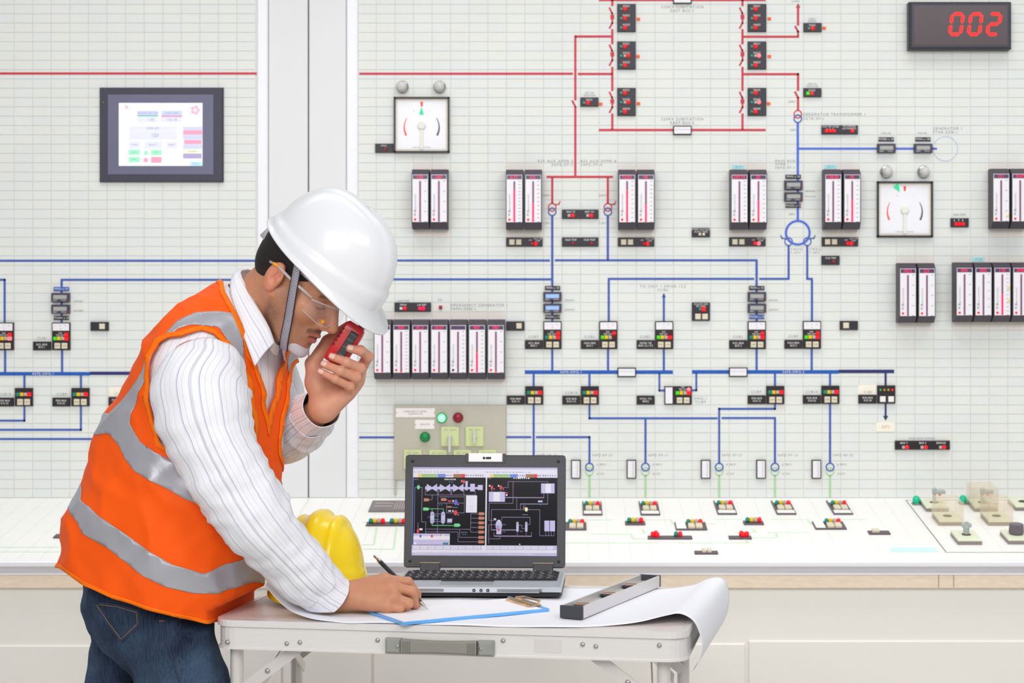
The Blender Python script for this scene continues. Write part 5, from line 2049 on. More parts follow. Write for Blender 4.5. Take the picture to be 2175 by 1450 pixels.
# ------------------------------------------------------------------ tools for organic shapes
def surface_nets(fn, lo, hi, vox):
    lo, hi = np.array(lo, float), np.array(hi, float)
    n = np.ceil((hi - lo) / vox).astype(int) + 1
    ax = [lo[i] + np.arange(n[i]) * vox for i in range(3)]
    D = np.empty(n, np.float32)
    Yg, Zg = np.meshgrid(ax[1], ax[2], indexing='ij')
    step = max(1, int(400000 / (n[1] * n[2])))
    for i in range(0, n[0], step):
        xs = ax[0][i:i + step]
        pts = np.empty((len(xs), n[1], n[2], 3), np.float32)
        pts[..., 0] = xs[:, None, None]
        pts[..., 1] = Yg
        pts[..., 2] = Zg
        D[i:i + step] = fn(pts.reshape(-1, 3)).reshape(len(xs), n[1], n[2])
    S_ = D < 0
    c = n - 1
    cnt = np.zeros(c, np.int8)
    for dx in (0, 1):
        for dy in (0, 1):
            for dz in (0, 1):
                cnt += S_[dx:c[0] + dx, dy:c[1] + dy, dz:c[2] + dz]
    act = (cnt > 0) & (cnt < 8)
    idx = -np.ones(c, np.int64)
    cells = np.argwhere(act)
    idx[act] = np.arange(len(cells))
    acc = np.zeros((len(cells), 3))
    num = np.zeros(len(cells))
    corners = [(a, b_, d) for a in (0, 1) for b_ in (0, 1) for d in (0, 1)]
    for a in corners:
        for ax_ in range(3):
            if a[ax_]:
                continue
            e = list(a)
            e[ax_] = 1
            da = D[cells[:, 0] + a[0], cells[:, 1] + a[1], cells[:, 2] + a[2]]
            db = D[cells[:, 0] + e[0], cells[:, 1] + e[1], cells[:, 2] + e[2]]
            m = (da < 0) != (db < 0)
            t = np.where(m, da / np.where(m, da - db, 1), 0)
            p = np.array(a, float)[None, :].repeat(len(cells), 0)
            p[:, ax_] += t
            acc[m] += p[m]
            num[m] += 1
    V = lo + (cells + acc / num[:, None]) * vox
    F = []
    for ax_ in range(3):
        o1, o2 = [(1, 2), (2, 0), (0, 1)][ax_]
        sl0 = [slice(None)] * 3
        sl1 = [slice(None)] * 3
        sl0[ax_] = slice(0, -1)
        sl1[ax_] = slice(1, None)
        A, B = S_[tuple(sl0)], S_[tuple(sl1)]
        cr = np.argwhere(A != B)
        ok = (cr[:, o1] > 0) & (cr[:, o2] > 0) & (cr[:, o1] < c[o1]) & (cr[:, o2] < c[o2])
        cr = cr[ok]
        flip = A[cr[:, 0], cr[:, 1], cr[:, 2]]
        q = []
        for d1, d2 in ((1, 1), (0, 1), (0, 0), (1, 0)):
            w = cr.copy()
            w[:, o1] -= d1
            w[:, o2] -= d2
            q.append(idx[w[:, 0], w[:, 1], w[:, 2]])
        q = np.stack(q, 1)
        q[~flip] = q[~flip][:, ::-1]
        F.append(q)
    F = np.concatenate(F)
    F = F[(F >= 0).all(1)]
    return V, F


def ell(p, c, r):
    q = (p - np.array(c, np.float32)) / np.array(r, np.float32)
    k = np.sqrt((q * q).sum(1)) + 1e-9
    g = np.sqrt(((q / np.array(r, np.float32)) ** 2).sum(1)) + 1e-9
    return k * (k - 1) / g


def cap(p, a, b_, ra, rb):
    a, b_ = np.array(a, np.float32), np.array(b_, np.float32)
    d = b_ - a
    t = np.clip(((p - a) @ d) / max(float(d @ d), 1e-12), 0, 1)
    q = p - a - t[:, None] * d
    return np.sqrt((q * q).sum(1)) - (ra + (rb - ra) * t)


def smin(a, b_, k):
    h = np.maximum(k - np.abs(a - b_), 0) / k
    return np.minimum(a, b_) - h * h * k * .25


def smax(a, b_, k):
    return -smin(-a, -b_, k)


def np_mesh(name, V, F, mats, parent=None, smooth=True, col=None, uv=None, mi=None):
    me = bpy.data.meshes.new(name)
    me.from_pydata([tuple(v) for v in V], [], [tuple(int(i) for i in f) for f in F])
    for m in (mats if isinstance(mats, (list, tuple)) else [mats]):
        me.materials.append(m)
    if smooth:
        me.polygons.foreach_set('use_smooth', [True] * len(me.polygons))
    if col is not None:
        at = me.color_attributes.new('Col', 'FLOAT_COLOR', 'POINT')
        c4 = np.ones((len(V), 4), np.float32)
        c4[:, :3] = col
        at.data.foreach_set('color', c4.ravel())
    if uv is not None:
        ul = me.uv_layers.new(name='UVMap')
        vi = np.empty(len(me.loops), np.int64)
        me.loops.foreach_get('vertex_index', vi)
        ul.data.foreach_set('uv', np.asarray(uv, np.float32)[vi].ravel())
    if mi is not None:
        me.polygons.foreach_set('material_index', np.asarray(mi, np.int32))
    me.update()
    return link(name, me, parent)


def clip_tris(V, T, A, f):
    """keep the part of a triangle mesh where f>0; A carries per-vertex attributes"""
    V, A, f = list(map(tuple, V)), list(map(tuple, A)), list(f)
    out, cache = [], {}

    def cut(i, j):
        k = (i, j) if i < j else (j, i)
        if k not in cache:
            t = f[i] / (f[i] - f[j])
            V.append(tuple(V[i][q] + (V[j][q] - V[i][q]) * t for q in range(3)))
            A.append(tuple(A[i][q] + (A[j][q] - A[i][q]) * t for q in range(len(A[i]))))
            f.append(0.0)
            cache[k] = len(V) - 1
        return cache[k]
    for tri in T:
        s = [f[i] > 0 for i in tri]
        n = sum(s)
        if n == 3:
            out.append(tuple(tri))
        elif n == 1:
            k = s.index(True)
            a, b_, c_ = tri[k], tri[(k + 1) % 3], tri[(k + 2) % 3]
            out.append((a, cut(a, b_), cut(a, c_)))
        elif n == 2:
            k = s.index(False)
            a, b_, c_ = tri[k], tri[(k + 1) % 3], tri[(k + 2) % 3]
            x, y = cut(a, b_), cut(a, c_)
            out += [(x, b_, c_), (x, c_, y)]
    used = sorted({i for t in out for i in t})
    mp = {u: k for k, u in enumerate(used)}
    return np.array([V[u] for u in used]), [tuple(mp[i] for i in t) for t in out], np.array([A[u] for u in used])


def poly_sd(Q, poly):
    """signed distance to a polygon, positive inside"""
    Q = np.asarray(Q, float)
    d = np.full(len(Q), 1e9)
    ins = np.zeros(len(Q), bool)
    n = len(poly)
    for i in range(n):
        a, b_ = np.array(poly[i], float), np.array(poly[(i + 1) % n], float)
        e = b_ - a
        w = Q - a
        t = np.clip((w @ e) / (e @ e), 0, 1)
        d = np.minimum(d, np.hypot(*(w - t[:, None] * e).T))
        c1 = (a[1] > Q[:, 1]) != (b_[1] > Q[:, 1])
        xi = a[0] + (Q[:, 1] - a[1]) / (b_[1] - a[1] if b_[1] != a[1] else 1e-9) * e[0]
        ins ^= c1 & (Q[:, 0] < xi)
    return np.where(ins, d, -d)


def proj(V):
    V = np.asarray(V)
    return np.stack([X0 + V[:, 0] * FPX / V[:, 1], Y0 - (V[:, 2] - CAMZ) * FPX / V[:, 1]], 1)


def A3(px, py, Y):
    return np.array(P(px, py, Y), np.float32)


def vnoise(p, s):
    return mnoise.noise(Vector(p) * s)


# ------------------------------------------------------------------ the engineer
man = empty('person', (P(330, 1300, 3.8).x, 3.80, 0), (0, 0, 0), 'person in orange safety vest and white hard hat bending over the table to write', 'person')
MANW = man.matrix_world.copy()


def mk(o):
    """parent to the person while keeping the world coordinates of the mesh"""
    o.parent = man
    o.location = (-man.location.x, -man.location.y, -man.location.z)
    return o


# skin with colours kept per point (lips, stubble, brows)
def skin_material():
    m = bpy.data.materials.new('skin')
    m.use_nodes = True
    nt = m.node_tree
    b_ = nt.nodes['Principled BSDF']
    at = nt.nodes.new('ShaderNodeVertexColor')
    at.layer_name = 'Col'
    tc = nt.nodes.new('ShaderNodeTexCoord')
    n = nt.nodes.new('ShaderNodeTexNoise')
    n.inputs['Scale'].default_value = 90
    n.inputs['Detail'].default_value = 5
    nt.links.new(tc.outputs['Object'], n.inputs['Vector'])
    mx = nt.nodes.new('ShaderNodeMixRGB')
    mx.blend_type = 'OVERLAY'
    mx.inputs['Fac'].default_value = .16
    nt.links.new(at.outputs['Color'], mx.inputs['Color1'])
    nt.links.new(n.outputs['Color'], mx.inputs['Color2'])
    hs = nt.nodes.new('ShaderNodeHueSaturation')
    hs.inputs['Saturation'].default_value = 1.0
    nt.links.new(mx.outputs['Color'], hs.inputs['Color'])
    nt.links.new(hs.outputs['Color'], b_.inputs['Base Color'])
    b_.inputs['Roughness'].default_value = .5
    b_.inputs['Subsurface Weight'].default_value = .12
    b_.inputs['Subsurface Radius'].default_value = (.010, .004, .002)
    n2 = nt.nodes.new('ShaderNodeTexNoise')
    n2.inputs['Scale'].default_value = 420
    nt.links.new(tc.outputs['Object'], n2.inputs['Vector'])
    bp = nt.nodes.new('ShaderNodeBump')
    bp.inputs['Strength'].default_value = .12
    bp.inputs['Distance'].default_value = .001
    nt.links.new(n2.outputs['Fac'], bp.inputs['Height'])
    nt.links.new(bp.outputs['Normal'], b_.inputs['Normal'])
    return m


M_SKIN = skin_material()
SKC = np.array(rgb((196, 136, 104))[:3])
PALM = np.array(rgb((214, 152, 124))[:3])

# --- head frame
HC = P(635, 591, 3.75)
PITCH, YAW, ROLL = math.radians(37), math.radians(-20), math.radians(0)
HR = Matrix.Rotation(YAW, 3, 'Z') @ Matrix.Rotation(PITCH, 3, 'Y') @ Matrix.Rotation(ROLL, 3, 'X')
HRn = np.array(HR, np.float32)
HCn = np.array(HC, np.float32)


def h2w(p):
    return Vector(HC) + HR @ Vector(p)


def w2h(p):
    return (p - HCn) @ HRn


NECK_B = A3(508, 688, 3.80)


def head_fn(pw):
    p = w2h(pw)
    ay = np.abs(p[:, 1])
    q = np.stack([p[:, 0], ay, p[:, 2]], 1)          # mirrored half
    d = ell(p, (-.006, 0, .048), (.097, .076, .086))
    d = smin(d, ell(p, (.040, 0, -.028), (.058, .060, .088)), .03)
    d = smin(d, cap(q, (.002, .053, -.040), (.060, .033, -.096), .021, .018), .03)
    d = smin(d, ell(p, (.078, 0, -.098), (.020, .024, .018)), .022)
    d = smin(d, ell(q, (.062, .044, -.022), (.026, .024, .022)), .024)
    d = smin(d, cap(q, (.089, .012, .020), (.070, .050, .022), .013, .012), .018)
    # eye sockets and lids
    d = smax(d, -ell(q, (.104, .033, .000), (.018, .021, .014)), .014)
    d = smin(d, ell(q, (.0745, .033, -.003), (.0150, .0170, .0135)), .004)
    # nose
    nose = cap(p, (.092, 0, .012), (.1165, 0, -.030), .0085, .0105)
    nose = smin(nose, ell(p, (.1165, 0, -.036), (.0135, .0115, .0105)), .008)
    nose = smin(nose, ell(q, (.1035, .0125, -.041), (.0115, .0075, .0085)), .007)
    d = smin(d, nose, .010)
    d = smax(d, -ell(q, (.108, .0065, -.0475), (.005, .0034, .004)), .003)
    # mouth
    d = smin(d, ell(p, (.082, 0, -.068), (.018, .030, .022)), .012)
    lipu = cap(q, (.1035, 0, -.0655), (.090, .022, -.071), .0052, .0026)
    lipl = cap(q, (.1000, 0, -.0790), (.088, .020, -.0735), .0062, .0026)
    d = smin(d, lipu, .005)
    d = smin(d, lipl, .005)
    d = smax(d, -cap(q, (.108, 0, -.0718), (.095, .019, -.0722), .0022, .0012), .003)
    # ears
    e = ell(q, (-.012, .079, -.004), (.0190, .0085, .0305))
    e = smax(e, -ell(q, (-.007, .0895, .001), (.0120, .0105, .0195)), .003)
    e = smin(e, ell(q, (-.0135, .0810, .004), (.0040, .0045, .0140)), .003)
    e = smin(e, ell(q, (-.001, .0795, -.006), (.0050, .0050, .0060)), .004)
    e = smin(e, ell(q, (-.008, .0785, -.0270), (.0095, .0065, .0085)), .006)
    d = smin(d, e, .006)
    # neck
    nk = cap(pw, np.array(h2w((-.030, 0, -.030)), np.float32), NECK_B, .056, .062)
    nk = smin(nk, cap(pw, np.array(h2w((.010, 0, -.072)), np.float32), A3(548, 712, 3.785), .036, .034), .03)
    d = smin(d, nk, .025)
    return d


hv, hf = surface_nets(head_fn, np.array(HC) + (-.19, -.15, -.21), np.array(HC) + (.17, .16, .16), .0024)
lp_ = w2h(hv.astype(np.float32))
ay = np.abs(lp_[:, 1])


def gauss(v, c, s):
    return np.exp(-((v - c) / s) ** 2)


col = np.tile(SKC, (len(hv), 1))


def mixc(w, c):
    global col
    w = np.clip(w, 0, 1)[:, None]
    col = col * (1 - w) + np.array(rgb(c)[:3]) * w


rn = np.array([.5 + .5 * vnoise(v, 260) for v in hv])
stub = np.clip((-.040 - lp_[:, 2]) / .022, 0, 1) * np.clip((.108 - lp_[:, 0]) / .02, 0, 1) * np.clip((lp_[:, 0] + .010) / .02, 0, 1)
jawside = np.clip((ay - .036) / .016, 0, 1) * np.clip((.012 - lp_[:, 2]) / .03, 0, 1) * np.clip((.050 - lp_[:, 0]) / .02, 0, 1) * np.clip((lp_[:, 0] + .004) / .01, 0, 1)
mixc((.34 * stub + .40 * jawside) * (.6 + .7 * rn), (112, 78, 60))
mst = np.clip(1 - np.abs(lp_[:, 2] + .0565 + .25 * np.clip(ay - .008, 0, .03)) / .0075, 0, 1) ** .5 * (ay < .030) * (lp_[:, 0] > .080) * np.clip((.1125 - lp_[:, 0]) / .004, 0, 1)
mixc(.8 * mst * (.55 + .6 * rn), (70, 48, 38))
mixc(.55 * gauss(lp_[:, 2], -.089, .004) * (ay < .009) * (lp_[:, 0] > .08), (84, 58, 46))
lips = ((ay / .0245) ** 2 + ((lp_[:, 2] + .0725) / .0105) ** 2 < 1) & (lp_[:, 0] > .086) & (np.abs(lp_[:, 2] + .0725) > .001)
mixc(.75 * lips, (178, 96, 88))
mixc(.85 * (np.abs(lp_[:, 2] + .0720) < .0016) * (ay < .021) * (lp_[:, 0] > .084), (86, 36, 34))
brow = np.clip(1 - np.abs(lp_[:, 2] - .0205 + .25 * np.clip(ay - .038, 0, .03)) / .0058, 0, 1) ** .6 * (ay > .011) * (ay < .056) * (lp_[:, 0] > .058)
mixc(.9 * brow * (.6 + .5 * rn), (48, 34, 28))
lash = (np.abs(lp_[:, 2] + .0095 - .10 * (ay - .033) ** 2 * 80) < .0016) * (ay > .019) * (ay < .049) * (lp_[:, 0] > .066)
mixc(.9 * lash, (40, 26, 22))
lidc = ((ay - .033) / .016) ** 2 + ((lp_[:, 2] + .001) / .011) ** 2 < 1
mixc(.35 * lidc * (lp_[:, 0] > .066), (176, 112, 84))
earm = (ay > .074) & (np.abs(lp_[:, 2]) < .04) & (lp_[:, 0] < .012)
mixc(.45 * earm, (226, 136, 112))
mixc(.25 * gauss(lp_[:, 0], .116, .012) * (ay < .016) * gauss(lp_[:, 2], -.036, .014), (220, 130, 104))
body_parts = [(hv, hf, col)]

# --- hands
def chain(p, pts, rs, k=.004):
    d = None
    for i in range(len(pts) - 1):
        c = cap(p, pts[i], pts[i + 1], rs[i], rs[i + 1])
        d = c if d is None else smin(d, c, k)
    return d


def hand_fn(wrist, palm_caps, fingers, k_f=.005):
    def fn(p):
        d = None
        for a, b_, ra, rb in palm_caps:
            c = cap(p, a, b_, ra, rb)
            d = c if d is None else smin(d, c, .011)
        ds = [chain(p, f, r, .005) for f, r in fingers]
        fd = ds[0]
        for q in ds[1:]:
            fd = smin(fd, q, .0010)
        return smin(d, fd, k_f)
    return fn


# right hand, resting on the clipboard with the pen
W_ = A3(716, 1272, 3.690)
RI = [A3(818, 1232, 3.700), A3(866, 1236, 3.706), A3(884, 1260, 3.716), A3(887, 1280, 3.724)]
RM = [A3(832, 1246, 3.678), A3(876, 1256, 3.680), A3(882, 1282, 3.694), A3(872, 1291, 3.708)]
RR = [A3(834, 1268, 3.662), A3(868, 1281, 3.662), A3(862, 1299, 3.672), A3(846, 1301, 3.688)]
RP = [A3(820, 1288, 3.654), A3(850, 1297, 3.655), A3(842, 1306, 3.668), A3(826, 1306, 3.680)]
RT = [A3(778, 1262, 3.735), A3(824, 1266, 3.758), A3(862, 1270, 3.752), A3(882, 1273, 3.738)]
FA = A3(640, 1200, 3.640)
r_palm = [(FA, W_, .030, .0265), (W_, RI[0], .0235, .0150), (W_, RM[0], .0235, .0150), (W_, RR[0], .0235, .0145), (W_ + np.array((0, 0, -.006), np.float32), RP[0], .0225, .0135),
          (W_ + np.array((.012, .012, .0), np.float32), RT[0], .020, .0165), (RT[0], RM[0], .0150, .0125), (RT[0], RR[0], .0150, .0120)]
r_fing = [(RI, [.0118, .0100, .0090, .0076]), (RM, [.0118, .0100, .0090, .0080]), (RR, [.0112, .0095, .0086, .0078]), (RP, [.0100, .0082, .0074, .0068]), (RT, [.0140, .0122, .0105, .0085])]
# the writing hand rests on the board: nothing reaches below its sheet
ZH = ZP + .0006 + .0062


def rest(p, r):
    p[2] = max(p[2], ZH + r)


for f_, r_ in r_fing:
    for p_, q_ in zip(f_, r_):
        rest(p_, q_)
rest(W_, .0262)
r_palm = [(a, b_, min(ra, .0255) if a is W_ else ra, rb) for a, b_, ra, rb in r_palm]
r_palm[4] = (W_, RP[0], .0215, .0130)
# left hand, gripping the radio
LW = A3(687, 866, 3.770)
LI = [A3(762, 792, 3.806), A3(781, 757, 3.764), A3(766, 744, 3.737), A3(743, 740, 3.730)]
LM = [A3(757, 806, 3.794), A3(765, 782, 3.748), A3(736, 769, 3.722), A3(707, 758, 3.728)]
LR = [A3(750, 820, 3.786), A3(756, 801, 3.742), A3(722, 787, 3.716), A3(690, 774, 3.724)]
LP = [A3(738, 834, 3.778), A3(743, 820, 3.742), A3(712, 805, 3.718), A3(683, 790, 3.726)]
LT_ = [A3(672, 812, 3.785), A3(664, 772, 3.795), A3(696, 724, 3.800), A3(737, 694, 3.796)]
LF = A3(636, 905, 3.860)
l_palm = [(LF, LW, .030, .0265), (LW, LI[0], .0240, .0150), (LW, LM[0], .0240, .0150), (LW, LR[0], .0235, .0150), (LW, LP[0], .0230, .0145), (LW, LT_[0], .0240, .0210), (LT_[0], LM[0], .0180, .0140), (LT_[0], LT_[1], .0200, .0145)]
l_fing = [(LI, [.0122, .0108, .0096, .0082]), (LM, [.0122, .0106, .0095, .0082]), (LR, [.0118, .0100, .0090, .0080]), (LP, [.0105, .0086, .0078, .0070]), (LT_, [.0170, .0140, .0120, .0100])]
for palm, fing, c0, lo, hi in ((r_palm, r_fing, SKC, None, None), (l_palm, l_fing, PALM, None, None)):
    allp = np.array([q for a, b_, _, _ in palm[1:] for q in (a, b_)] + [q for f, _ in fing for q in f] + [palm[0][0] * .35 + palm[0][1] * .65])
    v, f = surface_nets(hand_fn(None, palm, fing), allp.min(0) - .034, allp.max(0) + .034, .0017)
    c = np.tile(c0, (len(v), 1))
    tips = np.array([q[-1] for q, _ in fing])
    dt = np.min(np.linalg.norm(v[:, None, :] - tips[None], axis=2), axis=1)
    w = (np.clip(1 - dt / .03, 0, 1) * .35)[:, None]
    c = c * (1 - w) + np.array(rgb((222, 138, 116))[:3]) * w
    body_parts.append((v, f, c))


# --- trunk and limbs under the clothes
def trunk_fn(p):
    d = cap(p, A3(310, 1270, 3.80), A3(430, 890, 3.80), .110, .112)
    d = smin(d, cap(p, A3(430, 890, 3.80), A3(478, 745, 3.81), .105, .055), .03)
    d = smin(d, cap(p, A3(415, 775, 3.64), A3(560, 790, 3.94), .05, .05), .05)
    d = smin(d, cap(p, A3(415, 790, 3.61), A3(520, 1075, 3.575), .048, .040), .03)
    d = smin(d, cap(p, A3(520, 1075, 3.575), A3(690, 1250, 3.675), .038, .028), .02)
    d = smin(d, cap(p, A3(560, 790, 3.94), A3(606, 925, 3.955), .048, .040), .03)
    d = smin(d, cap(p, A3(606, 925, 3.955), A3(680, 873, 3.785), .038, .027), .02)
    return d


tv, tf = surface_nets(trunk_fn, (-1.05, 3.48, .75), (-.40, 4.08, 1.56), .010)
body_parts.append((tv, tf, np.tile(SKC, (len(tv), 1))))
off, Vs, Fs, Cs = 0, [], [], []
for v, f, c in body_parts:
    Vs.append(v)
    Fs.append(f + off)
    Cs.append(c)
    off += len(v)
body = mk(np_mesh('body', np.concatenate(Vs), np.concatenate(Fs), M_SKIN, None, True, np.concatenate(Cs)))

# finger nails
M_NAIL = mat('nail', (238, 190, 176), .3, noise=.02)


def nail(tip, prev, toward, r, name='finger_nail'):
    """a small curved plate on the side of the fingertip that faces 'toward'"""
    t = Vector(tip)
    ax = (t - Vector(prev)).normalized()
    n = (Vector(toward) - ax * Vector(toward).dot(ax)).normalized()
    s = ax.cross(n)
    rows = []
    for i in range(5):
        a = (i / 4 - .5) * 1.5
        row = []
        for j in range(5):
            u = -.006 + .0125 * j / 4
            k = 1.04 - .10 * (j / 4) ** 2
            row.append(tuple(t + ax * u * (1 - .12 * abs(a)) + (n * math.cos(a) + s * math.sin(a)) * r * k))
        rows.append(row)
    b_ = MB()
    b_.grid(rows)
    o = mk(b_.build(name, M_NAIL, None, True))
    so = o.modifiers.new('solid', 'SOLIDIFY')
    so.thickness = .0008
    return o


nail(LI[3], LI[2], (-.2, -1, .35), .0084)
nail(LM[3], LM[2], (-.2, -1, .35), .0084)
nail(LR[3], LR[2], (-.2, -1, .35), .0082)
nail(LP[3], LP[2], (-.2, -1, .30), .0072)
nail(RI[3], RI[2], (.9, -.6, .2), .0078)

# --- hair: a close cap on the skull
def hair_fn(pw):
    p = w2h(pw)
    ay_ = np.abs(p[:, 1])
    q = np.stack([p[:, 0], ay_, p[:, 2]], 1)
    d = ell(p, (-.006, 0, .047), (.0995, .0785, .0885))
    d = smin(d, ell(p, (-.046, 0, -.002), (.050, .061, .048)), .03)
    # cut away the face, the ear and the nape
    d = np.maximum(d, p[:, 0] - (.052 + .35 * np.clip(p[:, 2] - .03, -.06, .1)))
    d = np.maximum(d, -(p[:, 2] - (.012 - .0 * p[:, 0])) * np.where(p[:, 0] > -.028, 1, 0) + np.where(p[:, 0] > -.028, 0, -.02) + 0)
    d = np.maximum(d, -(p[:, 2] + .052))
    d = smax(d, -ell(q, (-.012, .083, -.004), (.022, .016, .033)), .004)
    return d + .0016 * np.sin(p[:, 1] * 900 + p[:, 2] * 250) * 0


v, f = surface_nets(hair_fn, np.array(HC) + (-.17, -.13, -.11), np.array(HC) + (.16, .13, .16), .003)
mk(np_mesh('hair', v, f, mat('hair_black', (26, 21, 20), .65, noise=.3, scale=160, bump=.6, bscale=500), None, True))

# --- white helmet with harness
hel = empty('safety_helmet', tuple(P(691, 562, 3.75)), (HR @ Matrix.Rotation(math.radians(5), 3, 'Y')).to_euler(), 'white hard hat with striped chin strap worn by the person', 'helmet')
helmet_shell('shell', M_HW, hel, a=.143, bb=.110, h=.144, ridges=((0, .022, .004),), peak=.036, lip=.006, full=.70, step=.045)
b = MB()
rows = []
for k in range(48):
    t = 2 * math.pi * k / 48
    c, s = math.cos(t), math.sin(t)
    bk = max(0, -c) ** 2
    rows.append([(.120 * c - .012, .0900 * s, .014), (.120 * c - .014 - .008 * bk, .0900 * s, -.019 - .026 * bk), (.1225 * c - .014 - .008 * bk, .0925 * s, -.019 - .026 * bk), (.1225 * c - .012, .0925 * s, .014)])
b.grid(rows, closeu=True, closev=True)
b.build('headband', mat('headband_grey', (206, 200, 212), .5, noise=.03), hel, True)


def strap_material():
    m = bpy.data.materials.new('strap_stripes')
    m.use_nodes = True
    nt = m.node_tree
    b_ = nt.nodes['Principled BSDF']
    uvn = nt.nodes.new('ShaderNodeUVMap')
    sp = nt.nodes.new('ShaderNodeSeparateXYZ')
    nt.links.new(uvn.outputs[0], sp.inputs[0])
    ml = nt.nodes.new('ShaderNodeMath')
    ml.operation = 'MULTIPLY'
    ml.inputs[1].default_value = 1.0
    nt.links.new(sp.outputs['Y'], ml.inputs[0])
    fr = nt.nodes.new('ShaderNodeMath')
    fr.operation = 'FRACT'
    nt.links.new(ml.outputs[0], fr.inputs[0])
    gt = nt.nodes.new('ShaderNodeMath')
    gt.operation = 'GREATER_THAN'
    gt.inputs[1].default_value = .5
    nt.links.new(fr.outputs[0], gt.inputs[0])
    ab = nt.nodes.new('ShaderNodeMath')
    ab.operation = 'COMPARE'
    ab.inputs[1].default_value = .5
    ab.inputs[2].default_value = .40
    nt.links.new(sp.outputs['X'], ab.inputs[0])
    mm = nt.nodes.new('ShaderNodeMath')
    mm.operation = 'MULTIPLY'
    nt.links.new(gt.outputs[0], mm.inputs[0])
    nt.links.new(ab.outputs[0], mm.inputs[1])
    mx = nt.nodes.new('ShaderNodeMixRGB')
    mx.inputs['Color1'].default_value = rgb((34, 30, 42))
    mx.inputs['Color2'].default_value = rgb((216, 210, 222))
    nt.links.new(mm.outputs[0], mx.inputs['Fac'])
    nt.links.new(mx.outputs[0], b_.inputs['Base Color'])
    b_.inputs['Roughness'].default_value = .7
    return m


M_STRAP = strap_material()


def ribbon(name, pts, nrm, w, m, parent, stripes=0, thick=.0016):
    """flat band through world points; nrm gives the outward direction"""
    C = crom([tuple(p) for p in pts], max(24, len(pts) * 8))
    N = crom([tuple(p) for p in nrm], len(C))
    V, F, UV = [], [], []
    L = 0
    for i in range(len(C)):
        t = C[min(i + 1, len(C) - 1)] - C[max(i - 1, 0)]
        s = np.cross(t, N[i])
        s /= np.linalg.norm(s)
        if i:
            L += np.linalg.norm(C[i] - C[i - 1])
        for k in (0, 1):
            V.append(C[i] + s * (k - .5) * w)
            UV.append((k, L * stripes))
    for i in range(len(C) - 1):
        F.append((2 * i, 2 * i + 1, 2 * i + 3, 2 * i + 2))
    o = np_mesh(name, V, F, m, None, True, None, UV)
    so = o.modifiers.new('solid', 'SOLIDIFY')
    so.thickness = thick
    so.offset = 0
    o.parent = parent
    o.matrix_parent_inverse = Matrix.LocRotScale(parent.location, parent.rotation_euler, None).inverted()
    return o


hd = lambda *p: h2w(p)
nside = HR @ Vector((0, -1, 0))
spts = [hd(.020, -.0870, .046), hd(.034, -.0840, .012), hd(.047, -.0750, -.025), hd(.057, -.0640, -.058), hd(.066, -.0575, -.086), hd(.071, -.0500, -.105), hd(.074, -.0390, -.121)]
snrm = [nside, nside, HR @ Vector((.1, -1, -.1)), HR @ Vector((.15, -1, -.15)), HR @ Vector((.2, -1, -.2)), HR @ Vector((.2, -1, -.3)), HR @ Vector((.2, -1, -.5))]
ribbon('chin_strap', spts, snrm, .0185, M_STRAP, hel, stripes=330)
spts2 = [HR @ Vector((p.x, p.y, p.z)) for p in []]
far = [hd(*(lambda q: (q[0], -q[1], q[2]))(tuple(HR.transposed() @ (p - Vector(HC))))) for p in spts]
fnr = [HR @ Vector((lambda q: (q[0], -q[1], q[2]))(tuple(HR.transposed() @ n))) for n in snrm]
ribbon('chin_strap', far, fnr, .0185, M_STRAP, hel, stripes=330)
# chin cup
rows = []
for i in range(13):
    a = (i / 12 - .5) * 2
    row = []
    for j in range(7):
        u = j / 6
        row.append(tuple(h2w((.060 + .044 * math.cos(a * 1.15) * (.75 + .25 * math.cos((u - .5) * 2)) , .040 * a, -.100 - .024 * u ** .8 + .010 * abs(a) ** 2))))
    rows.append(row)
b = MB()
b.grid(rows)
cup = b.build('chin_cup', mat('chin_cup_grey', (206, 198, 204), .4, noise=.03), None, True)
so = cup.modifiers.new('solid', 'SOLIDIFY')
so.thickness = .003
cup.parent = hel
cup.matrix_parent_inverse = Matrix.LocRotScale(hel.location, hel.rotation_euler, None).inverted()

# --- safety glasses
gla = empty('safety_glasses', tuple(HC), HR.to_euler(), 'clear wraparound safety glasses with orange tipped arms worn by the person', 'glasses')
M_LENS = mat('lens_clear', (240, 244, 250), .03, alpha=.07, spec=.9, coat=.6)
M_GFR = mat('glasses_frame_clear', (216, 212, 214), .12, alpha=.5, noise=.03)
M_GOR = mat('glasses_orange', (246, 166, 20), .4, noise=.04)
rows = []
for i in range(41):
    a = (i / 40 - .5) * 2
    row = []
    for j in range(11):
        u = j / 10
        y = .074 * a
        x = .1215 - .044 * abs(a) ** 2.2 - .003 * u
        notch = math.exp(-(a / .16) ** 2)
        top = .013 - .006 * abs(a) ** 2
        bot = -.034 + .020 * notch + .016 * max(0, abs(a) - .55) ** 1.2 * 2.0
        row.append((x, y, top + (bot - top) * u))
    rows.append(row)
b = MB()
b.grid(rows)
lens = b.build('lens', M_LENS, gla, True)
b = MB()
b.tube([(r[0][0] + .0005, r[0][1], r[0][2]) for r in rows], .0017, 8)
b.tube([(r[-1][0] + .0003, r[-1][1], r[-1][2]) for r in rows], .0009, 6)
b.build('rim', M_GFR, gla, True)
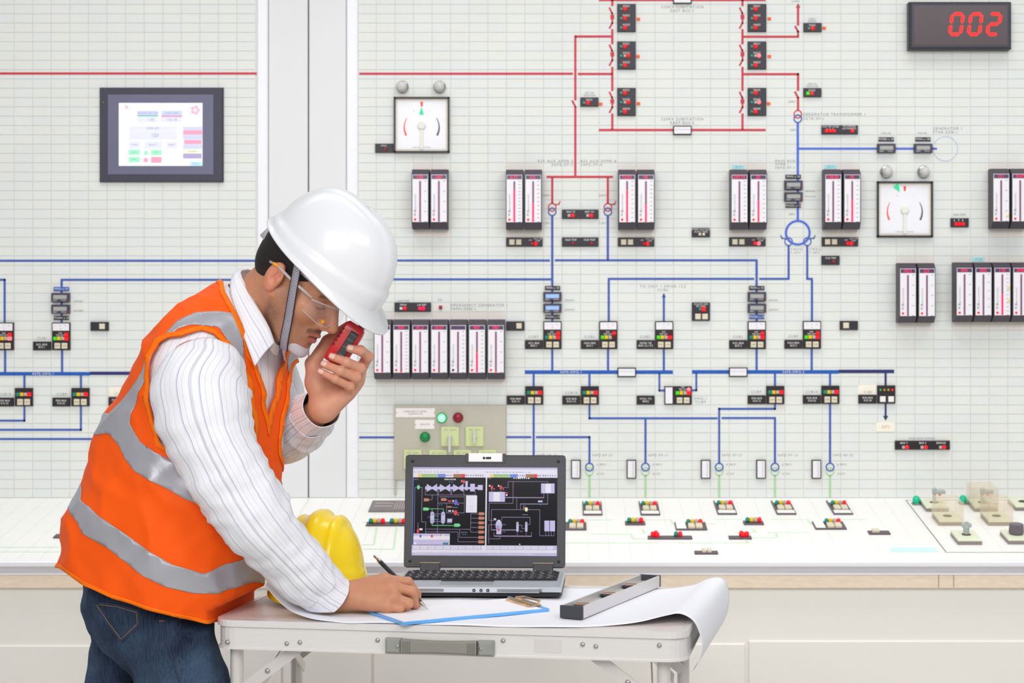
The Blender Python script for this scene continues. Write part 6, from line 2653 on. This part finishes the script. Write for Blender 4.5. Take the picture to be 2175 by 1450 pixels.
for s in (-1, 1):
    b = MB()
    pts = [(.077, s * .074, .010), (.050, s * .080, .012), (.020, s * .083, .014), (-.012, s * .085, .018), (-.035, s * .083, .014)]
    b.tube(pts, [.0026, .003, .003, .0034, .0024], 8)
    arm = b.build('arm', M_GFR, gla, True)
    b = MB()
    b.tube([(-.012, s * .0862, .0185), (-.022, s * .0862, .0175), (-.028, s * .0855, .0160)], [.0022, .0036, .0016], 10)
    b.build('arm_tip', M_GOR, arm, True)
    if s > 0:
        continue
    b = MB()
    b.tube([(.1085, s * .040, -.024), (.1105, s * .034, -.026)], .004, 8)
    b.build('painted_lens_reflection', M_GOR, gla, True)  # orange reflection on the lens, painted as a small solid patch

# --- two-way radio
rc = A3(738, 722, 3.752)
ra_ = P(768, 676, 3.752) - P(712, 764, 3.752)
rad = empty('two_way_radio', tuple(rc), (0, 0, 0), 'small red two-way radio held in front of the mouth', 'radio')
rz = ra_.normalized()
ry = Vector((.10, 1, .05))
ry = (ry - rz * ry.dot(rz)).normalized()
rx = ry.cross(rz)
rad.rotation_euler = Matrix((rx, ry, rz)).transposed().to_euler()
M_RR = mat('radio_red', (214, 42, 46), .35, noise=.05, coat=.2)
b = MB()
rows = []
for z, k in ((-.055, .8), (-.053, .95), (-.02, 1), (.020, 1), (.030, .93), (.036, .70)):
    rows.append([(p[0] * k, p[1] * k, z) for p in rrect(-.0225, .0225, -.0125, .0125, .007, 4)])
b.grid(rows, closev=True)
b.add(rows[-1], [tuple(range(len(rows[-1])))])
b.add(rows[0], [tuple(range(len(rows[0])))])
smooth_by_angle(b.build('case', M_RR, rad), 50)
b = MB()
b.bbox(-.002, .016, -.040, .022, 0, .0016, .002)
kp = b.build('keypad', mat('radio_keypad', (58, 60, 66), .5, noise=.06), rad, None, (0, -.0122, 0), WROT)
b = MB()
for z in (-.030, -.013, .004, .016):
    b.box(.000, .014, z - .0005, z + .0005, .0015, .002)
b.build('key_line', mat('radio_key', (128, 130, 134), .5), kp)
b = MB()
for k in range(5):
    b.box(-.021, -.015, -.022 + .009 * k, -.018 + .009 * k, 0, .0012)
b.build('speaker_slots', mat('slot_dark', (96, 26, 30), .6), rad, None, (0, -.0118, 0), WROT)
b = MB()
b.lathe(.010, 0, [(.0075, .034), (.0075, .040), (.0085, .041), (.0085, .052), (.0072, .053), (.0072, .060), (.004, .062)], 14)
smooth_by_angle(b.build('antenna', M_LBLK, rad))
b = MB()
b.bbox(-.006, .006, -.03, .012, 0, .004, .001)
b.build('belt_clip', M_LBLK, rad, None, (.012, .0175, 0), (-math.pi / 2, 0, 0))
# ------------------------------------------------------------------ clothes
def uv_stripe(name, base, line, period, width, rough=.75, line2=None):
    """cotton with fine stripes that follow the cloth's own u direction (metres)"""
    m = bpy.data.materials.new(name)
    m.use_nodes = True
    nt = m.node_tree
    b_ = nt.nodes['Principled BSDF']
    uvn = nt.nodes.new('ShaderNodeUVMap')
    sp = nt.nodes.new('ShaderNodeSeparateXYZ')
    nt.links.new(uvn.outputs[0], sp.inputs[0])

    def stripe(per, wd, offs):
        a = nt.nodes.new('ShaderNodeMath')
        a.operation = 'MULTIPLY_ADD'
        a.inputs[1].default_value = 1 / per
        a.inputs[2].default_value = offs
        nt.links.new(sp.outputs['X'], a.inputs[0])
        f = nt.nodes.new('ShaderNodeMath')
        f.operation = 'FRACT'
        nt.links.new(a.outputs[0], f.inputs[0])
        g = nt.nodes.new('ShaderNodeMath')
        g.operation = 'LESS_THAN'
        g.inputs[1].default_value = wd
        nt.links.new(f.outputs[0], g.inputs[0])
        return g.outputs[0]
    mx = nt.nodes.new('ShaderNodeMixRGB')
    mx.inputs['Color1'].default_value = rgb(base)
    mx.inputs['Color2'].default_value = rgb(line)
    nt.links.new(stripe(period, width, 0), mx.inputs['Fac'])
    mx2 = nt.nodes.new('ShaderNodeMixRGB')
    mx2.inputs['Color2'].default_value = rgb(line2 or line)
    nt.links.new(mx.outputs[0], mx2.inputs['Color1'])
    nt.links.new(stripe(period * 3, width / 2.2, .4), mx2.inputs['Fac'])
    nt.links.new(mx2.outputs[0], b_.inputs['Base Color'])
    b_.inputs['Roughness'].default_value = rough
    b_.inputs['Specular IOR Level'].default_value = .2
    tc = nt.nodes.new('ShaderNodeTexCoord')
    n = nt.nodes.new('ShaderNodeTexNoise')
    n.inputs['Scale'].default_value = 38
    n.inputs['Detail'].default_value = 3
    nt.links.new(tc.outputs['Object'], n.inputs['Vector'])
    bp = nt.nodes.new('ShaderNodeBump')
    bp.inputs['Strength'].default_value = .35
    bp.inputs['Distance'].default_value = .004
    nt.links.new(n.outputs['Fac'], bp.inputs['Height'])
    nt.links.new(bp.outputs['Normal'], b_.inputs['Normal'])
    return m


M_SHIRT = uv_stripe('shirt_cotton', (240, 240, 246), (216, 217, 228), .0075, .10, line2=(178, 182, 208))
M_SHIRT_IN = mat('shirt_lining', (226, 224, 228), .8, noise=.02)


def sleeve(name, pts, rad_, nu=72, nv_=90, wr=.004, seed=0.0, flat_=1.0, folds=()):
    """pts: (px,py,Y), rad_: metres; returns a tube mesh with stripes along its length"""
    C = crom([tuple(P(*p)) for p in pts], nv_)
    R = crom([(r,) for r in rad_], nv_)[:, 0]
    V, UV = [], []
    up = np.array((0, -1.0, 0))
    L = 0
    for i in range(nv_):
        t = C[min(i + 1, nv_ - 1)] - C[max(i - 1, 0)]
        t /= np.linalg.norm(t)
        a = up - t * (up @ t)
        a /= np.linalg.norm(a)
        s = np.cross(t, a)
        if i:
            L += np.linalg.norm(C[i] - C[i - 1])
        for k in range(nu + 1):
            q = 2 * math.pi * k / nu
            d = a * math.cos(q) * flat_ + s * math.sin(q)
            p = C[i] + d * R[i]
            n1 = mnoise.noise(Vector((L * 16 + seed, math.cos(q) * 1.6, math.sin(q) * 1.6)))
            n2 = mnoise.noise(Vector((L * 42 + seed * 3, math.cos(q) * 2.4 + L * 10, math.sin(q) * 2.4)))
            w = wr * (1.6 * n1 + .9 * n2)
            for (l0, wd, am, ph) in folds:
                w += am * math.exp(-((L - l0 - .012 * math.sin(q * 2 + ph)) / wd) ** 2) * (.6 + .4 * math.cos(q - ph))
            p = p + d * w
            tx, ty = w2t(p)
            if tx > -.46 and ty > -.005:
                p[2] = max(p[2], ZP + .0085 - .004 * (1 if name == 'sleeve' else 0))
            V.append(p)
            UV.append((q / (2 * math.pi) * .34, L))
    F = []
    for i in range(nv_ - 1):
        for k in range(nu):
            F.append((i * (nu + 1) + k, i * (nu + 1) + k + 1, (i + 1) * (nu + 1) + k + 1, (i + 1) * (nu + 1) + k))
    o = mk(np_mesh(name, V, F, M_SHIRT, None, True, None, UV))
    so = o.modifiers.new('solid', 'SOLIDIFY')
    so.thickness = .0015
    so.offset = -1
    return o, np.array(V).reshape(nv_, nu + 1, 3)


sleeve('sleeve', [(452, 768, 3.700), (438, 797, 3.640), (428, 845, 3.602), (448, 930, 3.580), (498, 1030, 3.570), (545, 1105, 3.575), (600, 1168, 3.610), (650, 1222, 3.645), (668, 1239, 3.660)],
       [.052, .080, .091, .082, .074, .069, .064, .060, .054], wr=.0042, seed=2.0,
       folds=((.275, .009, .007, 1.5), (.30, .008, .008, 2.5), (.325, .008, .008, 2.8), (.35, .007, .007, 2.0), (.385, .009, .006, 3.2), (.17, .014, .006, 1.0), (.215, .010, .006, 1.8), (.43, .010, -.005, 2.0), (.11, .016, .005, .5)))
sleeve('cuff', [(662, 1233, 3.655), (690, 1257, 3.674), (706, 1269, 3.684)], [.0525, .0490, .0470], nv_=26, wr=.0012, seed=5.0)
sleeve('sleeve', [(552, 770, 3.93), (580, 850, 3.955), (600, 915, 3.955), (622, 912, 3.915), (650, 892, 3.850), (664, 882, 3.815)], [.075, .070, .066, .058, .052, .046], wr=.004, seed=9.0,
       folds=((.22, .010, .005, 2.5), (.26, .010, .005, 1.5), (.30, .010, .004, 3.0)))
sleeve('cuff', [(658, 884, 3.825), (674, 873, 3.797), (683, 866, 3.780)], [.0455, .0425, .0410], nv_=22, wr=.0012, seed=11.0)

# --- torso rings: back pixel, front pixel, depth of the centre, half width, yaw
RINGS = [(140, 1226, 538, 1350, 3.790, .195, 18), (139, 1176, 548, 1285, 3.790, .197, 18), (152, 1085, 560, 1190, 3.790, .200, 20), (196, 985, 578, 1095, 3.790, .195, 22), (232, 905, 594, 1010, 3.792, .195, 24),
         (270, 838, 606, 925, 3.795, .200, 25), (312, 764, 614, 845, 3.797, .208, 26), (358, 700, 614, 790, 3.800, .205, 26), (408, 648, 608, 752, 3.800, .170, 26), (452, 612, 600, 728, 3.800, .120, 25), (480, 594, 592, 712, 3.800, .088, 25)]
RR_ = []
for bx, by, fx, fy, Yc, bw, yw in RINGS:
    pb_, pf_ = P(bx, by, Yc), P(fx, fy, Yc)
    RR_.append((pb_.x, pb_.z, pf_.x, pf_.z, Yc, bw, yw))
NVV, NTH = 96, 144
RC = crom(RR_, NVV)


def torso(inset=0.0, wr=0.0):
    V = np.zeros((NVV, NTH + 1, 3))
    for i, (bx, bz, fx, fz, Yc, bw, yw) in enumerate(RC):
        psi = math.radians(yw)
        e = np.array((fx - bx, 0, fz - bz))
        A_ = np.linalg.norm(e) / 2
        e /= 2 * A_
        c = np.array(((bx + fx) / 2, Yc, (bz + fz) / 2))
        a0 = math.sqrt(max(A_ ** 2 - (bw * math.sin(psi)) ** 2, .002)) / math.cos(psi)
        Fv = math.cos(psi) * e + np.array((0, -math.sin(psi), 0))
        Sv = -math.sin(psi) * e + np.array((0, -math.cos(psi), 0))
        a1, b1 = a0 - inset, bw - inset
        for k in range(NTH + 1):
            th = -math.pi + 2 * math.pi * k / NTH
            ct, st = math.cos(th), math.sin(th)
            n = 2.25
            r = (abs(ct) ** n + abs(st) ** n) ** (-1 / n)
            p = c + Fv * a1 * r * ct + Sv * b1 * r * st
            if wr:
                v = i / NVV
                w = wr * (1.5 * mnoise.noise(Vector((p[0] * 7 + 3, p[1] * 7, p[2] * 11))) + .8 * mnoise.noise(Vector((p[0] * 20 + p[2] * 9, p[1] * 16, p[2] * 26 - p[0] * 14))))
                hem = max(0, 1 - v / .22)
                w += .006 * hem * math.sin(th * 7 + 1.3) + .003 * hem * math.sin(th * 13)
                # drape lines running from the armhole to the front hem
                dl = mnoise.noise(Vector(((p[0] + .75 * p[2]) * 26, (p[0] - p[2]) * 4, 5.5)))
                w += .0032 * dl * (1 if v < .6 else max(0, 1 - (v - .6) * 5))
                rg = 1 - abs(mnoise.noise(Vector(((p[0] + .55 * p[2]) * 8, p[1] * 6, (p[2] - .35 * p[0]) * 5 + 2))))
                rg2 = 1 - abs(mnoise.noise(Vector(((p[0] - .5 * p[2]) * 12 + 7, p[1] * 9, (p[2] + .5 * p[0]) * 7))))
                w += .0075 * (rg ** 7 - .2) + .0045 * (rg2 ** 7 - .2)
                d = Fv * ct + Sv * st
                p = p + d * w
            tx, ty = w2t(p)
            lim = -.4685 + max(0, p[2] - .915) * 2.2
            if p[2] < .965 and tx > lim and -.02 < ty < .56:
                dx = lim - tx
                p = p + np.array((dx * math.cos(TA), dx * math.sin(TA), 0))
            V[i, k] = p
    return V


def tri_grid(nv__, nu__):
    T = []
    for i in range(nv__ - 1):
        for k in range(nu__ - 1):
            a, b_, c_, d_ = i * nu__ + k, i * nu__ + k + 1, (i + 1) * nu__ + k + 1, (i + 1) * nu__ + k
            T += [(a, b_, c_), (a, c_, d_)]
    return T


# shirt body under the vest
sv = torso(.014)
Tg = tri_grid(NVV, NTH + 1)
flat_v = sv.reshape(-1, 3)
uvs = [(k / NTH * 1.05, i * .008) for i in range(NVV) for k in range(NTH + 1)]
keep = [t for t in Tg if max(t) // (NTH + 1) > 22]
mk(np_mesh('shirt_body', flat_v, keep, M_SHIRT, None, True, None, uvs))

# vest
vv = torso(0.0, .0045)
VV = vv.reshape(-1, 3)
mir = np.array([i * (NTH + 1) + (k if k >= NTH // 2 else NTH - k) for i in range(NVV) for k in range(NTH + 1)])
smoothV = torso(0.0, 0.0).reshape(-1, 3)
Q = proj(smoothV)[mir]                     # every point measured on the side that faces the camera
ARM = [(338, 726), (356, 716), (385, 713), (406, 706), (428, 701), (455, 710), (482, 735), (505, 768), (520, 800), (528, 839), (535, 880), (540, 924), (530, 960), (490, 985), (445, 985), (410, 970), (373, 964), (343, 943), (325, 897), (317, 842), (315, 797), (323, 752)]
NECKP = [(440, 560), (473, 599), (477, 621), (497, 654), (511, 684), (525, 721), (531, 752), (543, 772), (557, 815), (568, 865), (578, 912), (586, 960), (592, 1000), (760, 1000), (760, 500), (480, 500)]
HEMB = [(0, 700), (0, 1230), (128, 1206), (175, 1241), (240, 1270), (300, 1290), (370, 1309), (440, 1325), (490, 1316), (535, 1289), (560, 1280), (800, 1280), (800, 300), (200, 300)]
LOW = [(90, 990), (163, 1022), (170, 1061), (213, 1097), (255, 1127), (294, 1155), (363, 1197), (431, 1217), (473, 1198), (531, 1178), (700, 1150), (700, 1205), (521, 1238), (457, 1257), (411, 1259), (353, 1246), (301, 1220), (230, 1168), (173, 1132), (162, 1106), (144, 1078), (90, 1060)]
MID = [(190, 860), (232, 880), (252, 858), (288, 809), (309, 766), (324, 742), (330, 760), (317, 780), (303, 815), (282, 870), (274, 900), (300, 939), (343, 967), (403, 996), (434, 1013), (480, 1024), (700, 1020), (700, 1085), (480, 1080), (461, 1077), (427, 1072), (392, 1058), (340, 1029), (288, 1000), (270, 976), (252, 945), (230, 920), (190, 930)]
SHO = [(338, 722), (346, 712), (373, 681), (413, 663), (458, 661), (496, 665), (510, 693), (516, 730), (520, 774), (517, 774), (504, 754), (482, 721), (464, 695), (406, 689), (379, 697), (350, 718)]
arm = poly_sd(Q, ARM)
nck = poly_sd(Q, NECKP)
hem = poly_sd(Q, HEMB)
base = np.minimum(np.minimum(-arm, -nck), hem)
ATT = np.stack([base, poly_sd(Q, LOW), poly_sd(Q, MID), poly_sd(Q, SHO), np.minimum(-arm, -nck), np.tile(np.arange(NTH + 1) - NTH / 2, NVV)], 1)


def vest_mat():
    m = mat('vest_orange', (255, 92, 6), .62, noise=.06, scale=9, bump=.25, bscale=26, spec=.25)
    return m


M_VEST = vest_mat()
M_TRIM = mat('vest_trim', (255, 118, 8), .6, noise=.04, scale=20, bump=.2, bscale=120, spec=.2)
M_REFL = mat('reflective_grey', (172, 172, 180), .38, noise=.04, scale=14, bump=.12, bscale=40, metal=.25)


def offset(V, T, d):
    V = np.asarray(V)
    T_ = np.array(T)
    n = np.zeros_like(V)
    fn_ = np.cross(V[T_[:, 1]] - V[T_[:, 0]], V[T_[:, 2]] - V[T_[:, 0]])
    for k in range(3):
        np.add.at(n, T_[:, k], fn_)
    n /= np.linalg.norm(n, axis=1)[:, None] + 1e-12
    return V + n * d


# make the winding face outward
c0 = VV.mean(0)
t0 = Tg[len(Tg) // 2]
nn = np.cross(VV[t0[1]] - VV[t0[0]], VV[t0[2]] - VV[t0[0]])
if nn @ (VV[t0[0]] - c0) < 0:
    Tg = [(a, c_, b_) for a, b_, c_ in Tg]
v1, t1, a1 = clip_tris(VV, Tg, ATT, ATT[:, 0])


def weld(o, d=.0004):
    bm = bmesh.new()
    bm.from_mesh(o.data)
    bmesh.ops.remove_doubles(bm, verts=bm.verts, dist=d)
    bm.to_mesh(o.data)
    bm.free()
    return o


vest = mk(weld(np_mesh('safety_vest', v1, t1, M_VEST, None, True)))
so = vest.modifiers.new('solid', 'SOLIDIFY')
so.thickness = .0022
so.offset = -1


def largest(T):
    par = {}

    def find(i):
        while par.setdefault(i, i) != i:
            par[i] = par[par[i]]
            i = par[i]
        return i
    for t in T:
        for j in t[1:]:
            par[find(t[0])] = find(j)
    cnt = {}
    for t in T:
        cnt[find(t[0])] = cnt.get(find(t[0]), 0) + 1
    r = max(cnt, key=cnt.get)
    return [t for t in T if find(t[0]) == r]


def vest_part(name, f, m, lift, one=False):
    vb, tb, ab = clip_tris(v1, t1, a1, f)
    if name == 'hem_binding' or one:
        tb = largest(tb)
        used = sorted({i for t in tb for i in t})
        mp = {u: k for k, u in enumerate(used)}
        vb, tb = vb[used], [tuple(mp[i] for i in t) for t in tb]
    o = weld(np_mesh(name, offset(vb, tb, lift), tb, m, None, True))
    o.parent = vest
    so_ = o.modifiers.new('solid', 'SOLIDIFY')
    so_.thickness = .001
    so_.offset = -1
    return o


for k in (1, 2):
    vest_part('reflective_strip', a1[:, k], M_REFL, .0014)
for s in (-1, 1):
    vest_part('reflective_strip', np.minimum(a1[:, 3], s * a1[:, 5]), M_REFL, .0014, True)
vest_part('edge_binding', 9.5 - a1[:, 4], M_TRIM, .0022)
vest_part('hem_binding', 8.0 - a1[:, 0] - np.where(a1[:, 4] - a1[:, 0] > 1, 0, 100), M_TRIM, .0016)

# --- collar
def collar():
    # inner top edge and outer leaf edge: near side, from the nape to the point
    topn = [(527, 573, 3.815), (512, 577, 3.775), (519, 600, 3.742), (546, 650, 3.716), (570, 692, 3.708), (583, 727, 3.710)]
    outn = [(505, 574, 3.825), (493, 590, 3.768), (490, 622, 3.728), (506, 680, 3.696), (524, 732, 3.686), (541, 778, 3.688)]
    topf = [(527, 573, 3.815), (545, 580, 3.850), (562, 610, 3.875), (580, 660, 3.870), (592, 700, 3.840), (598, 728, 3.795)]
    outf = [(505, 574, 3.825), (530, 590, 3.885), (560, 640, 3.915), (590, 690, 3.905), (604, 730, 3.870), (606, 770, 3.820)]
    for name, tp, ot in (('collar', topn, outn), ('collar', topf, outf)):
        a = crom([tuple(P(*p)) for p in tp], 40)
        c = crom([tuple(P(*p)) for p in ot], 40)
        V, UV, F = [], [], []
        n = 9
        for i in range(40):
            for j in range(n):
                t = j / (n - 1)
                bul = math.sin(t * math.pi) * .004
                p = a[i] * (1 - t) + c[i] * t
                V.append(p + np.array((-.3, -.8 if tp is topn else .8, .4)) * bul)
                UV.append((t * .05 + i * .0006, i * .01))
        for i in range(39):
            for j in range(n - 1):
                F.append((i * n + j, i * n + j + 1, (i + 1) * n + j + 1, (i + 1) * n + j))
        o = mk(np_mesh(name, V, F, M_SHIRT, None, True, None, UV))
        so_ = o.modifiers.new('solid', 'SOLIDIFY')
        so_.thickness = .003
        so_.offset = 0
    # stand inside the collar
    V, F = [], []
    lo = [(512, 620, 3.80), (520, 640, 3.755), (545, 690, 3.735), (575, 745, 3.735), (590, 752, 3.79), (585, 720, 3.855), (560, 660, 3.865), (530, 625, 3.84)]
    hi = [(522, 574, 3.815), (512, 580, 3.772), (546, 652, 3.720), (582, 724, 3.714), (596, 728, 3.79), (588, 680, 3.862), (562, 612, 3.872), (540, 580, 3.845)]
    m = len(lo)
    A_ = crom([tuple(P(*p)) for p in lo + lo[:1]], 60)
    B2 = crom([tuple(P(*p)) for p in hi + hi[:1]], 60)
    for i in range(60):
        for j in range(4):
            V.append(A_[i] + (B2[i] - A_[i]) * j / 3)
    for i in range(59):
        for j in range(3):
            F.append((i * 4 + j, i * 4 + j + 1, i * 4 + j + 5, i * 4 + j + 4))
    mk(np_mesh('collar_stand', V, F, M_SHIRT_IN, None, True))


collar()

# --- jeans
def jean_fn(p):
    d = ell(p, A3(309, 1255, 3.80), (.121, .165, .115))
    d = smin(d, ell(p, A3(286, 1306, 3.735), (.078, .082, .092)), .05)
    d = smin(d, ell(p, A3(276, 1300, 3.88), (.072, .080, .092)), .05)
    near = smin(cap(p, A3(346, 1300, 3.715), A3(394, 1470, 3.690), .094, .080), cap(p, A3(390, 1470, 3.695), A3(402, 1720, 3.70), .080, .068), .04)
    near = smin(near, cap(p, A3(402, 1720, 3.70), A3(356, 2140, 3.745), .066, .056), .04)
    farl = smin(cap(p, A3(272, 1310, 3.885), A3(258, 1470, 3.89), .074, .067), cap(p, A3(258, 1470, 3.89), A3(250, 1740, 3.90), .067, .062), .04)
    farl = smin(farl, cap(p, A3(250, 1740, 3.90), A3(205, 2120, 3.91), .064, .056), .04)
    d = smin(d, near, .05)
    d = smin(d, farl, .018)
    w = np.sin(p[:, 2] * 62 + p[:, 0] * 70 + 3 * np.sin(p[:, 1] * 30)) * .0022 + np.sin(p[:, 2] * 120 - p[:, 0] * 60 + 2) * .0010
    return d + w


v, f = surface_nets(jean_fn, (-1.10, 3.55, .045), (-.55, 4.05, 1.08), .0075)


def denim():
    m = bpy.data.materials.new('denim')
    m.use_nodes = True
    nt = m.node_tree
    b_ = nt.nodes['Principled BSDF']
    tc = nt.nodes.new('ShaderNodeTexCoord')
    mp = nt.nodes.new('ShaderNodeMapping')
    mp.inputs['Scale'].default_value = (420, 420, 24)
    nt.links.new(tc.outputs['Object'], mp.inputs[0])
    n = nt.nodes.new('ShaderNodeTexNoise')
    n.inputs['Scale'].default_value = 1
    n.inputs['Detail'].default_value = 2
    nt.links.new(mp.outputs[0], n.inputs['Vector'])
    n2 = nt.nodes.new('ShaderNodeTexNoise')
    n2.inputs['Scale'].default_value = 9
    nt.links.new(tc.outputs['Object'], n2.inputs['Vector'])
    ad = nt.nodes.new('ShaderNodeMath')
    ad.operation = 'MULTIPLY_ADD'
    ad.inputs[1].default_value = .45
    nt.links.new(n.outputs['Fac'], ad.inputs[0])
    nt.links.new(n2.outputs['Fac'], ad.inputs[2])
    r = nt.nodes.new('ShaderNodeValToRGB')
    r.color_ramp.elements[0].position = .48
    r.color_ramp.elements[1].position = 1.0
    r.color_ramp.elements[0].color = rgb((24, 32, 50))
    r.color_ramp.elements[1].color = rgb((72, 92, 118))
    nt.links.new(ad.outputs[0], r.inputs['Fac'])
    nt.links.new(r.outputs[0], b_.inputs['Base Color'])
    b_.inputs['Roughness'].default_value = .85
    b_.inputs['Specular IOR Level'].default_value = .15
    return m


jeans = mk(np_mesh('jeans', v, f, denim(), None, True))


def on_jeans(px, py, lift=.0012):
    """first point of the jeans met along the sight line"""
    Ys = np.linspace(3.50, 4.0, 400)
    pts = np.array([A3(px, py, y) for y in Ys])
    d = jean_fn(pts)
    k = np.argmax(d < 0)
    return Vector(pts[k]) - Vector((0, lift, 0)) if d[k] < 0 else None


M_THR = mat('stitch_tan', (150, 118, 86), .8)
M_SEAMJ = mat('seam_denim', (48, 60, 84), .85, noise=.1)
for nm, pts, m, r in (('pocket_stitch', [(205, 1283), (228, 1318), (258, 1357), (292, 1324), (290, 1300), (250, 1288), (205, 1283)], M_THR, .0007), ('pocket_edge', [(201, 1279), (225, 1320), (259, 1362), (296, 1326), (294, 1297), (250, 1284), (201, 1279)], M_SEAMJ, .0018),
                      ('side_seam', [(345, 1318), (352, 1350), (362, 1385), (372, 1420), (383, 1450)], M_SEAMJ, .0016), ('side_stitch', [(338, 1318), (352, 1318)], M_THR, .0010)):
    q = []
    for (xa, ya), (xb, yb) in zip(pts[:-1], pts[1:]):
        for t in np.linspace(0, 1, 10)[:-1]:
            w = on_jeans(xa + (xb - xa) * t, ya + (yb - ya) * t)
            if w is not None:
                q.append(w)
    if len(q) > 3:
        b = MB()
        b.tube(q, r, 6)
        o = b.build(nm, m, None, True)
        o.parent = jeans

# shoes, one per foot
for px, Y, rz_ in ((352, 3.755, 4), (212, 3.91, 0)):
    fx = P(px, 1000, Y).x
    sh = MB()
    rows = []
    for t in np.linspace(0, 1, 15):
        x = -.085 + .285 * t
        w = .042 * (math.sin(math.pi * min(max(t * .92 + .06, 0), 1)) ** .45)
        h = .095 if t < .25 else .095 - .045 * min(1, (t - .25) / .3) - .018 * max(0, (t - .6) / .4)
        rows.append([(x, w * math.cos(a), .012 + max(0, h * math.sin(a)) if math.sin(a) >= 0 else .012 + .010 * math.sin(a)) for a in [2 * math.pi * k / 20 for k in range(20)]])
    sh.grid(rows, closev=True)
    sh.add(rows[0], [tuple(range(20))])
    sh.add(rows[-1], [tuple(range(20))])
    o = sh.build('shoe', mat('shoe_leather', (46, 38, 34), .5, noise=.1), man, True)
    o.location = (fx - man.location.x, Y - man.location.y, 0)
    o.rotation_euler = (0, 0, math.radians(rz_))
